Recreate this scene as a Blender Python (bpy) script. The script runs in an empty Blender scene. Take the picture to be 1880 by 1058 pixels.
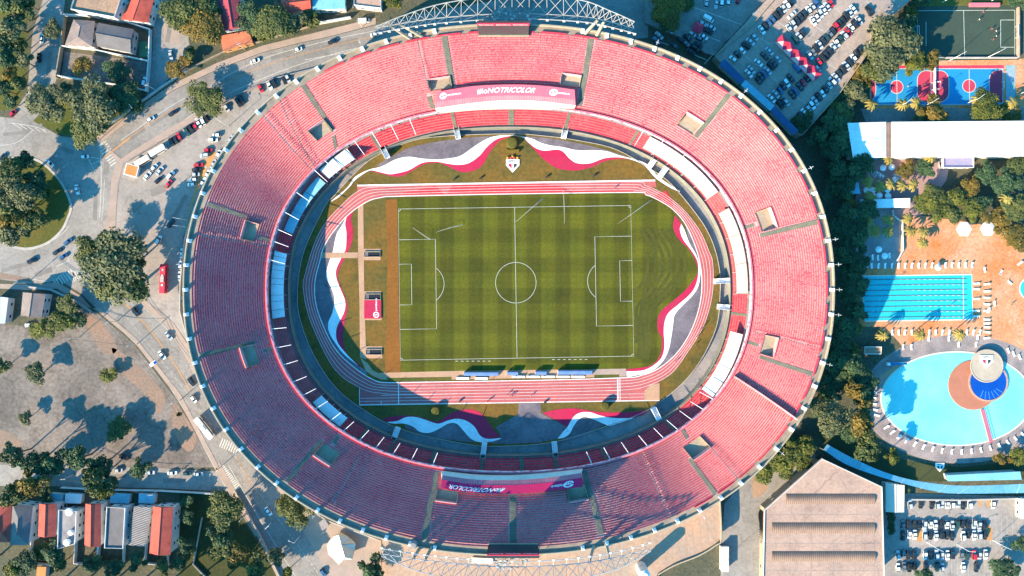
import bpy, math, random
import numpy as np
from mathutils import Vector, Matrix
rnd = random.Random(7)
R = math.radians
D, S = 340.0, 4.07            # camera height over the pitch, photo pixels per metre at ground level
SC = bpy.context.scene
COL = SC.collection
PI = math.pi

def W(px, py, z=0.0):         # a point of the ground plan (photo grid) at height z, in metres
    s = (D - z) / (D * S)
    return ((px - 940) * s, (529 - py) * s, z)

# ---------------------------------------------------------------- materials
MATS = {}
def mat(name, c, c2=None, scale=.15, rough=.85, fine=.12, spec=.3, metal=0., bump=0., alpha=1., attr=None):
    if name in MATS: return MATS[name]
    m = bpy.data.materials.new(name); m.use_nodes = True
    nt = m.node_tree; N = nt.nodes; L = nt.links
    b = N['Principled BSDF']
    b.inputs['Roughness'].default_value = rough
    b.inputs['Specular IOR Level'].default_value = spec
    b.inputs['Metallic'].default_value = metal
    if alpha < 1: b.inputs['Alpha'].default_value = alpha
    if c2 is None: c2 = tuple(x * .78 for x in c)
    mix = N.new('ShaderNodeMix'); mix.data_type = 'RGBA'
    mix.inputs[6].default_value = (*c, 1); mix.inputs[7].default_value = (*c2, 1)
    if attr:
        a = N.new('ShaderNodeAttribute'); a.attribute_name = attr
        L.new(a.outputs['Fac'], mix.inputs[0])
        L.new(mix.outputs[2], b.inputs['Base Color'])
    else:
        g = N.new('ShaderNodeNewGeometry')
        n1 = N.new('ShaderNodeTexNoise'); n1.inputs['Scale'].default_value = scale; n1.inputs['Detail'].default_value = 6
        n1.inputs['Roughness'].default_value = .62
        L.new(g.outputs['Position'], n1.inputs['Vector'])
        mr = N.new('ShaderNodeMapRange'); mr.inputs[1].default_value = .36; mr.inputs[2].default_value = .64
        L.new(n1.outputs['Fac'], mr.inputs[0]); L.new(mr.outputs[0], mix.inputs[0])
        n2 = N.new('ShaderNodeTexNoise'); n2.inputs['Scale'].default_value = scale * 14; n2.inputs['Detail'].default_value = 3
        L.new(g.outputs['Position'], n2.inputs['Vector'])
        mr2 = N.new('ShaderNodeMapRange'); mr2.inputs[1].default_value = .3; mr2.inputs[2].default_value = .7
        mr2.inputs[3].default_value = 1 - fine; mr2.inputs[4].default_value = 1 + fine
        L.new(n2.outputs['Fac'], mr2.inputs[0])
        mul = N.new('ShaderNodeMix'); mul.data_type = 'RGBA'; mul.blend_type = 'MULTIPLY'; mul.inputs[0].default_value = 1
        L.new(mix.outputs[2], mul.inputs[6]); L.new(mr2.outputs[0], mul.inputs[7])
        L.new(mul.outputs[2], b.inputs['Base Color'])
        if bump:
            bp = N.new('ShaderNodeBump'); bp.inputs['Strength'].default_value = bump; bp.inputs['Distance'].default_value = .3
            L.new(n2.outputs['Fac'], bp.inputs['Height']); L.new(bp.outputs[0], b.inputs['Normal'])
    MATS[name] = m
    return m

def stripes(name, c, c2, period, direction, rough=.85, duty=.5):   # ribs, tiles, mowing bands, corrugated sheet
    m = mat(name, c, None, .25, rough)
    nt = m.node_tree; N = nt.nodes; L = nt.links
    b = N['Principled BSDF']; src = b.inputs['Base Color'].links[0].from_socket
    g = N.new('ShaderNodeNewGeometry'); d = N.new('ShaderNodeVectorMath'); d.operation = 'DOT_PRODUCT'
    d.inputs[1].default_value = direction
    L.new(g.outputs['Position'], d.inputs[0])
    q = N.new('ShaderNodeMath'); q.operation = 'DIVIDE'; q.inputs[1].default_value = period; L.new(d.outputs['Value'], q.inputs[0])
    fr = N.new('ShaderNodeMath'); fr.operation = 'FRACT'; L.new(q.outputs[0], fr.inputs[0])
    gt = N.new('ShaderNodeMath'); gt.operation = 'GREATER_THAN'; gt.inputs[1].default_value = duty; L.new(fr.outputs[0], gt.inputs[0])
    mx = N.new('ShaderNodeMix'); mx.data_type = 'RGBA'; mx.blend_type = 'MULTIPLY'
    mx.inputs[7].default_value = (*[b_ / max(a_, 1e-4) for a_, b_ in zip(c, c2)], 1)
    L.new(gt.outputs[0], mx.inputs[0]); L.new(src, mx.inputs[6]); L.new(mx.outputs[2], b.inputs['Base Color'])
    return m

M = dict(
    asphalt=mat('asphalt', (.26,.225,.20), (.185,.165,.15), .06, .9),
    asphalt_old=mat('asphalt_old', (.29,.25,.22), (.21,.185,.165), .05, .9),
    lot=mat('lot_asphalt', (.31,.26,.23), (.24,.205,.18), .05, .9, .1),
    deck=mat('deck_concrete', (.34,.25,.20), (.26,.21,.18), .07, .9),
    moat=mat('moat_concrete', (.28,.24,.23), (.19,.175,.18), .12, .9),
    dirt=mat('dry_dirt', (.215,.175,.15), (.13,.105,.09), .05, .95, .22),
    soil=mat('red_soil', (.25,.155,.11), (.20,.14,.105), .08, .95, .2),
    pave=mat('pavement', (.36,.25,.20), (.28,.215,.175), .2, .9),
    curb=mat('kerb_stone', (.42,.38,.34), None, .3, .9),
    plaza=mat('ochre_paving', (.36,.21,.13), (.28,.185,.125), .08, .9, .15),
    pooldeck=mat('terracotta_paving', (.50,.155,.045), (.50,.27,.16), .06, .9, .22),
    stone=mat('stone_paving', (.30,.235,.215), (.18,.15,.145), .15, .9, .25),
    earth=mat('earth', (.10,.085,.055), (.06,.065,.04), .06, .95, .3),
    grass=mat('rough_grass', (.10,.085,.016), (.06,.07,.012), .06, .95, .2),
    grass_dry=mat('dry_grass', (.16,.082,.014), (.075,.07,.016), .045, .95, .2),
    clay=mat('clay_strip', (.21,.078,.012), (.165,.066,.012), .06, .95, .15),
    sandpath=mat('sand_path', (.42,.25,.155), (.34,.20,.125), .1, .9),
    concrete=mat('stand_concrete', (.66,.34,.33), (.54,.27,.265), .12, .88, .15),
    cream=mat('rim_concrete', (.36,.285,.20), (.29,.23,.165), .06, .85),
    walk=mat('walkway_concrete', (.27,.215,.165), (.19,.155,.125), .3, .9),
    white=mat('white_paint', (.78,.76,.73), (.70,.68,.66), .2, .6),
    line=mat('line_paint', (.52,.53,.46), None, .4, .7),
    roadline=mat('road_paint', (.52,.48,.42), (.38,.35,.31), .9, .7),
    yellow=mat('yellow_paint', (.50,.22,.06), (.40,.20,.09), .3, .8),
    redpaint=mat('red_paint', (.62,.035,.075), (.55,.03,.06), .1, .7),
    pink=mat('faded_pink', (.56,.15,.19), (.50,.13,.16), .2, .7),
    track=mat('track_rubber', (.42,.105,.10), (.36,.085,.085), .08, .85, .08),
    trackred=mat('track_patch', (.50,.035,.045), (.42,.03,.04), .2, .85),
    dark=mat('dark_steel', (.035,.035,.04), None, .5, .6),
    stair=mat('stair_concrete', (.20,.19,.135), (.14,.14,.11), .3, .9),
    steel=mat('galvanised_steel', (.42,.41,.40), (.33,.32,.31), .5, .5, .1, .5),
    greywave=mat('grey_path', (.17,.14,.155), (.10,.085,.10), .1, .85, .15),
    screen=mat('screen_glass', (.025,.05,.055), (.02,.035,.04), .1, .35),
    glass=mat('window_glass', (.02,.03,.04), None, .5, .12, .05, .6),
    tile_w=mat('roof_white', (.80,.78,.75), (.68,.66,.63), .05, .75, .06),
    membrane=mat('white_membrane', (.64,.54,.43), (.56,.47,.37), .2, .7),
    beigeroof=mat('beige_roof', (.42,.27,.20), (.33,.215,.165), .07, .85),
    timber=mat('bark', (.09,.065,.045), None, .8, .95),
    plaster=mat('plaster', (.42,.38,.34), (.34,.31,.28), .2, .9),
    whitewall=mat('white_wall', (.66,.62,.58), None, .2, .85),
    blueroof=mat('translucent_roof', (.20,.44,.52), (.15,.37,.45), .08, .5),
    green=mat('green_paint', (.04,.16,.09), None, .3, .8),
    black=mat('black_rubber', (.02,.02,.02), None, .5, .8),
    orange=mat('orange_sheet', (.55,.20,.05), None, .3, .7),
)
M['pool'] = mat('pool_water', (.03,.46,.47), (.02,.38,.42), .9, .12, .10, .5)
M['bluetub'] = mat('blue_pool_water', (.006,.07,.36), (.004,.055,.30), .1, .2, .05, .5)
M['roof_red'] = stripes('clay_tiles', (.56,.095,.06), (.40,.07,.05), .5, (.9, .43, 0))
M['roof_brown'] = stripes('old_tiles', (.30,.22,.19), (.19,.14,.125), .6, (.3, .95, 0))
M['roof_grey'] = stripes('fibre_cement', (.17,.15,.15), (.12,.11,.11), .5, (1, 0, 0))
M['corr'] = stripes('corrugated_rust', (.30,.185,.13), (.19,.12,.09), .9, (1, 0, 0))
M['pergola'] = stripes('slatted_roof', (.36,.31,.28), (.05,.05,.06), .8, (.3, 1, 0))

def wear(m, cell=9., dark=.78, width=.018, stain=.05, sdark=.72):      # cracks along irregular cells, blotchy oil stains
    nt = m.node_tree; N = nt.nodes; L = nt.links; b = N['Principled BSDF']; src = b.inputs['Base Color'].links[0].from_socket
    g = N.new('ShaderNodeNewGeometry')
    nz = N.new('ShaderNodeTexNoise'); nz.inputs['Scale'].default_value = .35; nz.inputs['Detail'].default_value = 4; L.new(g.outputs['Position'], nz.inputs['Vector'])
    ad = N.new('ShaderNodeVectorMath'); ad.operation = 'MULTIPLY_ADD'; ad.inputs[1].default_value = (4, 4, 0); L.new(nz.outputs['Color'], ad.inputs[0]); L.new(g.outputs['Position'], ad.inputs[2])
    v = N.new('ShaderNodeTexVoronoi'); v.feature = 'DISTANCE_TO_EDGE'; v.inputs['Scale'].default_value = 1 / cell; L.new(ad.outputs[0], v.inputs['Vector'])
    r = N.new('ShaderNodeMapRange'); r.inputs[1].default_value = 0; r.inputs[2].default_value = width; r.inputs[3].default_value = dark; r.inputs[4].default_value = 1; L.new(v.outputs['Distance'], r.inputs[0])
    n2 = N.new('ShaderNodeTexNoise'); n2.inputs['Scale'].default_value = stain * 3; n2.inputs['Detail'].default_value = 8; n2.inputs['Roughness'].default_value = .72; L.new(g.outputs['Position'], n2.inputs['Vector'])
    r2 = N.new('ShaderNodeMapRange'); r2.inputs[1].default_value = .52; r2.inputs[2].default_value = .68; r2.inputs[3].default_value = 1; r2.inputs[4].default_value = sdark; L.new(n2.outputs['Fac'], r2.inputs[0])
    mu = N.new('ShaderNodeMath'); mu.operation = 'MULTIPLY'; L.new(r.outputs[0], mu.inputs[0]); L.new(r2.outputs[0], mu.inputs[1])
    mx = N.new('ShaderNodeMix'); mx.data_type = 'RGBA'; mx.blend_type = 'MULTIPLY'; mx.inputs[0].default_value = 1
    L.new(src, mx.inputs[6]); L.new(mu.outputs[0], mx.inputs[7]); L.new(mx.outputs[2], b.inputs['Base Color'])
for k in ('asphalt', 'asphalt_old', 'lot', 'deck'): wear(M[k])
wear(M['beigeroof'], 14, .7, .012, .04, .78); wear(M['dirt'], 16, .8, .03, .05, .62); wear(M['plaza'], 8, .7, .02, .06, .75); wear(M['pooldeck'], 7, .82, .02, .05, 1.18); wear(M['moat'], 9, .7, .02, .06, .75); wear(M['tile_w'], 11, .85, .008, .05, .84); wear(M['track'], 22, .88, .01, .05, .86); wear(M['roof_red'], 50, 1, .01, .12, .68); wear(M['grass_dry'], 40, 1, .01, .03, .70)

# ---------------------------------------------------------------- mesh builder
class MB:
    def __init__(s): s.v = []; s.f = []; s.m = []
    def add(s, vs, fs, mi=0):
        o = len(s.v); s.v += [tuple(v) for v in vs]
        s.f += [tuple(i + o for i in f) for f in fs]; s.m += [mi] * len(fs); return s
    def poly(s, pts, mi=0):
        a = sum(p[0] * q[1] - q[0] * p[1] for p, q in zip(pts, list(pts[1:]) + [pts[0]]))
        if a < 0: pts = list(pts)[::-1]
        return s.add(pts, [tuple(range(len(pts)))], mi)
    def prism(s, pts, z0, z1, mi=0, mt=None):
        pts = [(p[0], p[1]) for p in pts]
        a = sum(p[0] * q[1] - q[0] * p[1] for p, q in zip(pts, pts[1:] + [pts[0]]))
        if a < 0: pts = pts[::-1]
        n = len(pts); o = [(x, y, z0) for x, y in pts] + [(x, y, z1) for x, y in pts]
        s.add(o, [(i, (i + 1) % n, n + (i + 1) % n, n + i) for i in range(n)], mi)
        return s.add(o[n:], [tuple(range(n))], mi if mt is None else mt)
    def box(s, c, sx, sy, z0, z1, ang=0., mi=0, mt=None):
        ca, sa = math.cos(ang), math.sin(ang)
        return s.prism([(c[0] + x * ca - y * sa, c[1] + x * sa + y * ca) for x, y in
                        ((-sx/2, -sy/2), (sx/2, -sy/2), (sx/2, sy/2), (-sx/2, sy/2))], z0, z1, mi, mt)
    def tube(s, p, q, r, r2=None, n=6, mi=0, cap=True):
        p, q = Vector(p), Vector(q); d = (q - p)
        if d.length < 1e-6: return s
        d.normalize(); u = d.orthogonal().normalized(); w = d.cross(u); r2 = r if r2 is None else r2
        vs = []
        for c, rr in ((p, r), (q, r2)):
            for i in range(n):
                a = 2 * PI * i / n; vs.append(c + (u * math.cos(a) + w * math.sin(a)) * rr)
        fs = [(i, (i + 1) % n, n + (i + 1) % n, n + i) for i in range(n)]
        if cap: fs += [tuple(range(n))[::-1], tuple(range(n, 2 * n))]
        return s.add(vs, fs, mi)
    def lathe(s, c, prof, n=20, mi=0):       # prof: (radius, z)
        vs = [(c[0] + r * math.cos(2*PI*i/n), c[1] + r * math.sin(2*PI*i/n), c[2] + z) for r, z in prof for i in range(n)]
        fs = [(k*n + i, k*n + (i+1) % n, (k+1)*n + (i+1) % n, (k+1)*n + i) for k in range(len(prof)-1) for i in range(n)]
        return s.add(vs, fs, mi)
    def strip(s, A, B, mi=0, closed=False):  # quads between two polylines
        n = len(A); vs = list(A) + list(B); k = n if closed else n - 1
        fs = []
        for i in range(k):
            j = (i + 1) % n; fs.append((i, j, n + j, n + i))
        return s.add(vs, fs, mi)
    def band(s, line, w, z, mi=0, closed=False):     # flat painted line along a world polyline
        A, B = [], []; n = len(line)
        for i in range(n):
            p = line[i]
            a = line[(i - 1) % n] if (closed or i > 0) else p
            b = line[(i + 1) % n] if (closed or i < n - 1) else p
            dx, dy = b[0] - a[0], b[1] - a[1]; l = math.hypot(dx, dy) or 1
            nx, ny = -dy / l * w / 2, dx / l * w / 2
            A.append((p[0] - nx, p[1] - ny, z)); B.append((p[0] + nx, p[1] + ny, z))
        return s.strip(A, B, mi, closed)
    def wall(s, line, w, z0, z1, mi=0, closed=False, mt=None):
        t = MB().band(line, w, z1, 0, closed); n = len(line)
        A, B = t.v[:n], t.v[n:]
        lo = lambda P: [(p[0], p[1], z0) for p in P]
        s.strip(A, B, mi if mt is None else mt, closed)
        s.strip(lo(A), A, mi, closed); s.strip(B, lo(B), mi, closed)
        if not closed:
            for i, fl in ((0, 1), (-1, 0)):
                q = [(A[i][0], A[i][1], z0), A[i], B[i], (B[i][0], B[i][1], z0)]
                s.add(q if fl else q[::-1], [(0, 1, 2, 3)], mi)
        return s
    def build(s, name, mats, parent=None, smooth=False, loc=None):
        if not isinstance(mats, (list, tuple)): mats = [mats]
        me = bpy.data.meshes.new(name)
        off = Vector((0, 0, 0))
        if loc is not None: off = Vector(loc)
        elif parent is not None:
            p = parent
            while p is not None: off = off + p.location; p = p.parent
        me.from_pydata([(v[0] - off.x, v[1] - off.y, v[2] - off.z) for v in s.v], [], s.f)
        for mm in mats: me.materials.append(mm)
        if len(mats) > 1: me.polygons.foreach_set('material_index', s.m)
        if smooth: me.polygons.foreach_set('use_smooth', [True] * len(me.polygons))
        me.update()
        o = bpy.data.objects.new(name, me); COL.objects.link(o)
        if parent is not None: o.parent = parent
        elif loc is not None: o.location = loc
        return o

LABELS = {}
def tag(o, label=None, cat=None, group=None, kind=None):
    if label: o['label'] = label; LABELS.setdefault(label, []).append(o.name)
    if cat: o['category'] = cat
    if group: o['group'] = group
    if kind: o['kind'] = kind
    return o
def thing(name, label, cat, loc=(0, 0, 0), rot=0., group=None):
    o = bpy.data.objects.new(name, None); COL.objects.link(o)
    o.location = loc; o.rotation_euler = (0, 0, rot); o.empty_display_size = .5
    return tag(o, label, cat, group)
def solo(mb, name, mats, label, cat, group=None, loc=None, smooth=False):
    if loc is None:
        xs = np.array(mb.v); loc = (float(xs[:, 0].mean()), float(xs[:, 1].mean()), float(xs[:, 2].min()))
    return tag(mb.build(name, mats, None, smooth, loc), label, cat, group)
def setting(mb, name, mats, kind='structure'):
    return tag(mb.build(name, mats), None, None, None, kind)
def copy_tree(src, parent=None):
    c = src.copy(); COL.objects.link(c); c.parent = parent
    for ch in KIDS.get(src.name, ()): copy_tree(ch, c)
    return c
KIDS = {}
def register(src):                           # remember a prototype's parts once, so that copying needs no scene walk
    for o in COL.objects:
        if o.parent is not None: KIDS.setdefault(o.parent.name, [])
    def walk(p):
        KIDS[p.name] = [o for o in COL.objects if o.parent == p]
        for c in KIDS[p.name]: walk(c)
    walk(src)
USED = set()
def place(proto, label, cat, loc, rot=0., group=None, scale=None):   # the first placing moves the prototype itself
    if proto.name in USED: o = copy_tree(proto)
    else: USED.add(proto.name); o = proto
    o.location = loc; o.rotation_euler = (0, 0, rot)
    if scale is not None: o.scale = scale
    for k in ('label', 'category', 'group'):
        if k in o: del o[k]
    return tag(o, label, cat, group)

def smooth(pts, closed=False, k=6):
    n = len(pts); out = []
    P = lambda i: pts[i % n] if closed else pts[max(0, min(n - 1, i))]
    for i in range(n if closed else n - 1):
        p0, p1, p2, p3 = P(i-1), P(i), P(i+1), P(i+2)
        for j in range(k):
            t = j / k
            out.append(tuple(.5 * (2*p1[d] + (p2[d]-p0[d])*t + (2*p0[d]-5*p1[d]+4*p2[d]-p3[d])*t*t + (3*p1[d]-p0[d]-3*p2[d]+p3[d])*t**3) for d in (0, 1)))
    if not closed: out.append(tuple(pts[-1][:2]))
    return out
def px(pts, z=0.): return [W(p[0], p[1], z) for p in pts]
def sheet(name, pts, z, m, sm=False, kind='structure'):
    if sm: pts = smooth(pts, True)
    return setting(MB().poly(px(pts, 0) if z < 3 else px(pts, z)), name, m, kind) if False else setting(MB().poly([(p[0], p[1], z) for p in (px(pts, z if z > 3 else 0))]), name, m, kind)

def text_geo(body, size=1.):
    cu = bpy.data.curves.new('t', 'FONT'); cu.body = body; cu.size = size; cu.align_x = 'CENTER'; cu.align_y = 'CENTER'
    cu.resolution_u = 3; cu.offset = .012 * size
    o = bpy.data.objects.new('t', cu); COL.objects.link(o)
    bpy.context.view_layer.update()
    me = o.evaluated_get(bpy.context.evaluated_depsgraph_get()).to_mesh()
    v = [(p.co.x, p.co.y) for p in me.vertices]; f = [tuple(p.vertices) for p in me.polygons]
    o.evaluated_get(bpy.context.evaluated_depsgraph_get()).to_mesh_clear()
    bpy.data.objects.remove(o); bpy.data.curves.remove(cu)
    return v, f

# ---------------------------------------------------------------- camera, light, sky
cd = bpy.data.cameras.new('camera'); cam = bpy.data.objects.new('camera', cd); COL.objects.link(cam)
cam.location = (0, 0, D); cam.rotation_euler = (0, 0, 0)
cd.sensor_fit = 'HORIZONTAL'; cd.sensor_width = 36; cd.lens = 36 * (D * S) / 1880
cd.clip_end = 5000; cd.clip_start = 1
SC.camera = cam
EL, AZ = R(24.5), R(41)
to_sun = Vector((-math.cos(AZ) * math.cos(EL), -math.sin(AZ) * math.cos(EL), math.sin(EL)))
ld = bpy.data.lights.new('sun', 'SUN'); ld.energy = 5.; ld.angle = R(.5); ld.color = (1., .79, .52)
sun = bpy.data.objects.new('sun', ld); COL.objects.link(sun); sun.rotation_euler = to_sun.to_track_quat('Z', 'Y').to_euler()
wd = bpy.data.worlds.new('World'); SC.world = wd; wd.use_nodes = True
N = wd.node_tree.nodes; L = wd.node_tree.links; bg = N['Background']
sky = N.new('ShaderNodeTexSky'); sky.sky_type = 'NISHITA'; sky.sun_disc = False
sky.sun_elevation = EL; sky.sun_rotation = math.atan2(to_sun.x, to_sun.y)
mx = N.new('ShaderNodeMix'); mx.data_type = 'RGBA'; mx.blend_type = 'MULTIPLY'; mx.inputs[0].default_value = 1
mx.inputs[7].default_value = (.16, .86, 1.22, 1)
L.new(sky.outputs[0], mx.inputs[6]); L.new(mx.outputs[2], bg.inputs['Color'])
bg.inputs['Strength'].default_value = .14
SC.view_settings.view_transform = 'Standard'; SC.view_settings.look = 'None'; SC.view_settings.gamma = 1
SC.view_settings.exposure = 1.66
SC.render.engine = 'CYCLES'; SC.cycles.max_bounces = 5; SC.cycles.diffuse_bounces = 3
# ================================================================ STADIUM
def sheet(name, pts, z, m, sm=False, kind='structure'):       # flat ground covering traced on the ground plan
    if sm: pts = smooth(pts, True)
    return setting(MB().poly([(*W(p[0], p[1])[:2], z) for p in pts]), name, m, kind)
def ring(cx, cy, a, b, n, z):                                 # superellipse of the plan, in metres at height z
    k = (D - z) / (D * S)
    return np.array([(cx - 940) * k, (529 - cy) * k, a * k, b * k, n, z])
def rpt(r, t):
    c, s = np.cos(t), np.sin(t)
    return (r[0] + r[2] * np.sign(c) * np.abs(c) ** (2 / r[4]), r[1] + r[3] * np.sign(s) * np.abs(s) ** (2 / r[4]))
def rline(r, t, z=None, da=0.):
    r = np.array(r); r[2] += da; r[3] += da
    x, y = rpt(r, np.asarray(t)); zz = r[5] if z is None else z
    return [(float(a), float(b), float(zz)) for a, b in zip(x, y)]
TAU = 2 * PI
TH = np.linspace(0, TAU, 721)[:-1]
NR = 31
rim = ring(934, 532, 599, 489, 2.17, 25.)
tin = ring(935, 531.5, 447, 337, 2.25, 12.5)
tout = rim.copy(); tout[2] -= 3.4; tout[3] -= 3.4; tout[5] = 23.8
lin, lout = ring(935, 535, 409, 305, 2.25, 2.6), ring(935, 535, 437, 334, 2.25, 7.0)
def tier(t, f, A=None, B=None):
    A = tin if A is None else A; B = tout if B is None else B
    r = A + (B - A) * f
    x, y = rpt(r, t); return x, y, r[5]
def inv(p, A=None, B=None):                                   # plan pixel -> (angle, radial share) on the tier
    A = tin if A is None else A; B = tout if B is None else B
    best = None
    for f in np.linspace(-.05, 1.08, 340):
        r = A + (B - A) * f
        w = W(p[0], p[1], r[5]); dx, dy = (w[0] - r[0]) / r[2], (w[1] - r[1]) / r[3]
        g = abs(abs(dx) ** r[4] + abs(dy) ** r[4] - 1)
        if best is None or g < best[0]:
            h = r[4] / 2
            best = (g, math.atan2(math.copysign(abs(dy) ** h, dy), math.copysign(abs(dx) ** h, dx)) % TAU, f)
    return best[1], best[2]
stad = thing('stadium', 'huge oval football stadium with red and pink seats around a running track', 'stadium', (0, 0, 0))

# ---- outer shell, rim walkway, parapet
mb = MB()
A = rline(rim, TH); base = rline(rim, TH, 0, -9); mid = rline(rim, TH, 19, -3)
mb.strip(base, mid, 0, True).strip(mid, A, 0, True)
mb.build('outer_wall', M['cream'], stad)
mb = MB(); B = rline(rim, TH, 25., -.55)
mb.strip(A, B, 0, True).strip(B, rline(rim, TH, 23.82, -.6), 0, True)
mb.build('rim_parapet', M['cream'], stad)
MB().strip(rline(rim, TH, 23.82, -.6), rline(tout, TH, 23.82), 0, True).build('rim_walkway', M['walk'], stad)
# red back wall behind the last row on the sunny side
t = np.linspace(-.98, 2.2, 300); g = MB()
for i in range(0, 295, 9): g.wall(rline(tout, t[i:i + 8], 0, .35), .25, 23.8, 24.7, 0)
g.build('back_row_wall', M['redpaint'], stad)

# ---- stairs, gangways, rails on the upper tier
STAIRS = [((815, 64), (831, 157), 9), ((1086, 66), (1064, 194), 9), ((1349, 162), (1276, 253), 10), ((1503, 407), (1396, 433), 9), ((1385, 413), (1367, 418), 8),
          ((1496, 689), (1394, 655), 8), ((1393, 634), (1370, 627), 8), ((1315, 909), (1267, 844), 8), ((1262, 805), (1253, 790), 8), ((1104, 982), (1073, 864), 9), ((942, 1000), (942, 908), 8),
          ((777, 999), (802, 867), 9), ((523, 889), (590, 809), 8), ((612, 815), (622, 800), 8), ((362, 654), (467, 629), 8), ((484, 645), (500, 640), 8), ((379, 374), (452, 399), 8),
          ((474, 436), (497, 442), 8), ((557, 157), (612, 240), 9), ((612, 250), (617, 272), 8), ((787, 176), (795, 200), 8)]
MAIN = [0, 1, 2, 3, 5, 7, 9, 10, 11, 12, 14, 16, 18]
VOMS = [[(787, 145), (825, 139), (830, 160), (791, 171)], [(1030, 135), (1066, 140), (1063, 162), (1029, 157)], [(566, 240), (595, 221), (611, 240), (583, 260)],
        [(1260, 205), (1292, 226), (1272, 249), (1244, 228)], [(1385, 391), (1414, 381), (1424, 418), (1396, 427)], [(1401, 614), (1431, 622), (1419, 657), (1394, 649)],
        [(1284, 799), (1302, 821), (1272, 845), (1257, 825)], [(1042, 895), (1073, 886), (1079, 914), (1043, 924)], [(801, 898), (840, 903), (839, 927), (801, 920)],
        [(596, 812), (623, 833), (607, 856), (577, 835)], [(441, 639), (467, 631), (479, 666), (454, 676)], [(450, 405), (476, 411), (471, 444), (441, 439)]]
RAILS = [((764, 62), (788, 165)), ((505, 175), (578, 305)), ((480, 208), (573, 312)), ((345, 427), (495, 452)), ((601, 943), (663, 829)), ((1234, 960), (1177, 830)),
         ((1363, 887), (1302, 818)), ((1518, 641), (1385, 609)), ((1508, 402), (1400, 426)), ((352, 660), (498, 622))]
EX = []
HOLES = []
for q in VOMS:
    a = [inv(p) for p in q]; th = sorted(x[0] for x in a); f = sorted(x[1] for x in a)
    t0, t1, f0, f1 = (th[0] + th[1]) / 2, (th[2] + th[3]) / 2, (f[0] + f[1]) / 2, (f[2] + f[3]) / 2
    r0, r1 = max(0, round(f0 * NR)), min(NR, round(f1 * NR))
    HOLES.append((t0, t1, r0, r1)); EX.append((t0, t1, r0 / NR, r1 / NR))
stm = []
for p, q, w in STAIRS:
    a, b = inv(p), inv(q)
    half = w / 4.3 / 2 / 117
    stm.append((a[0], b[0], max(0, b[1]), min(1, a[1]), half))
cuts = sorted((stm[i][0] + stm[i][1]) / 2 % TAU for i in MAIN)
rails = []
for p, q in RAILS:
    a, b = inv(p), inv(q); rails.append((a[0], b[0], max(0, b[1]), min(1, a[1])))
def row_mask(t, fm):                                          # True where a seat may stand
    ok = np.ones_like(t, bool)
    for t0, t1, f0, f1 in EX:
        if f0 <= fm <= f1: ok &= ~((t > t0 - .002) & (t < t1 + .002))
    for a, b, f0, f1, h in stm:
        if f0 - .02 <= fm <= f1 + .02:
            c = b + (a - b) * (fm - f0) / max(f1 - f0, 1e-6); ok &= np.abs(t - c) > h * 1.25
    for a, b, f0, f1 in rails:
        if f0 <= fm <= f1:
            c = b + (a - b) * (fm - f0) / max(f1 - f0, 1e-6); ok &= np.abs(t - c) > .0035
    return ok

def stepped(A_, B_, n, t0, t1, holes, floor=None):            # concrete steps of a block between two angles
    mb = MB(); k = max(2, int((t1 - t0) / .0105)); T = np.linspace(t0, t1, k + 1)
    for r in range(n):
        f0, f1 = r / n, (r + 1) / n
        z0 = A_[5] + (B_[5] - A_[5]) * f0; z1 = A_[5] + (B_[5] - A_[5]) * f1
        x0, y0, _ = tier(T, f0, A_, B_); x1, y1, _ = tier(T, f1, A_, B_)
        vs = [(float(a), float(b), z0) for a, b in zip(x0, y0)] + [(float(a), float(b), z0) for a, b in zip(x1, y1)] + [(float(a), float(b), z1) for a, b in zip(x1, y1)]
        fs = []
        for i in range(k):
            tm = (T[i] + T[i + 1]) / 2 % TAU
            if any(h[0] <= tm <= h[1] and h[2] <= r < h[3] for h in holes): continue
            fs += [(i + 1, i, k + 1 + i, k + 2 + i), (k + 2 + i, k + 1 + i, 2 * k + 2 + i, 2 * k + 3 + i)]
        mb.add(vs, fs)
    return mb

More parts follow.
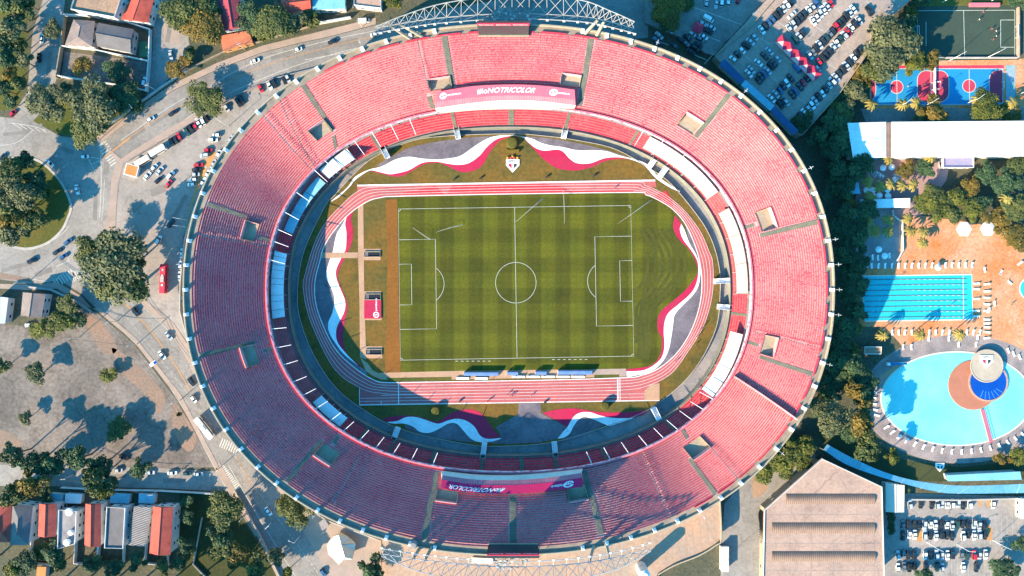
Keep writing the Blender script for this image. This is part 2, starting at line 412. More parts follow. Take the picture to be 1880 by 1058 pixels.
msea = mat('seat_plastic', (.66,.008,.03), (.78,.14,.135), attr='fade', rough=.55)
rs = np.random.default_rng(3)
def seat_mesh(rows, name, parent, fade0):                     # rows: list of (x, y, z, tx, ty) arrays
    X, Y, Z, TX, TY = [np.concatenate([np.asarray(r[i], float) for r in rows]) for i in range(5)]
    n = len(X)
    if n == 0: return None
    NX, NY = TY, -TX                                          # outward is the seat's back
    loc = np.array([(-.21,.20,.42),(.21,.20,.42),(.21,-.16,.40),(-.21,-.16,.40),(-.21,.20,.22),(.21,.20,.22),(-.21,-.20,.70),(.21,-.20,.70),(-.21,-.27,.70),(.21,-.27,.70)])
    fac = np.array([(0,3,2,1),(4,0,1,5),(3,6,7,2),(6,8,9,7)])
    u, v, w = loc[:, 0], loc[:, 1], loc[:, 2]
    P = np.empty((n, 10, 3))
    P[:, :, 0] = X[:, None] + TX[:, None] * u + (-NX)[:, None] * v
    P[:, :, 1] = Y[:, None] + TY[:, None] * u + (-NY)[:, None] * v
    P[:, :, 2] = Z[:, None] + w * rs.uniform(.93, 1.05, (n, 1))
    me = bpy.data.meshes.new(name)
    me.vertices.add(n * 10); me.vertices.foreach_set('co', P.reshape(-1).astype(np.float32))
    F = (fac[None] + (np.arange(n) * 10)[:, None, None]).reshape(-1)
    me.loops.add(len(F)); me.loops.foreach_set('vertex_index', F.astype(np.int32))
    nf = n * 4; me.polygons.add(nf)
    me.polygons.foreach_set('loop_start', np.arange(0, nf * 4, 4, dtype=np.int32))
    patch = np.sin(X * .21 + Y * .13 + fade0 * 9) * np.sin(Y * .31 - X * .09 + 2) * .16
    fd = np.clip(fade0 + patch + rs.normal(0, .17, n), 0, 1)
    fd = np.where(rs.random(n) < .035 + .05 * (patch < -.08), rs.random(n) * .25, fd)
    at = me.attributes.new('fade', 'FLOAT', 'FACE'); at.data.foreach_set('value', np.repeat(fd, 4).astype(np.float32))
    me.materials.append(msea); me.update(calc_edges=True); me.validate()
    o = bpy.data.objects.new(name, me); COL.objects.link(o); o.parent = parent
    return o
def seat_row(A_, B_, n, r, t0, t1, sp=.5):
    fm = (r + .62) / n
    T = np.linspace(t0, t1, 400); x, y, _ = tier(T, fm, A_, B_)
    L_ = np.concatenate([[0], np.cumsum(np.hypot(np.diff(x), np.diff(y)))])
    k = int(L_[-1] / sp)
    if k < 2: return None
    s = (np.arange(k) + .5) * L_[-1] / k
    t = np.interp(s, L_, T); xx, yy, _ = tier(t, fm, A_, B_); x2, y2, _ = tier(t + 1e-4, fm, A_, B_)
    dx, dy = x2 - xx, y2 - yy; l = np.hypot(dx, dy)
    z = A_[5] + (B_[5] - A_[5]) * r / n
    return t, xx, yy, np.full(k, z), dx / l, dy / l

first_seats = []
for i, c in enumerate(cuts):
    d = cuts[(i + 1) % len(cuts)] + (TAU if i == len(cuts) - 1 else 0)
    blk = stepped(tin, tout, NR, c, d, HOLES).build('seating_block', M['concrete'], stad)
    rows = []
    for r in range(NR):
        a = seat_row(tin, tout, NR, r, c, d)
        if a is None: continue
        ok = row_mask(a[0] % TAU, (r + .6) / NR)
        b = [q[ok] for q in a]
        if r == NR - 1 and i in (0, 1, 2) and len(first_seats) < 100:   # the hundred nearest the lens stand as single seats
            for j in range(min(34, len(b[0]))): first_seats.append([q[j] for q in b[1:]])
            b = [q[34:] for q in b]
        rows.append(b[1:])
    tag(seat_mesh(rows, 'seat_rows', blk, .66 + .1 * math.sin(i * 2.3)), kind='stuff')
for q in first_seats: seat_mesh([[np.array([v]) for v in q]], 'seat', stad, .6)

mb_st = []
for a, b, f0, f1, h in stm:
    mb = MB(); n0, n1 = int(round(f0 * NR * 2)), int(round(f1 * NR * 2))
    for k in range(n0, n1):
        fa, fb = k / NR / 2, (k + 1) / NR / 2
        c = b + (a - b) * ((fa + fb) / 2 - f0) / max(f1 - f0, 1e-6)
        z = tin[5] + (tout[5] - tin[5]) * (fa + .5 / NR / 2) + .16
        p = [tier(c - h, fa), tier(c + h, fa), tier(c + h, fb - .004), tier(c - h, fb - .004)]
        mb.prism([(float(x), float(y)) for x, y, _ in p], z - .8, z)
    if mb.v: mb.build('staircase', M['stair'], stad)
for a, b, f0, f1 in rails:
    mb = MB()
    pts = []
    for f in np.linspace(f0, f1, 24):
        c = b + (a - b) * (f - f0) / (f1 - f0); x, y, z = tier(c, f); pts.append((float(x), float(y), float(z) + 1.35))
    for p, q in zip(pts, pts[1:]): mb.tube(p, q, .09, n=4, cap=False)
    for p in pts: mb.tube((p[0], p[1], p[2] - 1.5), p, .07, n=4)
    mb.build('aisle_rail', M['dark'], stad)
# dividing wall with a raised pale top between the away blocks
a, b = inv((1462, 770)), inv((1347, 691)); pts = []
for f in np.linspace(b[1], a[1], 30):
    x, y, z = tier(b[0] + (a[0] - b[0]) * (f - b[1]) / (a[1] - b[1]), f); pts.append((float(x), float(y), float(z)))
mb = MB()
for p, q in zip(pts, pts[1:]):
    mb.wall([p, q], .5, min(p[2], q[2]) - .5, max(p[2], q[2]) + 1.9)
mb.build('dividing_wall', M['concrete'], stad)
# gangway openings
for k, (t0, t1, r0, r1) in enumerate(HOLES):
    f0, f1 = r0 / NR, r1 / NR; zf = tin[5] + (tout[5] - tin[5]) * f0 - .15
    C = [tier(t0, f0), tier(t1, f0), tier(t1, f1), tier(t0, f1)]; C = [(float(x), float(y)) for x, y, _ in C]
    v = MB().poly([(x, y, zf) for x, y in C]).build('gangway', M['cream'], stad)
    for s in (0, 1):
        mb = MB(); t = (t0, t1)[s]; e = .0012 * (1 if s else -1)
        P = [tier(t, f) for f in np.linspace(f0, f1, 8)]; Q = [tier(t + e, f) for f in np.linspace(f0, f1, 8)]
        for (x, y, z), (x2, y2, z2), (x3, y3, z3), (x4, y4, z4) in zip(P, P[1:], Q, Q[1:]):
            lo = zf - .1; hi, hi2 = z + 1.0, z2 + 1.0
            mb.add([(x, y, lo), (x2, y2, lo), (x2, y2, hi2), (x, y, hi), (x3, y3, lo), (x4, y4, lo), (x4, y4, hi2), (x3, y3, hi)],
                   [(0, 1, 2, 3), (5, 4, 7, 6), (3, 2, 6, 7)])
        mb.build('side_wall', M['cream'], v)
    T = np.linspace(t0, t1, 8); x, y, z = tier(T, f1)
    MB().wall([(float(a), float(b)) for a, b in zip(x, y)], .3, zf - .1, z + .9).build('back_wall', M['concrete'], v)

# ---- front edge of the upper tier, dark middle level, lower tier
mban = mat('edge_banner', (.74, .72, .70), (.52, .03, .09), .55, .7, .1)
g = MB(); g.wall(rline(tin, TH, 0, -.25), .55, 10.7, 13.5, 0, True); g.build('front_parapet', M['pink'], stad)
g = MB(); g.wall(rline(tin, TH, 0, -.62), .12, 11.4, 13.45, 0, True); g.build('edge_banner', mban, stad)
g = MB(); g.strip(rline(tin, TH, 10.8, 6), rline(tin, TH, 10.7), 0, True); g.strip(rline(tin, TH, 0, 6), rline(tin, TH, 10.8, 6), 0, True)
g.strip(rline(lout, TH, 7.05), rline(tin, TH, 7.05, 6), 0, True)
g.build('middle_level', M['moat'], stad)
g = MB(); g.wall(rline(lout, TH, 0, 1.1), .2, 7.0, 8.1, 0, True); g.build('gallery_rail', mban, stad)
LST = [(708, 285), (838, 240), (939, 233), (1038, 238), (1155, 268), (1240, 330), (1341, 575), (1215, 765), (1100, 815), (1018, 835), (957, 840), (887, 840), (800, 825), (727, 806), (680, 782)]
la = sorted(inv(p, lin, lout)[0] for p in LST)
RF = [((593, 318), (650, 288)), ((545, 432), (590, 325)), ((505, 585), (512, 462)), ((577, 737), (633, 775)), ((1190, 255), (1311, 357)), ((1312, 395), (1366, 540)), ((1354, 612), (1300, 725))]
def lth(p, q): return inv(p, lin, lout)[0], inv(q, lin, lout)[0]
covered = []
for p, q in RF:
    a, b = sorted(lth(p, q)); covered.append((b, a + TAU) if b - a > PI else (a, b))
covered.append(tuple(sorted((lth((520, 575), (575, 737))))))  # dark unused terrace on the shaded side
def in_cov(t):
    ok = np.ones_like(t, bool)
    for a, b in covered:
        ok &= ~((((t - a) % TAU) < (b - a) % TAU))
    return ok
for i, c in enumerate(la):
    d = la[(i + 1) % len(la)] + (TAU if i == len(la) - 1 else 0)
    blk = stepped(lin, lout, 6, c, d, []).build('lower_block', mat('red_concrete', (.46,.13,.13), (.36,.09,.095), .3, .85), stad)
    rows = []
    for r in range(6):
        a = seat_row(lin, lout, 6, r, c + .008, d - .008, .48)
        if a is None: continue
        ok = in_cov(a[0] % TAU); b = [q[ok] for q in a]
        if len(b[0]): rows.append(b[1:])
    if rows: tag(seat_mesh(rows, 'seat_rows', blk, .06), kind='stuff')
    mb = MB()
    for k in range(12):
        fa, fb = k / 12, (k + .8) / 12; z = 2.6 + 4.4 * (k + .5) / 12 + .2
        mb.prism([tuple(map(float, tier(c + e, f, lin, lout)[:2])) for e, f in ((-.007, fa), (.007, fa), (.007, fb), (-.007, fb))], z - .8, z)
    mb.build('staircase', M['stair'], stad)
g = MB(); g.strip(rline(lin, TH, 2.6, -1.0), rline(lin, TH, 2.6), 0, True); g.strip(rline(lin, TH, -1.2, -1.1), rline(lin, TH, 2.6, -1.0), 0, True)
g.build('front_ledge', M['stair'], stad)
g = MB(); g.wall(rline(lin, TH, 0, -.9), .10, 2.6, 3.3, 0, True); g.build('front_rail', M['moat'], stad)

# ---- roofs over the boxes
def ring_roof(t0, t1, fa, fb, z, m, name, ribs=0, over=-1.5, label=None):
    t = np.linspace(t0, t1, 24); r = lin + (lout - lin) * fa; s = lin + (lout - lin) * fb
    P = [tuple(map(float, q)) for q in zip(*rpt(r, t))]; Q = [tuple(map(float, q)) for q in zip(*rpt(s, t))]
    g = MB()
    for i in range(23):
        g.prism([P[i], P[i + 1], Q[i + 1], Q[i]], z - .3, z)
    o = g.build(name, m, stad)
    g = MB(); n = ribs or 4
    for i in range(n + 1):
        j = int(i * 23 / n); g.wall([P[j], Q[j]], .12, z, z + .13)
    g.build('roof_seam', M['stair'], o)
    g = MB()
    for i in range(0, 24, 5):
        for c in (P[i], Q[i]): g.tube((c[0], c[1], 0), (c[0], c[1], z - .3), .12)
    g.build('roof_post', M['steel'], o)
    return o
mwhite_r = M['tile_w']
def rr(k): return covered[k]
ring_roof(*rr(0), .0, .95, 8.2, mwhite_r, 'box_roof', 2)
ring_roof(rr(1)[0] + .01, rr(1)[1], .0, .75, 6.8, M['blueroof'], 'box_roof', 3)
ring_roof(*rr(2), -.08, .92, 8.6, mwhite_r, 'box_roof', 9)
ring_roof(*rr(3), -.05, .8, 8.2, mwhite_r, 'box_roof', 1)
ring_roof(*rr(4), .0, .95, 8.2, mwhite_r, 'box_roof', 11)
ring_roof(*rr(5), .1, .98, 8.2, M['membrane'], 'box_roof', 3)
ring_roof(*rr(6), -.1, .9, 8.4, mwhite_r, 'box_roof', 2)
# bridges over the moat
for p, q in [((702, 270), (713, 291)), ((837, 233), (842, 256)), ((1039, 233), (1034, 255)), ((1203, 291), (1191, 307)), ((1225, 306), (1207, 329)), ((1340, 515), (1310, 517)), ((1342, 565), (1316, 563)),
             ((723, 806), (732, 784)), ((886, 841), (890, 812)), ((1020, 838), (1017, 810)), ((1211, 772), (1198, 748))]:
    a, b = W(*p, 2.4), W(*q, 0); g = MB()
    dx, dy = b[0] - a[0], b[1] - a[1]; l = math.hypot(dx, dy); nx, ny = -dy / l * 1.1, dx / l * 1.1
    for s in range(6):
        u, v = s / 6, (s + 1) / 6; z = 2.6 - 2.3 * u
        g.prism([(a[0] + dx * u + nx, a[1] + dy * u + ny), (a[0] + dx * v + nx, a[1] + dy * v + ny), (a[0] + dx * v - nx, a[1] + dy * v - ny), (a[0] + dx * u - nx, a[1] + dy * u - ny)], z - .4, z)
    for e in (1, -1):
        g.wall([(a[0] + nx * e, a[1] + ny * e), (b[0] + nx * e, b[1] + ny * e)], .12, -.5, 3.2)
    g.build('moat_bridge', M['white'], stad)
# slim white cantilever beams reaching out over the lower tier
BEAM = [(502, 418), (516, 386), (538, 349), (566, 303), (586, 285), (492, 440), (492, 476), (497, 604), (508, 638), (519, 670), (536, 702), (555, 726), (577, 752), (600, 778), (627, 795), (655, 815), (685, 830), (717, 842),
        (752, 852), (793, 858), (1088, 855), (1122, 846), (1156, 834), (1190, 820), (1218, 803), (1246, 790), (1270, 770), (1292, 752), (1310, 733), (648, 255), (680, 238), (715, 224), (750, 214), (1180, 243), (1215, 262), (1250, 290)]
for p in BEAM:
    t, f = inv(p); x, y, _ = tier(t, .0); r = lin + (lout - lin) * -.3; x2, y2 = rpt(r, t)
    MB().tube((float(x), float(y), 12.5), (float(x2), float(y2), 12.7), .16, .12, 6).build('cantilever_beam', M['white'], stad)
# buttress caps and small lamp masts along the rim
ts = np.linspace(0, TAU, 4000); x, y = rpt(rim, ts); Lr = np.concatenate([[0], np.cumsum(np.hypot(np.diff(x), np.diff(y)))])
tb = np.interp(np.arange(76) * Lr[-1] / 76, Lr, ts)
for k, t in enumerate(tb):
    (x, y), (x2, y2) = rpt(rim, t), rpt(rim, t + 1e-3); ang = math.atan2(y2 - y, x2 - x)
    if (abs(x) < 24): continue
    nx, ny = math.sin(ang), -math.cos(ang)
    g = MB(); c = (x - nx * 1.1, y - ny * 1.1)
    ca, sa = math.cos(ang), math.sin(ang)
    lo = [(c[0] + u * ca + v * nx, c[1] + u * sa + v * ny, 23.6) for u, v in ((-.8, -.9), (.8, -.9), (.8, .7), (-.8, .7))]
    hi = [(c[0] + u * ca + v * nx, c[1] + u * sa + v * ny, 25.8) for u, v in ((-.5, -.1), (.5, -.1), (.65, .7), (-.65, .7))]
    g.add(lo + hi, [(0, 1, 5, 4), (1, 2, 6, 5), (2, 3, 7, 6), (3, 0, 4, 7), (4, 5, 6, 7)])
    g.build('rim_buttress', M['white'], stad)
    if k % 4 == 1 or k in (0, 2, 75):
        g = MB(); p = Vector((x + nx * .4, y + ny * .4, 23.6)); q = p + Vector((nx * .5, ny * .5, 3.6))
        g.tube(p, q, .10, .07); g.tube(q + Vector((-ca, -sa, 0)) * .7, q + Vector((ca, sa, 0)) * .7, .11)
        g.tube(q, q + Vector((nx, ny, .2)) * 1.1, .14)
        g.build('lamp_mast', M['steel'], stad)

# ---- banners over the two press cabins
def banner(E1, E2, E3, E4, zs, label, texts, flip):
    k = 25
    def line(E, z):
        E = smooth(E, False, 8); u = np.linspace(0, 1, len(E)); U = np.linspace(0, 1, k)
        return [W(float(np.interp(q, u, [e[0] for e in E])), float(np.interp(q, u, [e[1] for e in E])), z) for q in U]
    L1, L2, L3, L4 = (line(E, z) for E, z in zip((E1, E2, E3, E4), zs))
    root = MB().strip(L4, [(p[0], p[1], 10.3) for p in L4]).strip([(p[0], p[1], 10.5) for p in L1], L1).add(
        [L1[0], L2[0], L3[0], L4[0], (*L4[0][:2], 10.3), (*L1[0][:2], 11.5)], [(0, 1, 2, 3, 4, 5)]).add(
        [L1[-1], L2[-1], L3[-1], L4[-1], (*L4[-1][:2], 10.3), (*L1[-1][:2], 11.5)], [(5, 4, 3, 2, 1, 0)]).build('press_cabin', M['membrane'], stad)
    MB().strip(L3, L4).build('cabin_roof', M['membrane'], root)
    MB().strip(L2, L3).build('ribbed_awning', stripes('pink_awning', (.56,.20,.23), (.45,.15,.18), .7, (1, 0, 0)), root)
    b = thing('banner', label, 'banner', (float(L1[12][0]), float(L1[12][1]), zs[1]))
    up = lambda P, e: [(p[0], p[1], p[2] + e) for p in P]
    MB().strip(up(L1, .06), up(L2, .06)).strip([(p[0], p[1], p[2] - 1.) for p in L1], up(L1, .06)).build('cloth', mat('banner_cloth' + str(flip), (.50, .10, .145) if not flip else (.50, .012, .085), (.46, .085, .13) if not flip else (.44, .012, .075), .3, .7), b)
    def m(u, v):
        x = u * (k - 1); i = min(k - 2, max(0, int(x))); w = x - i
        a = Vector(L1[i]).lerp(Vector(L1[i + 1]), w); c = Vector(L2[i]).lerp(Vector(L2[i + 1]), w)
        return a.lerp(c, v) + Vector((0, 0, .16))
    for body, u0, u1, v0, v1 in texts:
        if body == 'O':                                         # ring of the sponsor's round mark
            g = MB(); um, vm = (u0 + u1) / 2, (v0 + v1) / 2; ru, rv = (u1 - u0) / 2, (v1 - v0) / 2
            P = [(um + ru * math.cos(a), vm + rv * math.sin(a)) for a in np.linspace(.3, TAU - .2, 24)]
            g.strip([m(*p) for p in P], [m(um + (p[0] - um) * .72, vm + (p[1] - vm) * .72) for p in P])
        else:
            v, f = text_geo(body); xs = [p[0] for p in v]; ys = [p[1] for p in v]
            w, h = max(xs) - min(xs), max(ys) - min(ys)
            if flip: P = [m(u1 - (p[0] - min(xs)) / w * (u1 - u0), v1 - (p[1] - min(ys)) / h * (v1 - v0)) for p in v]
            else: P = [m(u0 + (p[0] - min(xs)) / w * (u1 - u0), v1 - (p[1] - min(ys)) / h * (v1 - v0)) for p in v]
            g = MB().add(P, f)
        g.build('lettering', M['white'], b)
banner([(802, 169), (868, 158.5), (940, 155.5), (1000, 158), (1055, 165)], [(801, 187), (870, 179), (930, 175.5), (990, 177), (1056, 183)], [(799, 199), (870, 189), (930, 184.5), (990, 186), (1057, 194)],
       [(801, 204), (870, 198), (930, 196), (990, 196.5), (1055, 198)], (18.4, 17.3, 16.3, 15.), 'faded pink banner with three white inscriptions, in full sun across from the teal screen',
       [('#ioNOTRICOLOR', .275, .70, .25, .78), ('S', .045, .075, .32, .72), ('O', .033, .087, .2, .84), ('portsbet.io', .08, .175, .38, .66), ('S', .815, .845, .32, .72), ('O', .803, .857, .2, .84), ('portsbet.io', .85, .945, .38, .66)], 0)
banner([(811, 896.6), (856, 903.7), (918, 906.5), (985, 904), (1069, 894)], [(810.7, 881), (872.7, 889.6), (934.6, 890.5), (999, 886.8), (1068.5, 877)], [(812, 872.7), (872.7, 880.6), (934.6, 881.7), (999, 878), (1067, 868.5)],
       [(810, 866), (872.7, 872.7), (934.6, 874), (999, 870), (1070, 862)], (18.4, 17.3, 16.3, 15.), 'crimson banner with white lettering read from the pitch, half covered by shadow',
       [('#ioNOTRICOLOR', .085, .50, .14, .68), ('Sp', .885, .925, .3, .75), ('O', .875, .935, .15, .85), ('ortsbet.io', .81, .885, .3, .62)], 1)
register(stad)

# ---- scoreboards
def board(p0, p1, ylo, yhi, label, s):
    a, b = W(p0, ylo, 24.2), W(p1, ylo, 24.2); y = a[1]; r = thing('scoreboard', label, 'scoreboard', ((a[0] + b[0]) / 2, y, 23.8))
    z1 = D - abs(y) * D * S / abs(529 - yhi); cx, w = (a[0] + b[0]) / 2, b[0] - a[0]
    g = MB().box((cx, y + s * .6), w, 1.0, 23.9, z1); g.build('casing', M['dark'], r)
    q = z1 - 2.2
    MB().box((cx, y - s * 0), w - .3, .18, 24.8, q).build('screen', M['screen'], r)
    MB().box((cx, y - s * .06), w, .3, q + .06, z1 + .06).build('red_fascia', M['redpaint'], r)
    MB().box((cx, y - s * .15), w, .6, 23.85, 24.7).build('sill', M['cream'], r)
    for e in (-.33, 0, .33):
        v, f = text_geo('Sportsbet.io', 1.2)
        MB().add([(cx + e * w + p[0] * s, y - s * .26, (q + z1) / 2 + p[1]) for p in v], f).build('lettering', M['white'], r)
    g = MB()
    for k in range(7):
        x = cx - w / 2 + w * k / 6; g.tube((x, y + s * 1, z1 - .5), (x + .8, y + s * 5, 23), .12); g.tube((x, y + s * 1, 24.5), (x, y + s * 5, 23), .12)
    g.build('support_frame', M['steel'], r)
board(878.5, 970.6, 65, 43, 'teal fronted scoreboard screen with red top fascia in the sun', 1)
board(896, 988, 1000, 1020, 'shaded scoreboard with black screen beside the bottom plaza', -1)

# ---- lighting trusses
def truss(lo, hi, zl, zh, legs, label, s, mt):
    lo, hi = smooth(lo, False, 8), smooth(hi, False, 8); n = 25
    lo = [lo[int(i * (len(lo) - 1) / (n - 1))] for i in range(n)]; hi = [hi[int(i * (len(hi) - 1) / (n - 1))] for i in range(n)]
    A = [Vector(W(*p, zl)) for p in lo]; B = [Vector(W(*p, zh)) for p in hi]
    C_ = [a + Vector((0, -s * 2.6, 1.4)) for a in A]
    r = thing('lighting_truss', label, 'lighting truss', tuple(A[n // 2]))
    g = MB()
    for P in (A, B, C_):
        for p, q in zip(P, P[1:]): g.tube(p, q, .2, n=5, cap=False)
    g.build('chord', mt, r)
    g = MB()
    for i in range(n - 1):
        g.tube(A[i], B[i], .12, n=4, cap=False)
        g.tube(A[i], B[i + 1], .12, n=4, cap=False); g.tube(A[i + 1], B[i], .12, n=4, cap=False)
        g.tube(C_[i], A[i + 1], .12, n=4, cap=False); g.tube(C_[i], A[i], .12, n=4, cap=False)
    g.build('lattice', mt, r)
    for i in range(n):
        c = C_[i]; MB().box((c.x, c.y - s * .3), 1.1, .6, c.z - .3, c.z + .3).build('floodlight', M['membrane'], r)
    for (x, y, i) in legs:
        p = Vector(W(x, y, 23.5)); q = A[int(i * (n - 1))]
        MB().tube(p, q, .75, .55, 8).build('strut', M['cream'], r)
    c = A[n // 2]
    for k in range(46):
        g = MB(); p = c + Vector((rnd.uniform(-7, 7), -s * rnd.uniform(-1, 4.5), rnd.uniform(-5, 1.5)))
        g.box((p.x, p.y), rnd.uniform(.5, 1.2), rnd.uniform(.5, 1), p.z - .4, p.z + .4, rnd.uniform(0, 3))
        g.tube(p, p + Vector((rnd.uniform(-2.5, 2.5), s * 2, rnd.uniform(-1, 2))), .08, n=4)
        g.build('cluster_lamp', M['steel'], r)
    return r
truss([(690, 52), (750, 41), (820, 32), (940, 25), (1060, 30), (1110, 38), (1164, 52)], [(690, 49), (745, 27), (820, 5), (940, -9), (1060, -1), (1120, 20), (1165, 40)], 32, 36,
      [(755, 73, .10), (777, 69, .15), (1073, 63, .80), (1095, 66, .86)], 'white arched lattice truss standing above the teal screen', 1, mat('truss_paint', (.36,.33,.30), (.28,.26,.24), .3, .6))
truss([(702, 1017), (780, 1029), (860, 1037), (940, 1041), (1040, 1037), (1120, 1026), (1192, 1008)], [(700, 1021), (770, 1050), (850, 1066), (940, 1074), (1040, 1066), (1130, 1046), (1195, 1012)], 32, 36,
      [(771, 1006, .13), (793, 1004, .18), (1090, 1003, .78), (1112, 997, .84)], 'grey lattice truss over the ochre forecourt roof, crossing the frame edge', -1, M['steel'])
# ================================================================ INFIELD
INF = [(940,246),(1000,250),(1060,258),(1129,274),(1190,308),(1232,338),(1281,397),(1306,440),(1320,489),(1322,538),(1313,607),(1269,686),(1193.6,750),(1110,783.5),(1017,811.6),(929,819),(860,816),(736,788),(661,748),(613,708),(575,650),(552,590),(546,546),(551,490),(566,441),(598,377),(613,360),(676.6,296),(750,261),(820,250)]
inf = smooth(INF, True, 8); infw = [W(*p) for p in inf]
MB_ = MB().strip([(p[0], p[1], -1.25) for p in infw], [(p[0], p[1], 0) for p in infw], 0, True)
setting(MB_, 'moat_wall', M['moat'])
setting(MB().poly(infw), 'infield_grass', M['grass_dry'])
setting(MB().wall(infw, .2, -.1, .18, 0, True), 'moat_kerb', M['curb'])
setting(MB().strip([(p[0] * .55, p[1] * .55, -1.2) for p in rline(lin, TH)], rline(lin, TH, -1.2, 3), 0, True), 'moat_floor', M['moat'])

TLw_up = [(608,369.5),(637,345),(652,325),(676.6,312),(701,305.7),(726,293),(750,288),(775,291.4),(799.5,293),(824,291),(846,286),(873,267.5),(893,255.5),(912.6,249.6),(939,248)]
TLr_up = [(677,314),(694,315.5),(713,320),(726,319),(750,313),(775,299.5),(799.5,297),(820,300.5),(840,303),(860,300),(879.5,287),(894,270),(912.6,255.5),(936,250)]
TLr_lo = [(936,251.6),(919,258),(906,271),(895,287),(886,303),(873,312.4),(853,316.7),(836,312.5),(820,304.5),(807,299.5),(787,300),(770,305.7),(745,320.4),(726,324.6),(694,317.5)]
def curve(*segs):
    out = []
    for s in segs: out += smooth(s, False, 5)
    return out
def zone(name, m, z, *segs):
    return setting(MB().poly([(*W(*p)[:2], z) for p in curve(*segs)]), name, m)
WHITE, RED = mat('wave_white', (.74,.72,.70), (.64,.62,.61), .15, .75, .06), mat('wave_red', (.42,.008,.055), (.35,.02,.055), .08, .75, .06)
zone('white_wave_paving', WHITE, .05, TLw_up, [(936,250.5)] + TLr_up[::-1][1:] + [(652,331),(642,343),(622,362),(608,370.5)])
zone('red_wave_paving', RED, .06, TLr_up, TLr_lo)
zone('grey_wave_paving', M['greywave'], .04, [(690,305),(720,287),(760,269),(820,257.5),(870,252),(905,250)], TLw_up[4:13][::-1])
TRw_up = [(939,248),(959,251),(978.7,255.6),(992,262),(1012,267.5),(1031.6,270),(1060,276),(1090,276),(1114,278),(1139,286),(1166,293),(1188,302),(1207,323),(1232,341),(1248,351)]
TRr_up = [(959,252),(972,263.5),(985,273),(1001,277),(1022,275),(1034,279),(1045,291),(1060,300),(1084,300),(1109,291),(1134,289),(1153,291.5)]
zone('white_wave_paving', WHITE, .05, TRw_up, [(1248,352.5),(1227,343),(1202,325.5),(1183,304),(1158,293)] + TRr_up[::-1][1:] + [(939,249)])
zone('red_wave_paving', RED, .06, TRr_up, [(1153,292.5),(1134,292),(1109,297),(1084,308),(1060,313),(1045,313),(1025,310),(1012,303),(998,292.6),(985,279),(972,265)])
zone('grey_wave_paving', M['greywave'], .04, [(962,250.5),(1000,253),(1050,261),(1100,272),(1150,287)], [(1139,286),(1114,278),(1090,276),(1060,276),(1031,270),(1012,267.5),(992,262),(978,255.6)])
Lw_l = [(637,396.6),(627.5,414),(617.6,431),(611.5,460),(609,467),(600.4,494),(599.7,511),(608,528.5),(614,550.6),(610,575),(603,592),(604,609.6),(615,629),(632,651),(658,672)]
Lw_r = [(637,396.6),(633.6,411),(636,428.6),(635,455),(630,467),(617.6,494),(617.6,511),(625,531),(633.6,553),(632,572.7),(621,595),(617,609.6),(620,629),(637,651),(658,671.5)]
Lr_r = [(649.5,388),(644.6,401.5),(648,421),(647,441),(637,467),(625,489),(619.6,509),(627.4,531),(636,553),(637,568),(632,597),(630,627),(640,654),(659,668.5),(667,676)]
zone('white_wave_paving', WHITE, .05, Lw_l, Lw_r[::-1][1:-1])
zone('red_wave_paving', RED, .06, Lr_r, Lw_r[::-1])
zone('grey_wave_paving', M['greywave'], .04, [(655,381),(640,394),(608,431),(592,460),(588,477),(578,521),(583,570),(613,637),(652,676),(673,692)], [(673,681),(658,672)], Lw_l[::-1])
Rr_l = [(1239,396.6),(1235.7,414),(1239,428.5),(1250,444),(1264,457),(1276,477),(1281,496.5),(1276,511),(1256.6,534.6),(1232,555.5),(1215,570),(1207.5,585),(1208,607),(1215,622),(1213.6,646.4),(1205,663.6),(1188,673.5),(1150,678)]
Rr_r = [(1240,396.6),(1250,411),(1248,421),(1254,440),(1269,459.7),(1280,479),(1282,496.5),(1279,518.6),(1269,538),(1247,558),(1227,575),(1220,592),(1218.5,612),(1220,631.6),(1217,651),(1207.5,665),(1183,679.6),(1150,682)]
Rw_r = [(1250.4,411),(1257,423),(1266,447),(1277.5,467),(1285,489),(1285.6,506),(1281,528.5),(1269,545.7),(1254,560.4),(1239,577.6),(1235.7,597),(1232,622),(1227,644),(1215,666),(1193,683),(1151,693)]
zone('red_wave_paving', RED, .06, Rr_l, Rr_r[::-1])
zone('white_wave_paving', WHITE, .05, Rr_r[1:], Rw_r[::-1])
zone('grey_wave_paving', M['greywave'], .04, [(1258,412),(1274,446),(1283.6,477),(1288.5,514),(1285,558),(1269,607),(1242,649),(1207,678),(1165,692)], [(1193,683),(1215,666),(1227,644),(1232,622),(1235.7,597),(1239,577.6),(1254,560.4),(1269,545.7),(1281,528.5),(1285.6,506),(1285,489),(1277.5,467),(1266,447)])
BLw_u = [(712,775),(729.5,773),(746,766),(765,766),(781.5,771),(804,778),(823,772),(840,769),(856.6,773),(871,783.5),(881.6,800),(896,806),(921,804)]
zone('white_wave_paving', WHITE, .05, BLw_u, [(919,806),(902,811),(881.6,812),(865,806),(850,790),(838,778),(823,778),(806,787.6),(788,795),(771,793),(758,783.5),(742,778),(725,778),(712,776)])
zone('red_wave_paving', RED, .06, [(702,769),(715,766),(738,763),(759,764),(775,767),(790,772),(804,774),(812.6,769),(829,758.5),(852.5,752),(871,753),(886,761.7),(898,778),(908.6,792),(920,804)], BLw_u[::-1])
zone('grey_wave_paving', M['greywave'], .04, [(742,779),(758,784),(771,793.5),(788,796),(806,788),(823,779),(838,779),(850,791),(865,807),(878,812)], [(860,812),(815,806),(770,796),(744,786)])
setting(MB().poly([(*W(*p)[:2], .035) for p in [(952,741),(993,740),(993,758.5),(1040,784),(1034,797),(1020,807),(985,813),(930,815),(885,813),(921,806),(911,784),(951,760.6)]]), 'grey_forecourt', M['greywave'])
BRr_l = [(1181,762),(1162,767),(1141.5,768),(1121,767),(1100,762.6),(1085,757.5),(1069,757),(1056,762.6),(1048,773),(1042,783.5)]
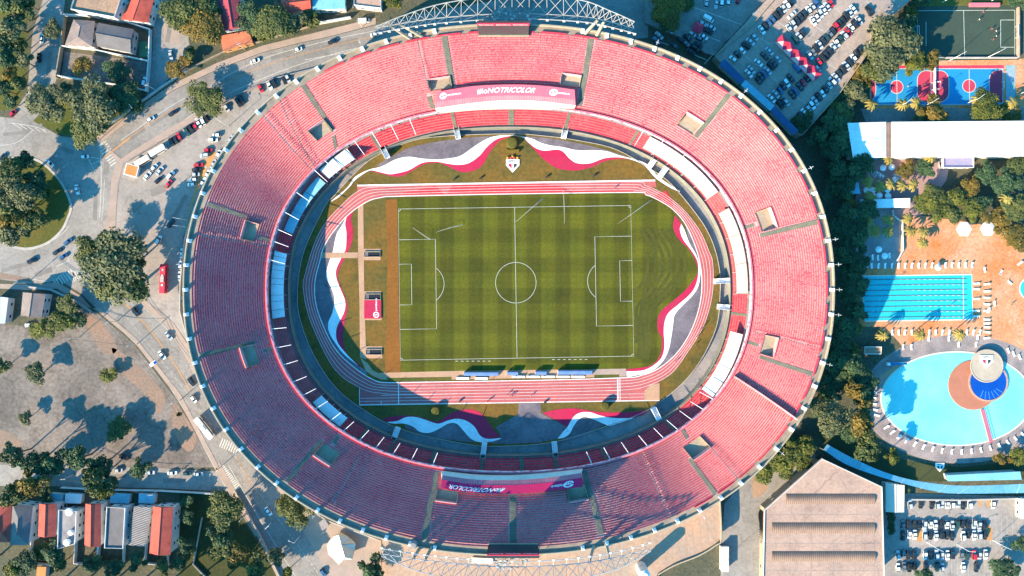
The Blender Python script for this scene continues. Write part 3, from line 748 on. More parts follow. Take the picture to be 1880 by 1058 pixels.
setting(MB().poly([(*W(*p)[:2], .06) for p in curve([(996,758.5),(1017,753),(1042,750),(1064.6,751),(1089.5,755.4),(1121,757.5),(1162,756.4),(1191.5,752)], BRr_l) + [(1023,773)]]), 'red_wave_paving', RED)
zone('white_wave_paving', WHITE, .05, BRr_l[1:] + [(1033,794),(1023,806)], [(1035.5,804),(1046,796),(1054,781),(1064.6,769),(1075,766),(1089.5,770),(1110,779),(1120,782),(1141.5,775),(1162,768)])
zone('grey_wave_paving', M['greywave'], .04, [(1036,805),(1046,797),(1054,782),(1064.6,770),(1075,767),(1089.5,771),(1110,780)], [(1100,784),(1070,797),(1040,805)])

wear(WHITE, 6, .72, .018, .07, .80); wear(RED, 6, .75, .018, .07, .80); wear(M['greywave'], 7, .7, .02, .07, .68)
# running track: rays from the middle give the lane lines
TO = [(660,350),(703,343),(900,337),(1156,334),(1183,340),(1220,357),(1256.6,387),(1286,426),(1301,460),(1308,479),(1309.5,514),(1306,550.6),(1291,600),(1264,644),(1232,686),(1190,708),(1145,716),(1000,720),(760,724),(698,722),(660,711.5),(613,676),(571,592),(557,531),(561,501),(578,446),(598,409),(627,377)]
TI = [(700,363),(716,361),(900,357),(1163,353.5),(1180,357),(1197.6,362),(1232,382),(1256.6,409),(1274,446),(1283.6,477),(1288.5,514),(1285,558),(1269,607),(1242,649),(1207,678),(1175,690),(1150,693.5),(1000,698),(760,702),(712,702.5),(689,699),(652,676),(613,637),(583,570),(578,521),(588,477),(592,460),(608,431),(640,394),(676,369.5)]
def cast(poly, ang, c=(936, 527)):
    dx, dy = math.cos(ang), math.sin(ang); best = 1e9
    for (x1, y1), (x2, y2) in zip(poly, poly[1:] + poly[:1]):
        ex, ey = x2 - x1, y2 - y1; d = dx * ey - dy * ex
        if abs(d) < 1e-9: continue
        t = ((x1 - c[0]) * ey - (y1 - c[1]) * ex) / d; u = ((x1 - c[0]) * dy - (y1 - c[1]) * dx) / d
        if t > 0 and 0 <= u <= 1: best = min(best, t)
    return np.array((c[0] + dx * best, c[1] + dy * best))
to, ti = smooth(TO, True, 5), smooth(TI, True, 5)
angs = np.linspace(0, TAU, 361)[:-1]
PO = [cast(to, a) for a in angs]; PI_ = [cast(ti, a) for a in angs]
trk = setting(MB().strip([(*W(*p)[:2], .09) for p in PI_], [(*W(*p)[:2], .09) for p in PO], 0, True), 'running_track', M['track'])
sheet('running_track', [(656,341),(1203,331.5),(1205,344),(1183,344),(1150,338),(716,348),(670,358),(656,362)], .075, M['track'])
sheet('running_track', [(660,711),(660,744),(1211,735.5),(1211,703),(1150,696),(1000,700),(712,704)], .075, M['track'])
sheet('landing_pit', [(1183,718),(1195,706),(1211,704),(1211,735),(1183,736)], .12, M['sandpath'])
sheet('track_patch', [(728,357),(800,341.5),(815,357)], .11, M['trackred'])
sheet('track_patch', [(821,356),(830,340),(1000,337),(1040,345),(1040,353)], .105, M['trackred'])
sheet('track_patch', [(960,352),(1162,349.5),(1162,353.5),(960,356.5)], .115, M['trackred'])
sheet('track_patch', [(1200,361),(1222,350),(1234,368),(1236,383)], .11, M['trackred'])
mbl = MB()
for k in range(5):
    f = k / 4; mbl.band([W(*(PI_[i] * (1 - f) + PO[i] * f)) for i in range(360)], (.4 if k == 0 else .15), .13 + .002 * k, 0, True)
for k in range(4):
    y0, y1 = 726 + k * 5.6, 717 + k * 6; mbl.band([W(660 if k else 700, y0), W(1183 if k else 1140, y1)], .15, .13)
mbl.band([W(660, 713), W(660, 744)], .25, .14); mbl.band([W(660, 744), W(1211, 735.5)], .3, .13)
mbl.band([W(731.7, 703), W(732, 743)], .4, .15); mbl.band([W(1134, 695), W(1134.5, 736)], .5, .15); mbl.band([W(1138, 695), W(1138.5, 736)], .3, .15)
mbl.band([W(656, 341), W(1203, 331.5)], .8, .14); mbl.band([W(700, 736), W(700, 743)], .3, .15)
setting(mbl, 'track_markings', mat('lane_paint', (.72,.62,.58), None, .4, .7))

# pitch
def pitch_mat():
    m = mat('mown_grass', (.064,.062,.003), (.047,.053,.003), .08, .95, .18); nt = m.node_tree; N = nt.nodes; L = nt.links
    b = N['Principled BSDF']; src = b.inputs['Base Color'].links[0].from_socket
    g = N.new('ShaderNodeNewGeometry'); sx = N.new('ShaderNodeSeparateXYZ'); L.new(g.outputs['Position'], sx.inputs[0])
    last = src
    for ax, per, lo in (('X', 13.1, .80), ('Y', 13.6, .90), ('Y', 2.9, 1.06), ('X', 3.3, 1.06)):
        q = N.new('ShaderNodeMath'); q.operation = 'MULTIPLY'; q.inputs[1].default_value = TAU / per; L.new(sx.outputs[ax], q.inputs[0])
        s = N.new('ShaderNodeMath'); s.operation = 'SINE'; L.new(q.outputs[0], s.inputs[0])
        r = N.new('ShaderNodeMapRange'); r.inputs[1].default_value = -.25; r.inputs[2].default_value = .25; r.inputs[3].default_value = lo; r.inputs[4].default_value = 1.12
        L.new(s.outputs[0], r.inputs[0])
        mu = N.new('ShaderNodeMix'); mu.data_type = 'RGBA'; mu.blend_type = 'MULTIPLY'; mu.inputs[0].default_value = 1
        L.new(last, mu.inputs[6]); L.new(r.outputs[0], mu.inputs[7]); last = mu.outputs[2]
    L.new(last, b.inputs['Base Color']); wear(m, 60, 1, .01, .022, .80); return m
PG = [(729,364),(800,361),(940,358),(1060,355),(1163,354),(1197,363),(1232,383),(1240,396)] + Rr_l[1:] + [(1000,679),(850,681),(737,684)]
pit = sheet('pitch', PG, .03, pitch_mat())
mwave = M['mown_bands'] = mat('mown_bands', (.068,.066,.010), (.048,.052,.0075), .05, .95, .15)
for k in range(6):                                            # curved mower passes beside the wave path
    o = 9 + k * 13; c = [(1236 - o, 420), (1262 - o, 462), (1266 - o * 1.05, 500), (1246 - o, 530), (1214 - o * .9, 562), (1196 - o * .55, 590), (1198 - o * .5, 630), (1192 - o * .45, 660)]
    c = [p for p in c if p[0] > 1166]
    if len(c) > 2: setting(MB().band([W(*p) for p in smooth(c, False, 6)], 1.5, .036 + k * .001), 'mown_band', mwave)
sheet('clay_strip', [(708,367),(729,366),(731,450),(732,560),(735,684),(707,685),(710,600),(711,450)], .034, M['clay'])
sheet('sand_path', [(657,377),(667,374),(668,470),(669,560),(672,640),(672,660),(661,656),(660,560),(657.5,470)], .045, M['sandpath'])
sheet('sand_path', [(589,464),(657,463.5),(657,474),(588,474)], .07, M['sandpath'])
for q in ([(668,457),(699,457),(699,478),(668,478)], [(669,535),(700,535),(701,588),(670,588)], [(671,636),(702,636),(702,658),(672,658)]): sheet('sand_path', q, .05, M['sandpath'])
sheet('sand_path', [(661,656),(676,668),(684,680),(694,685),(740,683.5),(850,681),(1090,678),(1090,693),(900,695.5),(830,697),(720,698),(700,697),(684,690),(672,681)], .047, M['sandpath'])
sheet('concrete_path', [(1090,678),(1149,677),(1150,691.5),(1090,693)], .048, M['pave'])
sheet('grass_strip', [(708,694),(829,692),(829,698.5),(716,700)], .053, M['grass'])
sheet('grass_strip', [(1091,688.5),(1137,687.5),(1137,693),(1091,694)], .055, M['grass'])
# pitch lines
g = MB()
TLc, TRc, BLc, BRc = (731.5,384), (1158,377.5), (735,661.5), (1163.5,654)
def pq(u, v): 
    a = [TLc[i] * (1-u) + TRc[i] * u for i in (0, 1)]; b = [BLc[i] * (1-u) + BRc[i] * u for i in (0, 1)]
    return W(a[0] * (1-v) + b[0] * v, a[1] * (1-v) + b[1] * v)
def ln(pts, closed=False): g.band([pq(*p) for p in pts], .17, .06, 0, closed)
ln([(0,0),(1,0),(1,1),(0,1)], True); ln([(.5,0),(.5,1)])
uy = 1 / 68.; ux = 1 / 105.
for s in (0, 1):
    f = lambda u: u if s == 0 else 1 - u
    ln([(f(0), .5-20.15*uy), (f(16.5*ux), .5-20.15*uy), (f(16.5*ux), .5+20.15*uy), (f(0), .5+20.15*uy)])
    ln([(f(0), .5-9.16*uy), (f(5.5*ux), .5-9.16*uy), (f(5.5*ux), .5+9.16*uy), (f(0), .5+9.16*uy)])
    ln([(f((11 + 9.15*math.cos(a))*ux), .5 + 9.15*math.sin(a)*uy) for a in np.linspace(-.925, .925, 16)])
    for v in (0, 1): ln([(f(1*math.cos(a)*ux), v + (1 if v == 0 else -1)*math.sin(a)*uy) for a in np.linspace(0, PI/2, 6)])
ln([(.5 + 9.15*math.cos(a)*ux, .5 + 9.15*math.sin(a)*uy) for a in np.linspace(0, TAU, 49)[:-1]], True)
for a in ((836, 663.3), (1013.5, 660.3)):
    for k in range(7): x = a[0] + k * 10; g.band([W(x, a[1] - .02*k), W(x + 5, a[1] - .02*k)], .2, .06)
setting(g, 'pitch_markings', M['line'])
# water jets of the pitch sprinklers
for k, (p, q, lab) in enumerate([((757,418),(790,440),'sprinkler jet slanting over the penalty area beside the clay strip'), ((800,427),(850,413),'low sprinkler jet blown flat beside the penalty box arc'), ((945,410),(997,365),'sprinkler jet rising from the halfway line to the track'),
                    ((1036,412),(1034,350),'straight upright sprinkler jet close to the top touchline'), ((1134,411),(1195,368),'sprinkler jet near the corner flag by the track bend')]):
    a, b = W(*p), W(*q); r = thing('sprinkler', 'thin ' + lab, 'sprinkler', a)
    MB().lathe(a, [(.12, 0), (.12, .35), (.05, .4), (0, .4)], 8).build('head', M['dark'], r)
    g = MB(); P = [Vector(a).lerp(Vector(b), t) + Vector((0, 0, .4 + 9 * t * (1 - t))) for t in np.linspace(0, 1, 14)]
    for i in range(13): g.tube(P[i], P[i+1], .05 + .02*i, .05 + .02*(i+1), 5, cap=False)
    g.build('water_jet', mat('water_spray', (.8,.8,.72), None, .3, .6, alpha=.16 ), r)
# dugout shelters and the tunnel entrances
for x0, y0, x1, y1, lab in [(852,683,915,690,'longest blue dugout roof, nearest the clay strip'), (931,682.3,951,689,'short blue dugout roof, left of the midfield path gap'), (982.5,681.5,1003,688.3,'short blue dugout roof, right of the midfield path gap'), (1024,680,1086.5,687.8,'long blue dugout roof beside the grey concrete path')]:
    a, b = W(x0, y1), W(x1, y0); r = thing('dugout', lab, 'dugout', (a[0], a[1], 0))
    g = MB(); n = 6; w = b[1] - a[1]
    P = [(a[1] + w * (1 - math.cos(i / n * PI / 2)) , .6 + 1.5 * math.sin(i / n * PI / 2)) for i in range(n + 1)]
    g.strip([(a[0], y, z) for y, z in P], [(b[0], y, z) for y, z in P])
    g.build('canopy', mat('blue_canopy', (.06,.14,.36), (.10,.17,.36), .4, .45), r)
    g = MB(); g.box(((a[0]+b[0])/2, a[1] + w*.55), b[0]-a[0]-.6, .45, .3, .5); g.box(((a[0]+b[0])/2, a[1] + w*.45), b[0]-a[0]-.6, .1, .5, 1.0); g.build('bench', M['white'], r)
    for x in (a[0], b[0]): MB().add([(x, a[1], 0), (x, b[1], 0), (x, b[1], 2.05), (x, a[1] + w*.3, 1.6), (x, a[1], .6)], [(0,1,2,3,4)]).build('side_panel', M['white'], r)
for k, (x0, x1, y) in enumerate(((838,906,694.5), (940,1077,691.5))):
    a, b = W(x0, y), W(x1, y - .4); g = MB(); m_ = int((b[0]-a[0]) / 6)
    r = thing('advertising_board', ('short' if k == 0 else 'long') + ' row of white advertising boards lying beside the home straight' + (', near the clay strip end' if k == 0 else ' below the bench roofs'), 'advertising board', a)
    for i in range(m_):
        x = a[0] + (b[0]-a[0]) * i / m_; g = MB()
        g.add([(x, a[1]-.6, .15), (x + 5.7, a[1]-.6, .15), (x + 5.7, a[1]+.35, .9), (x, a[1]+.35, .9), (x, a[1]+.5, .1), (x+5.7, a[1]+.5, .1)], [(0,1,2,3),(3,2,5,4),(0,3,4),(1,5,2)])
        g.build('panel', M['white'], r)
for k, (x0, y0, x1, y1) in enumerate(((669,462.5,698,472), (670,540,699,550.5), (672,641.5,701,651.5))):
    a, b = W(x0, y1), W(x1, y0); c = ((a[0]+b[0])/2, (a[1]+b[1])/2)
    r = thing('tunnel_entrance', 'tunnel entrance with painted shade, pale rim, ' + ('next to the cross path', 'beside the crimson banner', 'next to the path bend by the home straight')[k], 'tunnel entrance', (*c, 0))
    MB().wall([(a[0],a[1]),(b[0],a[1]),(b[0],b[1]),(a[0],b[1])], .3, 0, .55, 0, True).build('rim', M['cream'], r)
    MB().box(c, b[0]-a[0]-.3, b[1]-a[1]-.3, .02, .09).build('shade_panel', mat('painted_shade', (.008,.012,.02), None, .5, .6), r)  # flat near-black panel, the pit's inner shade painted as colour
    g = MB()
    for i in range(3): g.box((a[0]+.5+i*.5, c[1]), .3, b[1]-a[1]-.5, .1, .13 + .06*(3-i))
    g.build('step', M['moat'], r)
# crimson banner by the entrance
a, b = W(669,585), W(700,551); r = thing('ground_banner', 'square crimson banner with white sponsor mark lying by the tunnel entrance', 'banner', (a[0], a[1], 0))
MB().box(((a[0]+b[0])/2, (a[1]+b[1])/2), b[0]-a[0], b[1]-a[1], .35, .55).build('cloth', RED, r)
g = MB(); cx, cy = W(691, 578)[:2]
P = [(cx + 1.35*math.cos(t), cy + 1.35*math.sin(t), .6) for t in np.linspace(0, TAU, 25)[:-1]]; g.strip(P, [(cx + (p[0]-cx)*.7, cy + (p[1]-cy)*.7, .6) for p in P], 0, True)
v, f = text_geo('S', 1.9); g.add([(cx - p[1], cy + p[0], .6) for p in v], f)
v, f = text_geo('portsbet.io', 1.25); g.add([(cx - p[1], cy + 4.6 + p[0], .6) for p in v], f)
g.build('lettering', M['white'], r)
MB().wall([(a[0]+.2,a[1]+.2),(b[0]-.2,a[1]+.2),(b[0]-.2,b[1]-.2),(a[0]+.2,b[1]-.2)], .15, 0, .34, 0, True).build('frame', M['steel'], r)
# shield emblem
def shield(c, s, z, mats, name, label, cat, parts=None, up=1):
    r = thing(name, label, cat, (c[0], c[1], z)) if parts is None else parts
    Q = lambda pts, h: [(c[0] + x * s, c[1] + y * s, z + h) for x, y in pts]
    g = MB().prism([q[:2] for q in Q([(-1,1),(1,1),(1,.1),(0,-1),(-1,.1)], 0)], z, z + .3); g.build('shield', mats[0], r)
    MB().poly(Q([(-.62,.3),(-.16,.3),(-.16,-.42),(-.62,.02)], .33)).build('red_field', mats[1], r)
    MB().poly(Q([(.16,.3),(.62,.3),(.62,.02),(.16,-.42)], .33)).build('black_field', mats[2], r)
    MB().poly(Q([(-.86,.9),(.86,.9),(.86,.42),(-.86,.42)], .33)).build('name_bar', mats[3], r)
    v, f = text_geo('SPFC', .52 * s); MB().add([(c[0] + p[0] * 1.1, c[1] + .66 * s + p[1], z + .37) for p in v], f).build('lettering', mats[4], r)
    return r
bl = M['dark']
shield(W(941.3, 305)[:2], 3.0, .05, (M['white'], RED, bl, M['white'], bl), 'club_crest', 'white shield crest with letters set in the grass below the clipped round bush', 'crest')
g_ = None
for i, x in enumerate((932, 938, 941, 944, 950)):
    g = MB(); p = W(x, 290 - (2.5 if i == 2 else 0)); g.lathe(p, [(0, .9), (.35, .8), (.55, .45), (.5, .05)], 10)
    solo(g, 'flower_bed', mat('flowers' + str(i % 2), (.5,.05,.06) if i % 2 else (.55,.30,.03), None, 2, .9, .3), ('yellow flower cushion at the far side of the crest top by the white wave', 'red flower cushion between yellow cushion and crest middle', 'topmost flower cushion over the middle of the crest', 'red flower cushion beside the topmost one, nearer the red wave tip', 'yellow flower cushion at the crest corner under the hedge bar end')[i], 'flower bed', 'flower cushions above the crest')
# ================================================================ GROUND SHEET (with the stadium bowl left open)
g = MB(); k = 240; T_ = np.linspace(0, TAU, k + 1)[:-1]
inner = rline(rim, T_, 0, -30); 
def sq(t, h): 
    c, s = math.cos(t), math.sin(t); m_ = h / max(abs(c), abs(s)); return (c * m_, s * m_, 0.)
rings = [inner, rline(rim, T_, 0, 4), [sq(t, 300) for t in T_], [sq(t, 1800) for t in T_]]
for A_, B_ in zip(rings, rings[1:]): g.strip(A_, B_, 0, True)
setting(g, 'ground', M['earth'])
# ================================================================ PROTOTYPES
ORD = 'first second third fourth fifth sixth seventh eighth ninth tenth eleventh twelfth thirteenth fourteenth fifteenth sixteenth seventeenth eighteenth nineteenth twentieth'.split()
def nth(i):
    if i < 20: return ORD[i]
    return ('twenty-' + ORD[i - 20]) if i < 29 else ('thirtieth' if i == 29 else 'thirty-' + ORD[i - 30])
# ---- trees
def leafmat(n, a, b): return mat('leaf_' + n, a, b, attr='tone', rough=.75)
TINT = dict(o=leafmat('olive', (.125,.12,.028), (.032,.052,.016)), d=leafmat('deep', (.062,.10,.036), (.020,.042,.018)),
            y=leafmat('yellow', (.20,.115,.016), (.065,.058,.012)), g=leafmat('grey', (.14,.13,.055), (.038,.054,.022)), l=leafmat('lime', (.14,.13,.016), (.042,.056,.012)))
TWORD = dict(o='olive', d='dark green', y='yellowing', g='grey green', l='bright green')
def crown_mesh(seed, n, lobes, leaf, tint):
    rg = np.random.default_rng(seed)
    lc = rg.normal(0, 1, (lobes, 3)); lc /= np.linalg.norm(lc, axis=1)[:, None]
    lc *= (rg.random((lobes, 1)) ** .5) * np.array([.78, .78, .66]); lc[:, 2] = np.abs(lc[:, 2]) * 1.0 - .12
    lr = rg.uniform(.17, .44, lobes) * (1.25 if lobes < 14 else 1)
    k = rg.integers(0, lobes, n); d = rg.normal(0, 1, (n, 3)); d /= np.linalg.norm(d, axis=1)[:, None]
    d[:, 2] = np.where(d[:, 2] < -.35, -d[:, 2], d[:, 2])
    p = lc[k] + d * lr[k][:, None] * rg.uniform(.55, 1.08, (n, 1)) * np.array([1, 1, .85])
    p[:, 2] = p[:, 2] * .26 + .66                              # crown fills the upper part of the unit height
    nrm = d + rg.normal(0, .55, (n, 3)) + np.array([0, 0, .35]); nrm /= np.linalg.norm(nrm, axis=1)[:, None]
    u = np.cross(nrm, rg.normal(0, 1, (n, 3))); u /= np.linalg.norm(u, axis=1)[:, None]; v = np.cross(nrm, u)
    sz = leaf * rg.uniform(.6, 1.35, (n, 1)); el = rg.uniform(.6, 1.0, (n, 1))
    sq_ = np.array([1, 1, .42])
    P = np.stack([p + (-u) * sz * sq_, p + (v * el) * sz * sq_ * .8, p + u * sz * sq_, p - (v * el) * sz * sq_ * .8], 1)
    me = bpy.data.meshes.new('crown'); me.vertices.add(n * 4); me.vertices.foreach_set('co', P.reshape(-1).astype(np.float32))
    me.loops.add(n * 4); me.loops.foreach_set('vertex_index', np.arange(n * 4, dtype=np.int32)); me.polygons.add(n)
    me.polygons.foreach_set('loop_start', np.arange(0, n * 4, 4, dtype=np.int32))
    tone = np.clip(rg.random(lobes)[k] * .55 + rg.random(n) * .5, 0, 1)
    at = me.attributes.new('tone', 'FLOAT', 'FACE'); at.data.foreach_set('value', tone.astype(np.float32))
    me.materials.append(tint); me.update(calc_edges=True)
    return me
def trunk_mesh(seed):
    r_ = random.Random(seed); g = MB(); top = Vector((r_.uniform(-.06, .06), r_.uniform(-.06, .06), .5))
    g.tube((0, 0, 0), top * .6, .055, .042, 7, cap=False); g.tube(top * .6, top, .042, .03, 7, cap=False)
    for i in range(6):
        a = r_.uniform(0, TAU); s = top * r_.uniform(.6, 1.); e = Vector((.55 * math.cos(a), .55 * math.sin(a), r_.uniform(.62, .78)))
        m_ = s.lerp(e, .5) + Vector((0, 0, .03)); g.tube(s, m_, .026, .018, 5, cap=False); g.tube(m_, e, .018, .006, 5, cap=False)
    me = bpy.data.meshes.new('trunk'); me.from_pydata(g.v, [], g.f); me.materials.append(M['timber']); return me
TRUNKS = [trunk_mesh(i) for i in range(4)]
CROWNS = {}
def get_crown(size, v, tint):
    k = (size, v, tint)
    if k not in CROWNS:
        n, lobes, leaf = dict(s=(1300, 9, .125), m=(2600, 16, .088), b=(7500, 34, .056))[size]
        CROWNS[k] = crown_mesh(hash(size) % 7 * 0 + ord(size) * 10 + v, n, lobes, leaf, TINT[tint])
    return CROWNS[k]
tree_n = 0
def tree(cx, cy, rpx, h, tint, place, noun='tree', group=None, label=None, zb=0.):
    global tree_n
    tree_n += 1
    w = W(cx, cy, zb + h * .68); r = rpx / 4.07 * (D - h * .68) / D * 1.22
    size = 's' if r < 4.2 else 'm' if r < 8.5 else 'b'
    sw = 'small' if r < 3 else 'medium' if r < 5.5 else 'large' if r < 9 else 'very large'
    t = thing('tree' if noun == 'tree' else 'bush', label or f'{sw} {TWORD[tint]} {noun} {place}', noun, (w[0], w[1], zb), rnd.uniform(0, TAU), group)
    t.scale = (r * rnd.uniform(.92, 1.08), r * rnd.uniform(.92, 1.08), h)
    for nm, me in (('crown', get_crown(size, tree_n % 3, tint)), ('trunk', TRUNKS[tree_n % 4])):
        o = bpy.data.objects.new(nm, me); COL.objects.link(o); o.parent = t
    return t
# ---- palms
def palm_proto():
    t = thing('palm_tree', None, 'palm')
    g = MB()
    for i in range(6): g.tube((0.05*i, .02*i, i), (.05*(i+1), .02*(i+1), i+1), .2 - .012*i, .19 - .012*i, 7, cap=False)
    g.build('trunk', M['timber'], t)
    r_ = random.Random(5); c = Vector((.3, .12, 6))
    g = MB()
    for i in range(13):
        a = TAU * i / 13 + r_.uniform(-.15, .15); L_ = r_.uniform(2.0, 2.7); dz = r_.uniform(.1, .9); prev = c
        for k in range(1, 7):
            f = k / 6; p = c + Vector((math.cos(a) * L_ * f, math.sin(a) * L_ * f, dz * f * 1.6 - 2.0 * f * f))
            d = (p - prev).normalized(); s = Vector((-math.sin(a), math.cos(a), 0)); wd = .42 * (1 - .6 * abs(f - .45))
            for e in (1, -1):
                g.add([prev, p, p + s * e * wd + d * .35 - Vector((0, 0, .22)), prev + s * e * wd + d * .12 - Vector((0, 0, .2))], [(0, 1, 2, 3)])
            prev = p
    g.build('crown', mat('palm_leaf', (.30,.20,.035), (.13,.12,.03), .9, .6), t)
    register(t); return t
PALM = palm_proto()
def palm(cx, cy, h, place, s=1.):
    z = h; w = W(cx, cy, z * .9)
    return place_(PALM, 'fan leaved palm ' + place, 'palm', (w[0], w[1], 0), 'ornamental palms', (s, s, h / 6))
def place_(proto, label, cat, loc, group=None, scale=None, rot=None):
    return place(proto, label, cat, loc, rnd.uniform(0, TAU) if rot is None else rot, group, scale)

# ---- cars
PAINT = dict(w=('white', (.74,.73,.71)), s=('silver', (.42,.44,.46)), k=('black', (.018,.019,.022)), g=('grey', (.15,.155,.16)), r=('red', (.52,.015,.03)), n=('dark green', (.02,.06,.05)), b=('blue', (.03,.10,.22)))
def carpaint(c):
    n, col = PAINT[c]
    if 'paint_' + n in MATS: return MATS['paint_' + n]
    m = mat('paint_' + n, col, tuple(x * .94 for x in col), .5, .28, .02, .5)
    m.node_tree.nodes['Principled BSDF'].inputs['Coat Weight'].default_value = .5
    return m
TYPES = dict(hatchback=(3.9, 1.70, 1.48, -1.85, -1.25, .25, 1.05), saloon=(4.5, 1.76, 1.44, -1.55, -.85, .35, 1.15), suv=(4.5, 1.86, 1.72, -2.1, -1.7, .35, 1.1), van=(5.1, 1.95, 2.15, -2.5, -2.4, 1.3, 2.0), pickup=(5.2, 1.85, 1.75, -.7, -.5, .75, 1.4))
PROTO = {}
def car_proto(kind, c):
    L_, Wd, H, xb, rb, rf, xf = TYPES[kind]; p = carpaint(c); t = thing('parked_car', None, 'car')
    def outline(sl, sw, n=20):
        P = []
        for i in range(n):
            a = TAU * (i + .5) / n; ca, sa = math.cos(a), math.sin(a)
            P.append((L_/2 * sl * math.copysign(abs(ca) ** .35, ca), Wd/2 * sw * math.copysign(abs(sa) ** .3, sa)))
        return P
    g = MB(); lay = [(.22, .97, .93), (.45, 1, 1), (.68, .99, .99), (.84, .955, .93)]
    for (z0, a, b), (z1, c_, d) in zip(lay, lay[1:]): g.strip([(*q, z0) for q in outline(a, b)], [(*q, z1) for q in outline(c_, d)], 0, True)
    g.poly([(*q, .84 + .03 * (1 - abs(q[0]) / L_ * 2)) for q in outline(.955, .93)])
    w0, w1 = Wd/2 * .90, Wd/2 * .72; zb = .83
    g.add([(rb, -w1, H), (rf, -w1, H), (rf, w1, H), (rb, w1, H)], [(0, 1, 2, 3)])
    g.add([(rb-.02, -w1-.02, H-.05), (rf+.02, -w1-.02, H-.05), (rf+.02, w1+.02, H-.05), (rb-.02, w1+.02, H-.05), (rb, -w1, H), (rf, -w1, H), (rf, w1, H), (rb, w1, H)], [(0,1,5,4),(1,2,6,5),(2,3,7,6),(3,0,4,7)])
    if kind == 'pickup':
        g.wall([(-.75, -.8), (-2.5, -.8), (-2.5, .8), (-.75, .8)], .1, .8, 1.1)
    g.build('body', p, t)
    gl = M['glass']
    MB().add([(xf, -w0, zb), (xf, w0, zb), (rf, w1, H-.05), (rf, -w1, H-.05)], [(0,1,2,3)]).build('windscreen', gl, t)
    MB().add([(xb, w0, zb), (xb, -w0, zb), (rb, -w1, H-.05), (rb, w1, H-.05)], [(0,1,2,3)]).build('rear_window', gl if kind != 'van' else p, t)
    for s in (1, -1):
        q = [(xb, s*w0, zb), (xf, s*w0, zb), (rf, s*w1, H-.05), (rb, s*w1, H-.05)]
        MB().add(q if s < 0 else q[::-1], [(0,1,2,3)]).build('side_window', gl if kind != 'van' else p, t)
        for x in (L_*.31, -L_*.30):
            MB().tube((x, s*(Wd/2-.2), .32), (x, s*(Wd/2+.01), .32), .32, n=12).build('wheel', M['black'], t)
    register(t); return t
CARN = {'hatchback': 'hatchback', 'saloon': 'saloon', 'suv': 'SUV', 'van': 'van', 'pickup': 'pickup truck'}
def car(x, y, ang, c, kind, place_txt, z=0., group=None):
    k = (kind, c)
    if k not in PROTO: PROTO[k] = car_proto(kind, c)
    w = W(x, y, z + .9)
    return place(PROTO[k], f'{PAINT[c][0]} {CARN[kind]} {place_txt}', 'car' if kind != 'van' else 'van', (w[0], w[1], z), R(ang), group)
def carrow(p0, p1, ang, codes, row, end, z=0., group='parked cars', jit=3, types='hshhsushu', ends=(0, 0)):
    n = len(codes); k = 0
    for i, c in enumerate(codes):
        if c == ' ': continue
        f = i / max(1, n - 1)
        kind = dict(h='hatchback', s='saloon', u='suv')[types[(i * 5 + len(row)) % len(types)]]
        x = p0[0] + (p1[0] - p0[0]) * f + rnd.uniform(-.6, .6); y = p0[1] + (p1[1] - p0[1]) * f + rnd.uniform(-.6, .6)
        car(x, y, ang + rnd.uniform(-jit, jit) + (180 if rnd.random() < .4 else 0), c, kind, f'{nth(k)} from the {end} in {row}', z, group); k += 1
# ---- bus, box truck
def bus(x, y, ang, m, L_, label, cat='bus', name='bus'):
    w = W(x, y, 1.5); t = thing(name, label, cat, (w[0], w[1], 0), R(ang))
    def B(nm, mm, f):
        g = MB(); f(g); o = g.build(nm, mm); o.parent = t; return o
    B('body', m, lambda g: g.prism([(-L_/2, -1.25), (L_/2-.3, -1.25), (L_/2, -.9), (L_/2, .9), (L_/2-.3, 1.25), (-L_/2, 1.25)], .35, 3.1).prism([(-L_/2+.1, -1.1), (L_/2-.4, -1.1), (L_/2-.4, 1.1), (-L_/2+.1, 1.1)], 3.1, 3.2))
    B('windscreen', M['glass'], lambda g: g.box((L_/2+.01, 0), .06, 2.0, 1.3, 2.8))
    for s in (1, -1): B('window_band', M['glass'], lambda g: g.box((-.2, s*1.26), L_-1.6, .05, 1.5, 2.6))
    for xx in (-.22, .1, .3) if L_ > 9 else (-.2,): B('roof_hatch', M['white'], lambda g: g.box((L_*xx, 0), .9, .8, 3.2, 3.36))
    if L_ > 9: B('air_conditioner', M['steel'], lambda g: g.box((-L_*.02, 0), 2.6, 1.5, 3.2, 3.5))
    for s in (1, -1):
        for xx in (L_*.32, -L_*.28): B('wheel', M['black'], lambda g: g.tube((xx, s*1.0, .48), (xx, s*1.26, .48), .48, n=12))
    return t
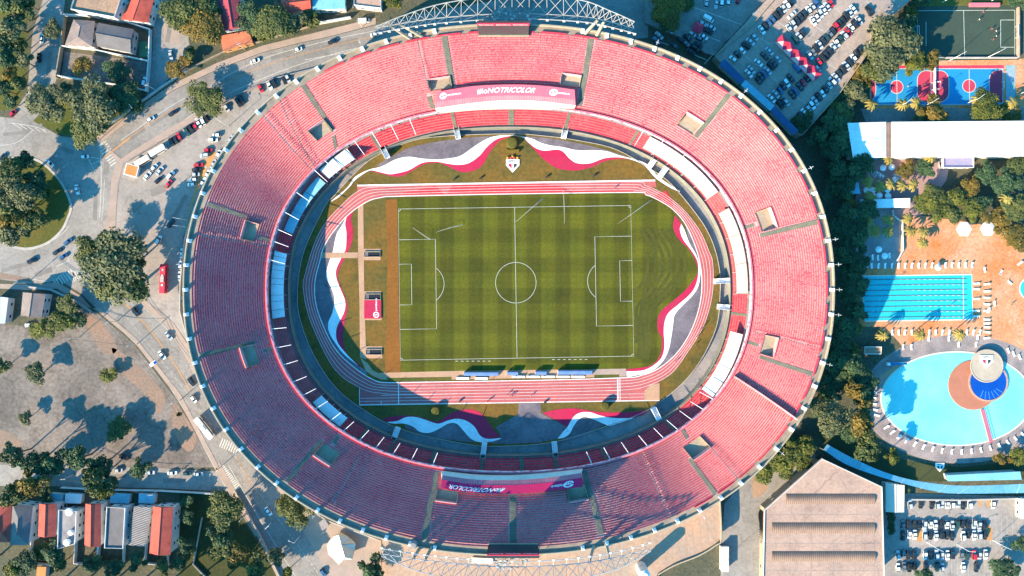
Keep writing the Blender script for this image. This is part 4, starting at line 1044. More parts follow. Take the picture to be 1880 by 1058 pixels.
# ---- people (one skinned surface each; clothing as children)
def human_proto(pose):
    walk = pose == 'run'
    J = dict(pel=(0,0,.95), chest=(.05 if walk else 0,0,1.32), neck=(.07 if walk else 0,0,1.50), head=(.10 if walk else .02,0,1.66), top=(.10 if walk else .02,0,1.76))
    E = [('pel','chest'),('chest','neck'),('neck','head'),('head','top')]; RAD = dict(pel=.15, chest=.17, neck=.06, head=.105, top=.06)
    for s, n in ((1,'a'),(-1,'b')):
        f = (.32 if s > 0 else -.32) if walk else .03
        J.update({n+'hip':(0,s*.09,.88), n+'knee':(f*.8,s*.10,.5), n+'ank':(f*.9-(.22 if walk and s < 0 else 0),s*.10,.09 if not (walk and s < 0) else .28), n+'toe':(f*.9+.16-(.22 if walk and s < 0 else 0),s*.11,.04 if not (walk and s < 0) else .2),
                  n+'sh':(.04,s*.19,1.42), n+'elb':(-f*.7 + .02,s*.27,1.14), n+'wri':(-f*.7+(.2 if walk else .06),s*.27,.95 if not walk else 1.12), n+'han':(-f*.7+(.28 if walk else .08),s*.26,.86 if not walk else 1.16)})
        E += [('pel',n+'hip'),(n+'hip',n+'knee'),(n+'knee',n+'ank'),(n+'ank',n+'toe'),('chest',n+'sh'),(n+'sh',n+'elb'),(n+'elb',n+'wri'),(n+'wri',n+'han')]
        RAD.update({n+'hip':.09,n+'knee':.06,n+'ank':.042,n+'toe':.04,n+'sh':.065,n+'elb':.043,n+'wri':.032,n+'han':.04})
    names = list(J); me = bpy.data.meshes.new('b'); me.from_pydata([J[k] for k in names], [(names.index(a), names.index(b)) for a, b in E], [])
    def skin(keep, grow, nm, m, parent):
        sub = [e for e in E if keep(e)]; ns = [k for k in names if any(k in e for e in sub)]
        d = bpy.data.meshes.new('s'); d.from_pydata([J[k] for k in ns], [(ns.index(a), ns.index(b)) for a, b in sub], [])
        o = bpy.data.objects.new('s', d); COL.objects.link(o); md = o.modifiers.new('k', 'SKIN'); o.modifiers.new('u', 'SUBSURF').levels = 1
        for k, sv in zip(ns, d.skin_vertices[0].data): sv.radius = (RAD[k] + grow, RAD[k] + grow)
        d.skin_vertices[0].data[0].use_root = True
        bpy.context.view_layer.update(); r = bpy.data.meshes.new_from_object(o.evaluated_get(bpy.context.evaluated_depsgraph_get()))
        bpy.data.objects.remove(o); r.name = nm; r.materials.clear(); r.materials.append(m)
        for p in r.polygons: p.use_smooth = True; p.material_index = 0
        q = bpy.data.objects.new(nm, r); COL.objects.link(q); q.parent = parent; return q
    t = thing('person', None, 'person')
    skin(lambda e: True, 0, 'body', mat('skin', (.38,.22,.15), None, 2, .6), t)
    skin(lambda e: e in (('pel','chest'),) or (e[0] == 'chest' and e[1] != 'neck') or (e[0][1:] == 'sh'), .02, 'shirt', M['white'], t)
    skin(lambda e: e[0] == 'pel' and e[1] != 'chest' or e[0][1:] == 'hip', .025, 'shorts', M['dark'], t)
    h = J['head']; MB().lathe((h[0]-.02, h[1], h[2]+.02), [(.115, 0), (.11, .06), (.07, .12), (0, .135)], 10).build('hair', M['timber'], t)
    register(t); return t
HUM = {}
SHIRT = dict(w=('white', M['white']), k=('black', M['dark']), r=('red', M['redpaint']), b=('blue', mat('shirt_blue', (.03,.12,.4), None, 1, .8)))
def person(x, y, ang, c, pose, txt, z=0.1, group=None):
    if (pose, c) not in HUM:
        p = human_proto(pose); HUM[(pose, c)] = p
        for o in KIDS[p.name]:
            if o.name.startswith('shirt'): o.data.materials[0] = SHIRT[c][1]
    w = W(x, y, 0)
    return place(HUM[(pose, c)], f'person in a {SHIRT[c][0]} shirt {txt}', 'person', (w[0], w[1], z), R(ang), group)
# ---- loungers, parasols, poles
def lounger_proto():
    t = thing('sun_lounger', None, 'lounger')
    MB().prism([(-.55, -.33), (.95, -.33), (.95, .33), (-.55, .33)], .30, .40).build('seat', M['white'], t)
    MB().add([(-.55,-.33,.40),(-.55,.33,.40),(-1.05,.33,.85),(-1.05,-.33,.85),(-.6,-.33,.34),(-.6,.33,.34),(-1.1,.33,.8),(-1.1,-.33,.8)], [(0,3,2,1),(4,5,6,7),(0,1,5,4),(2,3,7,6),(1,2,6,5),(3,0,4,7)]).build('backrest', M['white'], t)
    for x in (-.45, .85):
        for y in (-.28, .28): MB().tube((x, y, 0), (x, y, .3), .035, n=5).build('leg', M['white'], t)
    register(t); return t
LNG = lounger_proto()
def lounger(x, y, ang, txt, group='white sun loungers by the pools'):
    w = W(x, y, .4); return place(LNG, 'white sun lounger ' + txt, 'lounger', (w[0], w[1], .06), R(ang), group, (1.25, 1.3, 1))
def parasol_proto(r, h, n):
    t = thing('parasol', None, 'parasol'); g = MB()
    g.lathe((0, 0, 0), [(0, h), (r * .5, h - .28), (r, h - .62), (r, h - .8)], n); g.build('canopy', M['white'], t)
    MB().tube((0, 0, 0), (0, 0, h), .04).build('pole', M['steel'], t); MB().lathe((0, 0, 0), [(.3, 0), (.3, .1), (0, .12)], 10).build('base', M['dark'], t)
    register(t); return t
PAR = parasol_proto(1.45, 2.6, 16); BIG = parasol_proto(3.5, 4.6, 6)
def parasol(x, y, txt, big=0):
    w = W(x, y, 4 if big else 2.2)
    return place(BIG if big else PAR, ('large six sided white parasol ' if big else 'small round white parasol ') + txt, 'parasol', (w[0], w[1], 0), 0, 'white parasols')
def pole_proto():
    t = thing('utility_pole', None, 'pole'); MB().tube((0, 0, 0), (0, 0, 9), .17, .11, 8).build('shaft', M['membrane'], t)
    g = MB(); g.box((0, 0), 2.2, .14, 8.3, 8.45); g.box((0, 0), 1.4, .12, 7.6, 7.72); g.build('crossarm', M['steel'], t)
    MB().tube((.2, 0, 7.0), (.2, 0, 7.8), .22, n=8).build('transformer', M['steel'], t)
    register(t); return t
def lamp_proto():
    t = thing('street_lamp', None, 'street lamp'); MB().tube((0, 0, 0), (0, 0, 9), .13, .08, 8).build('shaft', M['white'], t)
    MB().tube((0, 0, 8.9), (2.0, 0, 9.5), .07, .05).build('arm', M['white'], t); MB().box((2.2, 0), .9, .3, 9.45, 9.6).build('lamp_head', M['steel'], t)
    register(t); return t
POLE, LAMP = pole_proto(), lamp_proto()
def pole(x, y, txt, rot=0, lamp=0):
    w = W(x, y); return place(LAMP if lamp else POLE, txt, 'street lamp' if lamp else 'pole', (w[0], w[1], 0), R(rot), 'lamp posts' if lamp else 'utility poles')

# ---- houses
def house(name, label, roof, h, kind, roofm, wallm, rise=1.6, cat='house', windows=True, parapet=0, zb=0.):
    P = [W(*p, h) for p in roof]; n = len(P); c = Vector((sum(p[0] for p in P)/n, sum(p[1] for p in P)/n, zb))
    t = thing(name, label, cat, tuple(c))
    Q = [(c.x + (p[0]-c.x)*.94, c.y + (p[1]-c.y)*.94) for p in P]
    MB().prism(Q, zb, h - .05).build('wall', wallm, t)
    g = MB()
    if kind == 'flat':
        g.prism(P, h - .25, h); rf = g.build('roof', roofm, t)
        if parapet: MB().wall([(c.x + (p[0]-c.x)*.985, c.y + (p[1]-c.y)*.985) for p in P], .3, h - .1, h + parapet, 0, True).build('parapet', M['whitewall'] if parapet < 1.2 else wallm, rf)
    else:
        V = [Vector(p) for p in P]
        if (V[1]-V[0]).length > (V[2]-V[1]).length: V = V[1:] + V[:1]
        a, b = (V[0]+V[1])/2, (V[2]+V[3])/2; ins = .30 if kind == 'hip' else 0.
        r0, r1 = a.lerp(b, ins), b.lerp(a, ins); r0.z = r1.z = h + rise
        F = [(1, 2, 5, 4), (3, 0, 4, 5)]; F += [(0, 1, 4), (2, 3, 5)]
        vs = [(v.x, v.y, h) for v in V] + [tuple(r0), tuple(r1)] + [(v.x, v.y, h - .2) for v in V]
        ar = (V[1]-V[0]).cross(V[2]-V[1]).z
        if ar < 0: F = [f[::-1] for f in F]
        F += [(6, 7, 1, 0), (7, 8, 2, 1), (8, 9, 3, 2), (9, 6, 0, 3)]
        rf = MB().add(vs, F).build('roof', roofm, t)
        MB().tube(r0 + Vector((0,0,.05)), r1 + Vector((0,0,.05)), .14, n=5).build('ridge_cap', roofm, rf)
    if windows:
        for i in range(n):
            p, q = Vector((*Q[i], 0)), Vector((*Q[(i+1) % n], 0)); d = q - p; L_ = d.length
            if L_ < 3.5: continue
            d.normalize(); nn = Vector((d.y, -d.x, 0)); 
            if nn.dot((p+q)/2 - Vector((c.x, c.y, 0))) < 0: nn = -nn
            for k in range(max(1, min(3, int(L_ / 4)))):
                m_ = p.lerp(q, (k + .5) / max(1, min(3, int(L_ / 4)))); a = math.atan2(d.y, d.x)
                for z in ((1.2,) if h < 4.5 else (1.2, 4.0)):
                    if z + 1.2 > h - zb: continue
                    wv = MB().box((m_.x + nn.x*.02, m_.y + nn.y*.02), 1.3, .1, zb + z, zb + z + 1.1, a).build('window', M['glass'], t)
                    MB().box((m_.x + nn.x*.06, m_.y + nn.y*.06), 1.5, .22, zb + z - .1, zb + z, a).build('sill', M['whitewall'], wv)
        p, q = Vector((*Q[0], 0)), Vector((*Q[1], 0)); m_ = p.lerp(q, .12); d = (q-p); a = math.atan2(d.y, d.x)
        MB().box((m_.x, m_.y), .95, .3, zb, zb + 2.1, a).build('door', M['timber'], t)
    return t
def fence(name, label, pts, h, m, w=.2, cat='wall', z=0., closed=False):
    P = [W(*p) for p in pts]
    return solo(MB().wall([p[:2] for p in P], w, z, z + h, 0, closed), name, m, label, cat, None, (P[0][0], P[0][1], z))
# ================================================================ WEST SIDE: roads, lots, houses, trees
sheet('avenue', [(190,258),(250,213),(320,166),(400,128),(483,97),(545,81),(606,68),(692,46),(780,24),(880,6),(1000,-12),(1190,-20),(1190,70),(1000,80),(857,80),(760,90),(640,110),(557,127),(483,150),(426,178),(392,200),(330,232),(262,272),(222,300)], .03, M['asphalt'])
sheet('road', [(-20,212),(60,222),(110,250),(172,258),(190,258),(222,300),(210,340),(205,385),(196,430),(215,480),(258,545),(205,590),(182,571),(150,540),(110,515),(60,522),(-20,510)], .028, M['asphalt_old'])
sheet('road', [(150,540),(182,571),(248,625),(327,726),(398,857),(449,937),(488,995),(530,1085),(625,1085),(575,1000),(530,920),(478,855),(440,800),(400,740),(368,690),(350,640),(318,592),(258,545),(215,480)], .026, M['asphalt'])
sheet('parking_lot', [(222,300),(262,272),(330,232),(392,200),(426,178),(483,150),(557,127),(620,112),(620,150),(505,200),(450,270),(400,330),(375,390),(360,440),(350,520),(352,640),(318,592),(258,545),(215,480),(196,430),(205,385),(210,340)], .024, M['lot'])
sheet('side_street', [(85,-20),(122,-20),(112,60),(108,130),(90,190),(60,223),(20,216),(50,170),(60,60)], .022, M['asphalt_old'])
sheet('side_street', [(284,-20),(335,-20),(345,60),(350,100),(305,150),(268,182),(272,150),(280,100)], .022, M['asphalt_old'])
sheet('lower_street', [(-20,853),(200,857),(300,860),(404,866),(424,903),(300,897),(100,893),(-20,892)], .022, M['asphalt_old'])
sheet('dirt_lot', [(-20,590),(60,602),(110,602),(150,562),(178,575),(244,630),(322,732),(394,858),(300,860),(200,857),(-20,853)], .012, M['dirt'])
for q in ([(205,640),(240,660),(300,720),(290,760),(262,720),(230,690)], [(320,740),(360,800),(345,830),(318,790)], [(0,790),(40,812),(20,840),(0,830)], [(150,575),(185,590),(215,640),(190,650),(165,610)]): sheet('soil_patch', q, .016, M['soil'], True)
sheet('pavement', [(172,256),(240,207),(316,155),(398,116),(482,84),(600,55),(690,33),(690,45),(606,67),(545,80),(483,96),(400,127),(320,165),(250,212),(190,258)], .10, M['pave'])
sheet('pavement', [(188,262),(214,296),(205,330),(200,380),(190,425),(205,440),(212,420),(214,380),(217,340),(226,304),(268,276),(334,238),(394,206),(384,196),(328,226),(258,268),(222,292)], .11, M['pave'])
sheet('pavement', [(170,566),(180,572),(246,627),(324,728),(395,860),(402,857),(331,723),(250,621),(184,566)], .10, M['pave'])
sheet('pavement', [(262,548),(318,592),(350,640),(368,690),(400,740),(392,745),(362,700),(338,650),(306,600),(250,550)], .09, M['pave'])
sheet('pavement', [(0,521),(60,523),(105,518),(150,544),(168,566),(150,562),(105,530),(60,533),(0,530)], .09, M['pave'])
sheet('pavement', [(402,846),(448,930),(486,992),(528,1080),(518,1080),(478,995),(440,933),(398,868)], .10, M['pave'])
sheet('pavement', [(478,860),(530,925),(575,1005),(620,1085),(700,1085),(700,985),(600,945),(520,890)], .06, M['pave'])
sheet('soil_strip', [(0,512),(60,518),(60,512),(0,500)], .05, M['soil'])
isl = smooth([(130,375),(125,400),(112,425),(86,447),(50,457),(17,450),(-12,430),(-30,380),(-12,315),(20,292),(60,292),(86,306),(113,336)], True)
setting(MB().poly([(*W(*p)[:2], .12) for p in isl]), 'roundabout_island', M['grass'])
setting(MB().wall([W(*p)[:2] for p in isl], 1.1, 0, .16, 0, True), 'roundabout_kerb', M['curb'])
sheet('grass_verge', [(15,-20),(55,-20),(48,60),(50,150),(30,200),(-20,205),(-20,-20)], .02, M['grass'])
sheet('park_lawn', [(330,905),(400,905),(440,950),(490,1020),(520,1085),(330,1085)], .02, mat('shade_painted_grass', (.048,.052,.014), (.03,.036,.011), .07, .95, .25))  # grass colour darkened to stand in for tree shade
sheet('grass_verge', [(60,222),(90,195),(108,165),(270,185),(250,212),(190,255),(110,247)], .015, M['grass'])
sheet('yard', [(119,95),(277,115),(272,168),(112,145)], .02, M['dirt'])
sheet('yard', [(300,40),(332,40),(330,80),(302,80)], .03, M['pave'])
g = MB()
def L_(pts, w=.22, m=0): g.band([W(*p) for p in (smooth(pts, False, 6) if len(pts) > 2 else pts)], w, .045 + .0006 * len(g.v) % .01)
L_([(230,292),(330,226),(420,172),(560,115),(690,80)]); L_([(340,198),(400,150),(483,108),(606,74),(692,56),(800,32)]); L_([(222,258),(300,204),(340,180)], .2)
L_([(240,300),(255,285),(262,275)], .25); L_([(560,110),(640,96)], .2)
L_([(-10,268),(30,262),(60,240)], .2); L_([(20,226),(60,232),(84,240)], .25)
for k in range(5): L_([(22 + k*14, 226 + k*3), (38 + k*12, 236 + k*2)], .25)
L_([(184,268),(186,330),(183,400)], .3); L_([(192,330),(190,370),(187,405)], .2)
L_([(246,550),(306,604),(352,672),(398,755),(440,826)], .2); L_([(205,592),(262,645),(330,740),(400,870),(470,985)], .2)
L_([(420,855),(478,955),(545,1062)], .25)
for k in range(26):                                            # dashes of the two carriageways
    f = k / 26; a = W(210 + 205*f + 20*f*f, 560 + 265*f + 40*f*f); 
    for (dx, dy) in ((24, 12), (66, -12)):
        x, y = 200 + dx + 200*f + 25*f*f, 560 + dy + 240*f + 50*f*f; L_([(x, y), (x + 4.5, y + 6.5)], .16)
for k in range(30): 
    f = k / 30; x, y = 436 + 150*f, 850 + 205*f; L_([(x, y), (x + 2.6, y + 4)], .22)
def zebra(p, q, n, w):                                         # bars across the road between p and q
    a, b = Vector(W(*p)), Vector(W(*q)); d = (b - a).normalized(); s = Vector((-d.y, d.x, 0)) * w / 2
    for i in range(n):
        c = a.lerp(b, (i + .5) / n); g.band([c - s, c + s], .5, .058)
zebra((186,262),(212,302),9,4.5); zebra((403,858),(436,900),14,4.5); zebra((404,812),(438,826),8,4.2); zebra((100,522),(136,500),8,4.0); zebra((128,512),(146,503),5,4.0)
L_([(100,520),(118,500),(150,498)], .2); L_([(162,290),(172,312)], .3); L_([(160,288),(186,292)], .3); L_([(168,302),(186,294)], .3)
L_([(120,455),(128,482)], .25); L_([(50,455),(100,440),(128,415)], .2); L_([(55,512),(90,518)], .2); L_([(103,490),(128,478)], .2)
for k in range(9): x, y = 396 - k*9.3, 214 + k*6; L_([(x, y), (x + 5, y + 8)], .12)
setting(g, 'road_markings', M['roadline'])
g = MB(); g.band([W(*p) for p in smooth([(224,262),(300,212),(400,160),(483,122),(606,86),(692,66)], False)], .22, .062); g.band([W(*p) for p in smooth([(190,290),(240,252)], False)], .6, .063)
g.band([W(*p) for p in smooth([(228,556),(262,590),(310,652),(350,718)], False)], .45, .064); g.band([W(*p) for p in smooth([(428,826),(445,858),(470,905),(500,955)], False)], .25, .064)
setting(g, 'yellow_markings', M['yellow'])
sheet('painted_bay', [(389,278),(398,282),(385,306),(376,310),(372,304)], .05, M['yellow'])
sheet('service_lane', [(372,304),(382,306),(352,380),(343,430),(338,520),(336,560),(331,560),(333,510),(339,430),(352,370)], .06, M['yellow'])

# walls and fences
fence('boundary_wall', 'long white wall between the brown roofed house and the overgrown yard', [(118,87),(170,92),(275,114)], 2.4, M['whitewall'], .35)
fence('boundary_wall', 'white wall closing the overgrown yard towards the trees', [(110,141),(215,157),(272,168)], 2.4, M['whitewall'], .35)
fence('boundary_wall', 'white wall of the yard beside the narrow shaded street', [(279,58),(277,115),(272,170)], 2.6, M['whitewall'], .4)
fence('boundary_wall', 'pinkish wall of the yard beside the wide shaded street', [(122,34),(116,90),(107,145)], 2.4, M['cream'], .4)
fence('boundary_wall', 'pale wall strip between white flat house and brown roofed house', [(121,30),(200,32),(280,57)], 2.6, M['whitewall'], .4)
fence('boundary_wall', 'low wall along the avenue below the tall trees', [(178,247),(240,203),(300,160),(345,130)], 1.6, M['steel'], .5)
fence('boundary_wall', 'low white wall along the avenue by the orange roof', [(345,130),(410,97),(470,80),(575,48)], 1.4, M['cream'], .35)
fence('boundary_wall', 'white wall facing the pale blue roof', [(584,45),(645,34)], 2.2, M['whitewall'], .5)
fence('boundary_wall', 'white street wall in front of the row of red and grey roofs', [(115,894),(200,898),(300,900),(405,906)], 2.0, M['whitewall'], .35)
fence('boundary_wall', 'curved white wall behind the grey gabled house', [(52,527),(95,532),(140,553),(168,572)], 1.0, M['curb'], .8)
fence('kerb_wall', 'dark retaining kerb between avenue and sunlit car bays', [(226,302),(300,258),(390,204),(430,178),(500,146),(580,126),(660,108)], .9, M['moat'], .45)
fence('boundary_wall', 'park wall along the shaded road below the zebra crossing', [(432,900),(480,985),(520,1070)], 1.2, M['curb'], .4)
fence('boundary_wall', 'thin white wall bounding the dark park', [(372,950),(356,1035),(380,1060)], 1.2, M['curb'], .35)
fence('guard_rail', 'pale rail along the stadium foot beside the parked white cars', [(430,262),(392,316),(360,385),(343,440),(335,520),(334,570),(352,640),(395,745),(440,815),(500,880),(600,952),(700,990)], 2.6, M['curb'], .45, 'railing')

# houses
ww, pl = M['whitewall'], M['plaster']
house('flat_roof_house', 'white house with pinkish flat roof terrace at the top edge', [(139,-8),(226,-8),(212,33),(131,18)], 8, 'flat', M['plaza'], ww, parapet=.9)
house('tiled_house', 'red tiled house beside the white flat roof terrace', [(242,-8),(284,-8),(272,42),(222,36)], 6, 'gable', M['roof_red'], ww)
house('tiled_house', 'brown tiled house with a small courtyard gap, above the long white wall', [(135,36),(174,39),(169,86),(119,83)], 6, 'hip', M['roof_brown'], pl)
house('dark_roof_house', 'dark roofed house half in shade beside the brown tiled house', [(180,42),(246,54),(240,97),(178,85)], 5.5, 'gable', M['roof_grey'], pl)
house('tiled_house', 'long crimson roofed house above the orange roof', [(398,-10),(440,-10),(449,50),(410,57)], 7, 'gable', mat('roof_crimson', (.34,.045,.06), (.25,.04,.05), .3, .8), ww)
house('orange_roof_house', 'low house with plain orange roof and yellow front beside the avenue', [(404,66),(457,56),(464,78),(409,94)], 4, 'flat', mat('roof_orange', (.50,.16,.085), (.42,.13,.07), .2, .8), M['yellow'])
house('tiled_house', 'weathered red roof among trees left of the pale blue roof', [(515,-8),(572,-8),(571,15),(520,28)], 6, 'gable', M['roof_red'], pl)
house('metal_roof_shop', 'pale blue sheet roof beside the avenue at the top edge', [(573,-10),(632,-10),(634,16),(574,18)], 5, 'flat', M['blueroof'], ww)
house('flat_roof_house', 'small white building above the avenue next to the truss end', [(650,-10),(700,-10),(700,16),(650,10)], 5, 'flat', M['beigeroof'], ww, parapet=.6)
house('grey_gable_house', 'grey gabled house alone by the junction', [(42,537),(84,540),(76,584),(38,579)], 5.5, 'gable', M['roof_brown'], ww, 1.4)
house('sheet_roof_house', 'pale sheet roof cut by the frame next to the grey gabled house', [(-14,543),(15,547),(9,594),(-14,594)], 5, 'gable', M['tile_w'], pl, .8)
house('row_house', 'red tiled row house cut by the frame edge', [(-12,924),(21,925),(19,996),(-12,996)], 8.5, 'hip', M['roof_red'], ww)
house('row_house', 'wide grey hipped row house with one dark slope', [(23,926),(60,930),(52,1001),(18,1001)], 8.5, 'hip', M['roof_grey'], ww, 2.2)
house('row_house', 'narrow red row house between the grey hipped roof and the brown terrace', [(72,925),(104,925),(102,985),(70,985)], 8.5, 'gable', M['roof_red'], ww)
house('row_house', 'brown flat terrace house with round white tanks', [(109,935),(142,938),(139,998),(107,1008)], 7.5, 'flat', M['moat'], ww, parapet=.8)
house('row_house', 'red row house with a dark roof window cutout', [(157,925),(185,925),(185,1004),(155,1001)], 8.5, 'gable', M['roof_red'], ww)
house('row_house', 'grey flat row house with white parapet', [(197,930),(231,932),(227,1007),(193,1006)], 8.5, 'flat', M['roof_grey'], ww, parapet=.7)
house('row_house', 'row house under a slatted grey roof', [(246,930),(277,932),(265,1004),(235,1001)], 7.5, 'flat', M['pergola'], ww)
house('row_house', 'largest red row house with a turquoise skylight, at the street end', [(281,930),(318,931),(313,1019),(274,1016)], 8.5, 'gable', M['roof_red'], ww)
house('orange_awning', 'small orange awning behind the row houses at the bottom edge', [(68,1041),(85,1041),(83,1064),(66,1064)], 3, 'flat', M['orange'], pl, windows=False, cat='awning')
for k, (a, b, lab) in enumerate(((203, 238, 'the grey flat row house'), (255, 285, 'the slatted roof'), (90, 115, 'the narrow red row house'), (120, 150, 'the round white tanks'))):
    house('carport', 'turquoise shaded carport roof on the street side of ' + lab, [(a, 906), (b, 908), (b - 2, 925), (a - 1, 924)], 3, 'flat', M['blueroof'] if k != 3 else M['tile_w'], ww, windows=False, cat='carport')
for k, (a, b) in enumerate(((62, 102), (143, 184), (186, 231), (272, 312))):
    fence('yard_wall', ('white walled back yard behind ' + ('the narrow red row house', 'the roof window cutout house', 'the grey flat row house', 'the largest red row house')[k]), [(a, 990), (a - 3, 1032), (b - 2, 1036), (b, 992)], 2.2, ww, .3, 'yard wall')
for k, (x, y, r) in enumerate(((129, 939, 7), (132, 977, 5), (125, 995, 6))):
    w = W(x, y, 7.5); solo(MB().lathe((w[0], w[1], 7.5), [(r/4.2, 0), (r/4.2, 1.1), (r/4.2*.6, 1.3), (0, 1.35)], 16), 'water_tank', M['white'], 'round white tank on the brown terrace, ' + ('nearest the street', 'smallest of the three', 'nearest the yard')[k], 'water tank', 'tanks on the brown terrace')
w = W(264, 91); solo(MB().box(w, 4.2, 7.2, 0, .25, .1), 'green_court', M['green'], 'small green court behind the dark roofed house', 'court')
# kiosk, shelter, tent
a = W(241, 313, 3); t = thing('kiosk', 'orange roofed kiosk with white frame at the car lot corner', 'kiosk', (a[0], a[1], 0))
MB().box(a, 4.6, 4.2, 0, 2.8, R(-15)).build('wall', M['white'], t); MB().box(a, 5.8, 5.2, 2.8, 3.05, R(-15)).build('roof', M['white'], t); MB().box(a, 5.1, 4.5, 3.05, 3.12, R(-15)).build('roof_sheet', M['orange'], t)
a = W(281, 668, 2.4); t = thing('bus_shelter', 'small white bus shelter with blue glass by the dirt lot fence', 'bus shelter', (a[0], a[1], 0))
MB().box(a, 3.2, 1.6, 2.3, 2.5, R(35)).build('roof', M['white'], t); MB().box((a[0]+.9, a[1]+.5), 1.4, 1.3, 2.5, 2.56, R(35)).build('skylight', M['bluetub'], t)
for s in (-1.2, 1.2): MB().tube((a[0]+s*.8, a[1]+s*.55, 0), (a[0]+s*.8, a[1]+s*.55, 2.3), .08).build('post', M['steel'], t)
a = W(627, 1005); t = thing('tensile_tent', 'white tensile tent with three ridges beside the bottom road', 'tent', (a[0], a[1], 0))
rim_ = [(624,977),(612,986),(600,1000),(603,1018),(612,1026),(622,1037),(634,1028),(647,1027),(651,1012),(653,998),(645,990),(636,983)]
rp = [W(*p, 3.2 if i % 2 else 2.4) for i, p in enumerate(rim_)]; rd = [W(622,982,6.2), W(627,1000,5.2), W(634,1024,6)]
g = MB(); vs = rp + rd
g.add(vs, [(0,1,12),(1,2,13,12),(2,3,13),(3,4,13),(4,5,14,13),(5,6,14),(6,7,14),(7,8,14),(8,9,13,14),(9,10,13),(10,11,12,13),(11,0,12)]); g.build('membrane', M['membrane'], t)
g = MB(); g.tube(rd[0], rd[1], .14).tube(rd[1], rd[2], .14); g.tube(rp[2], rd[1], .1).tube(rp[9], rd[1], .1).tube(rp[5], rd[2], .1); g.build('ridge_cable', M['moat'], t)
for p in rp[::2]: MB().tube((p[0], p[1], 0), p, .1).build('mast', M['steel'], t)
house('ticket_hut', 'grey flat hut beside the white tensile tent', [(585,960),(596,952),(604,966),(592,975)], 3, 'flat', M['moat'], pl, windows=False, cat='hut')

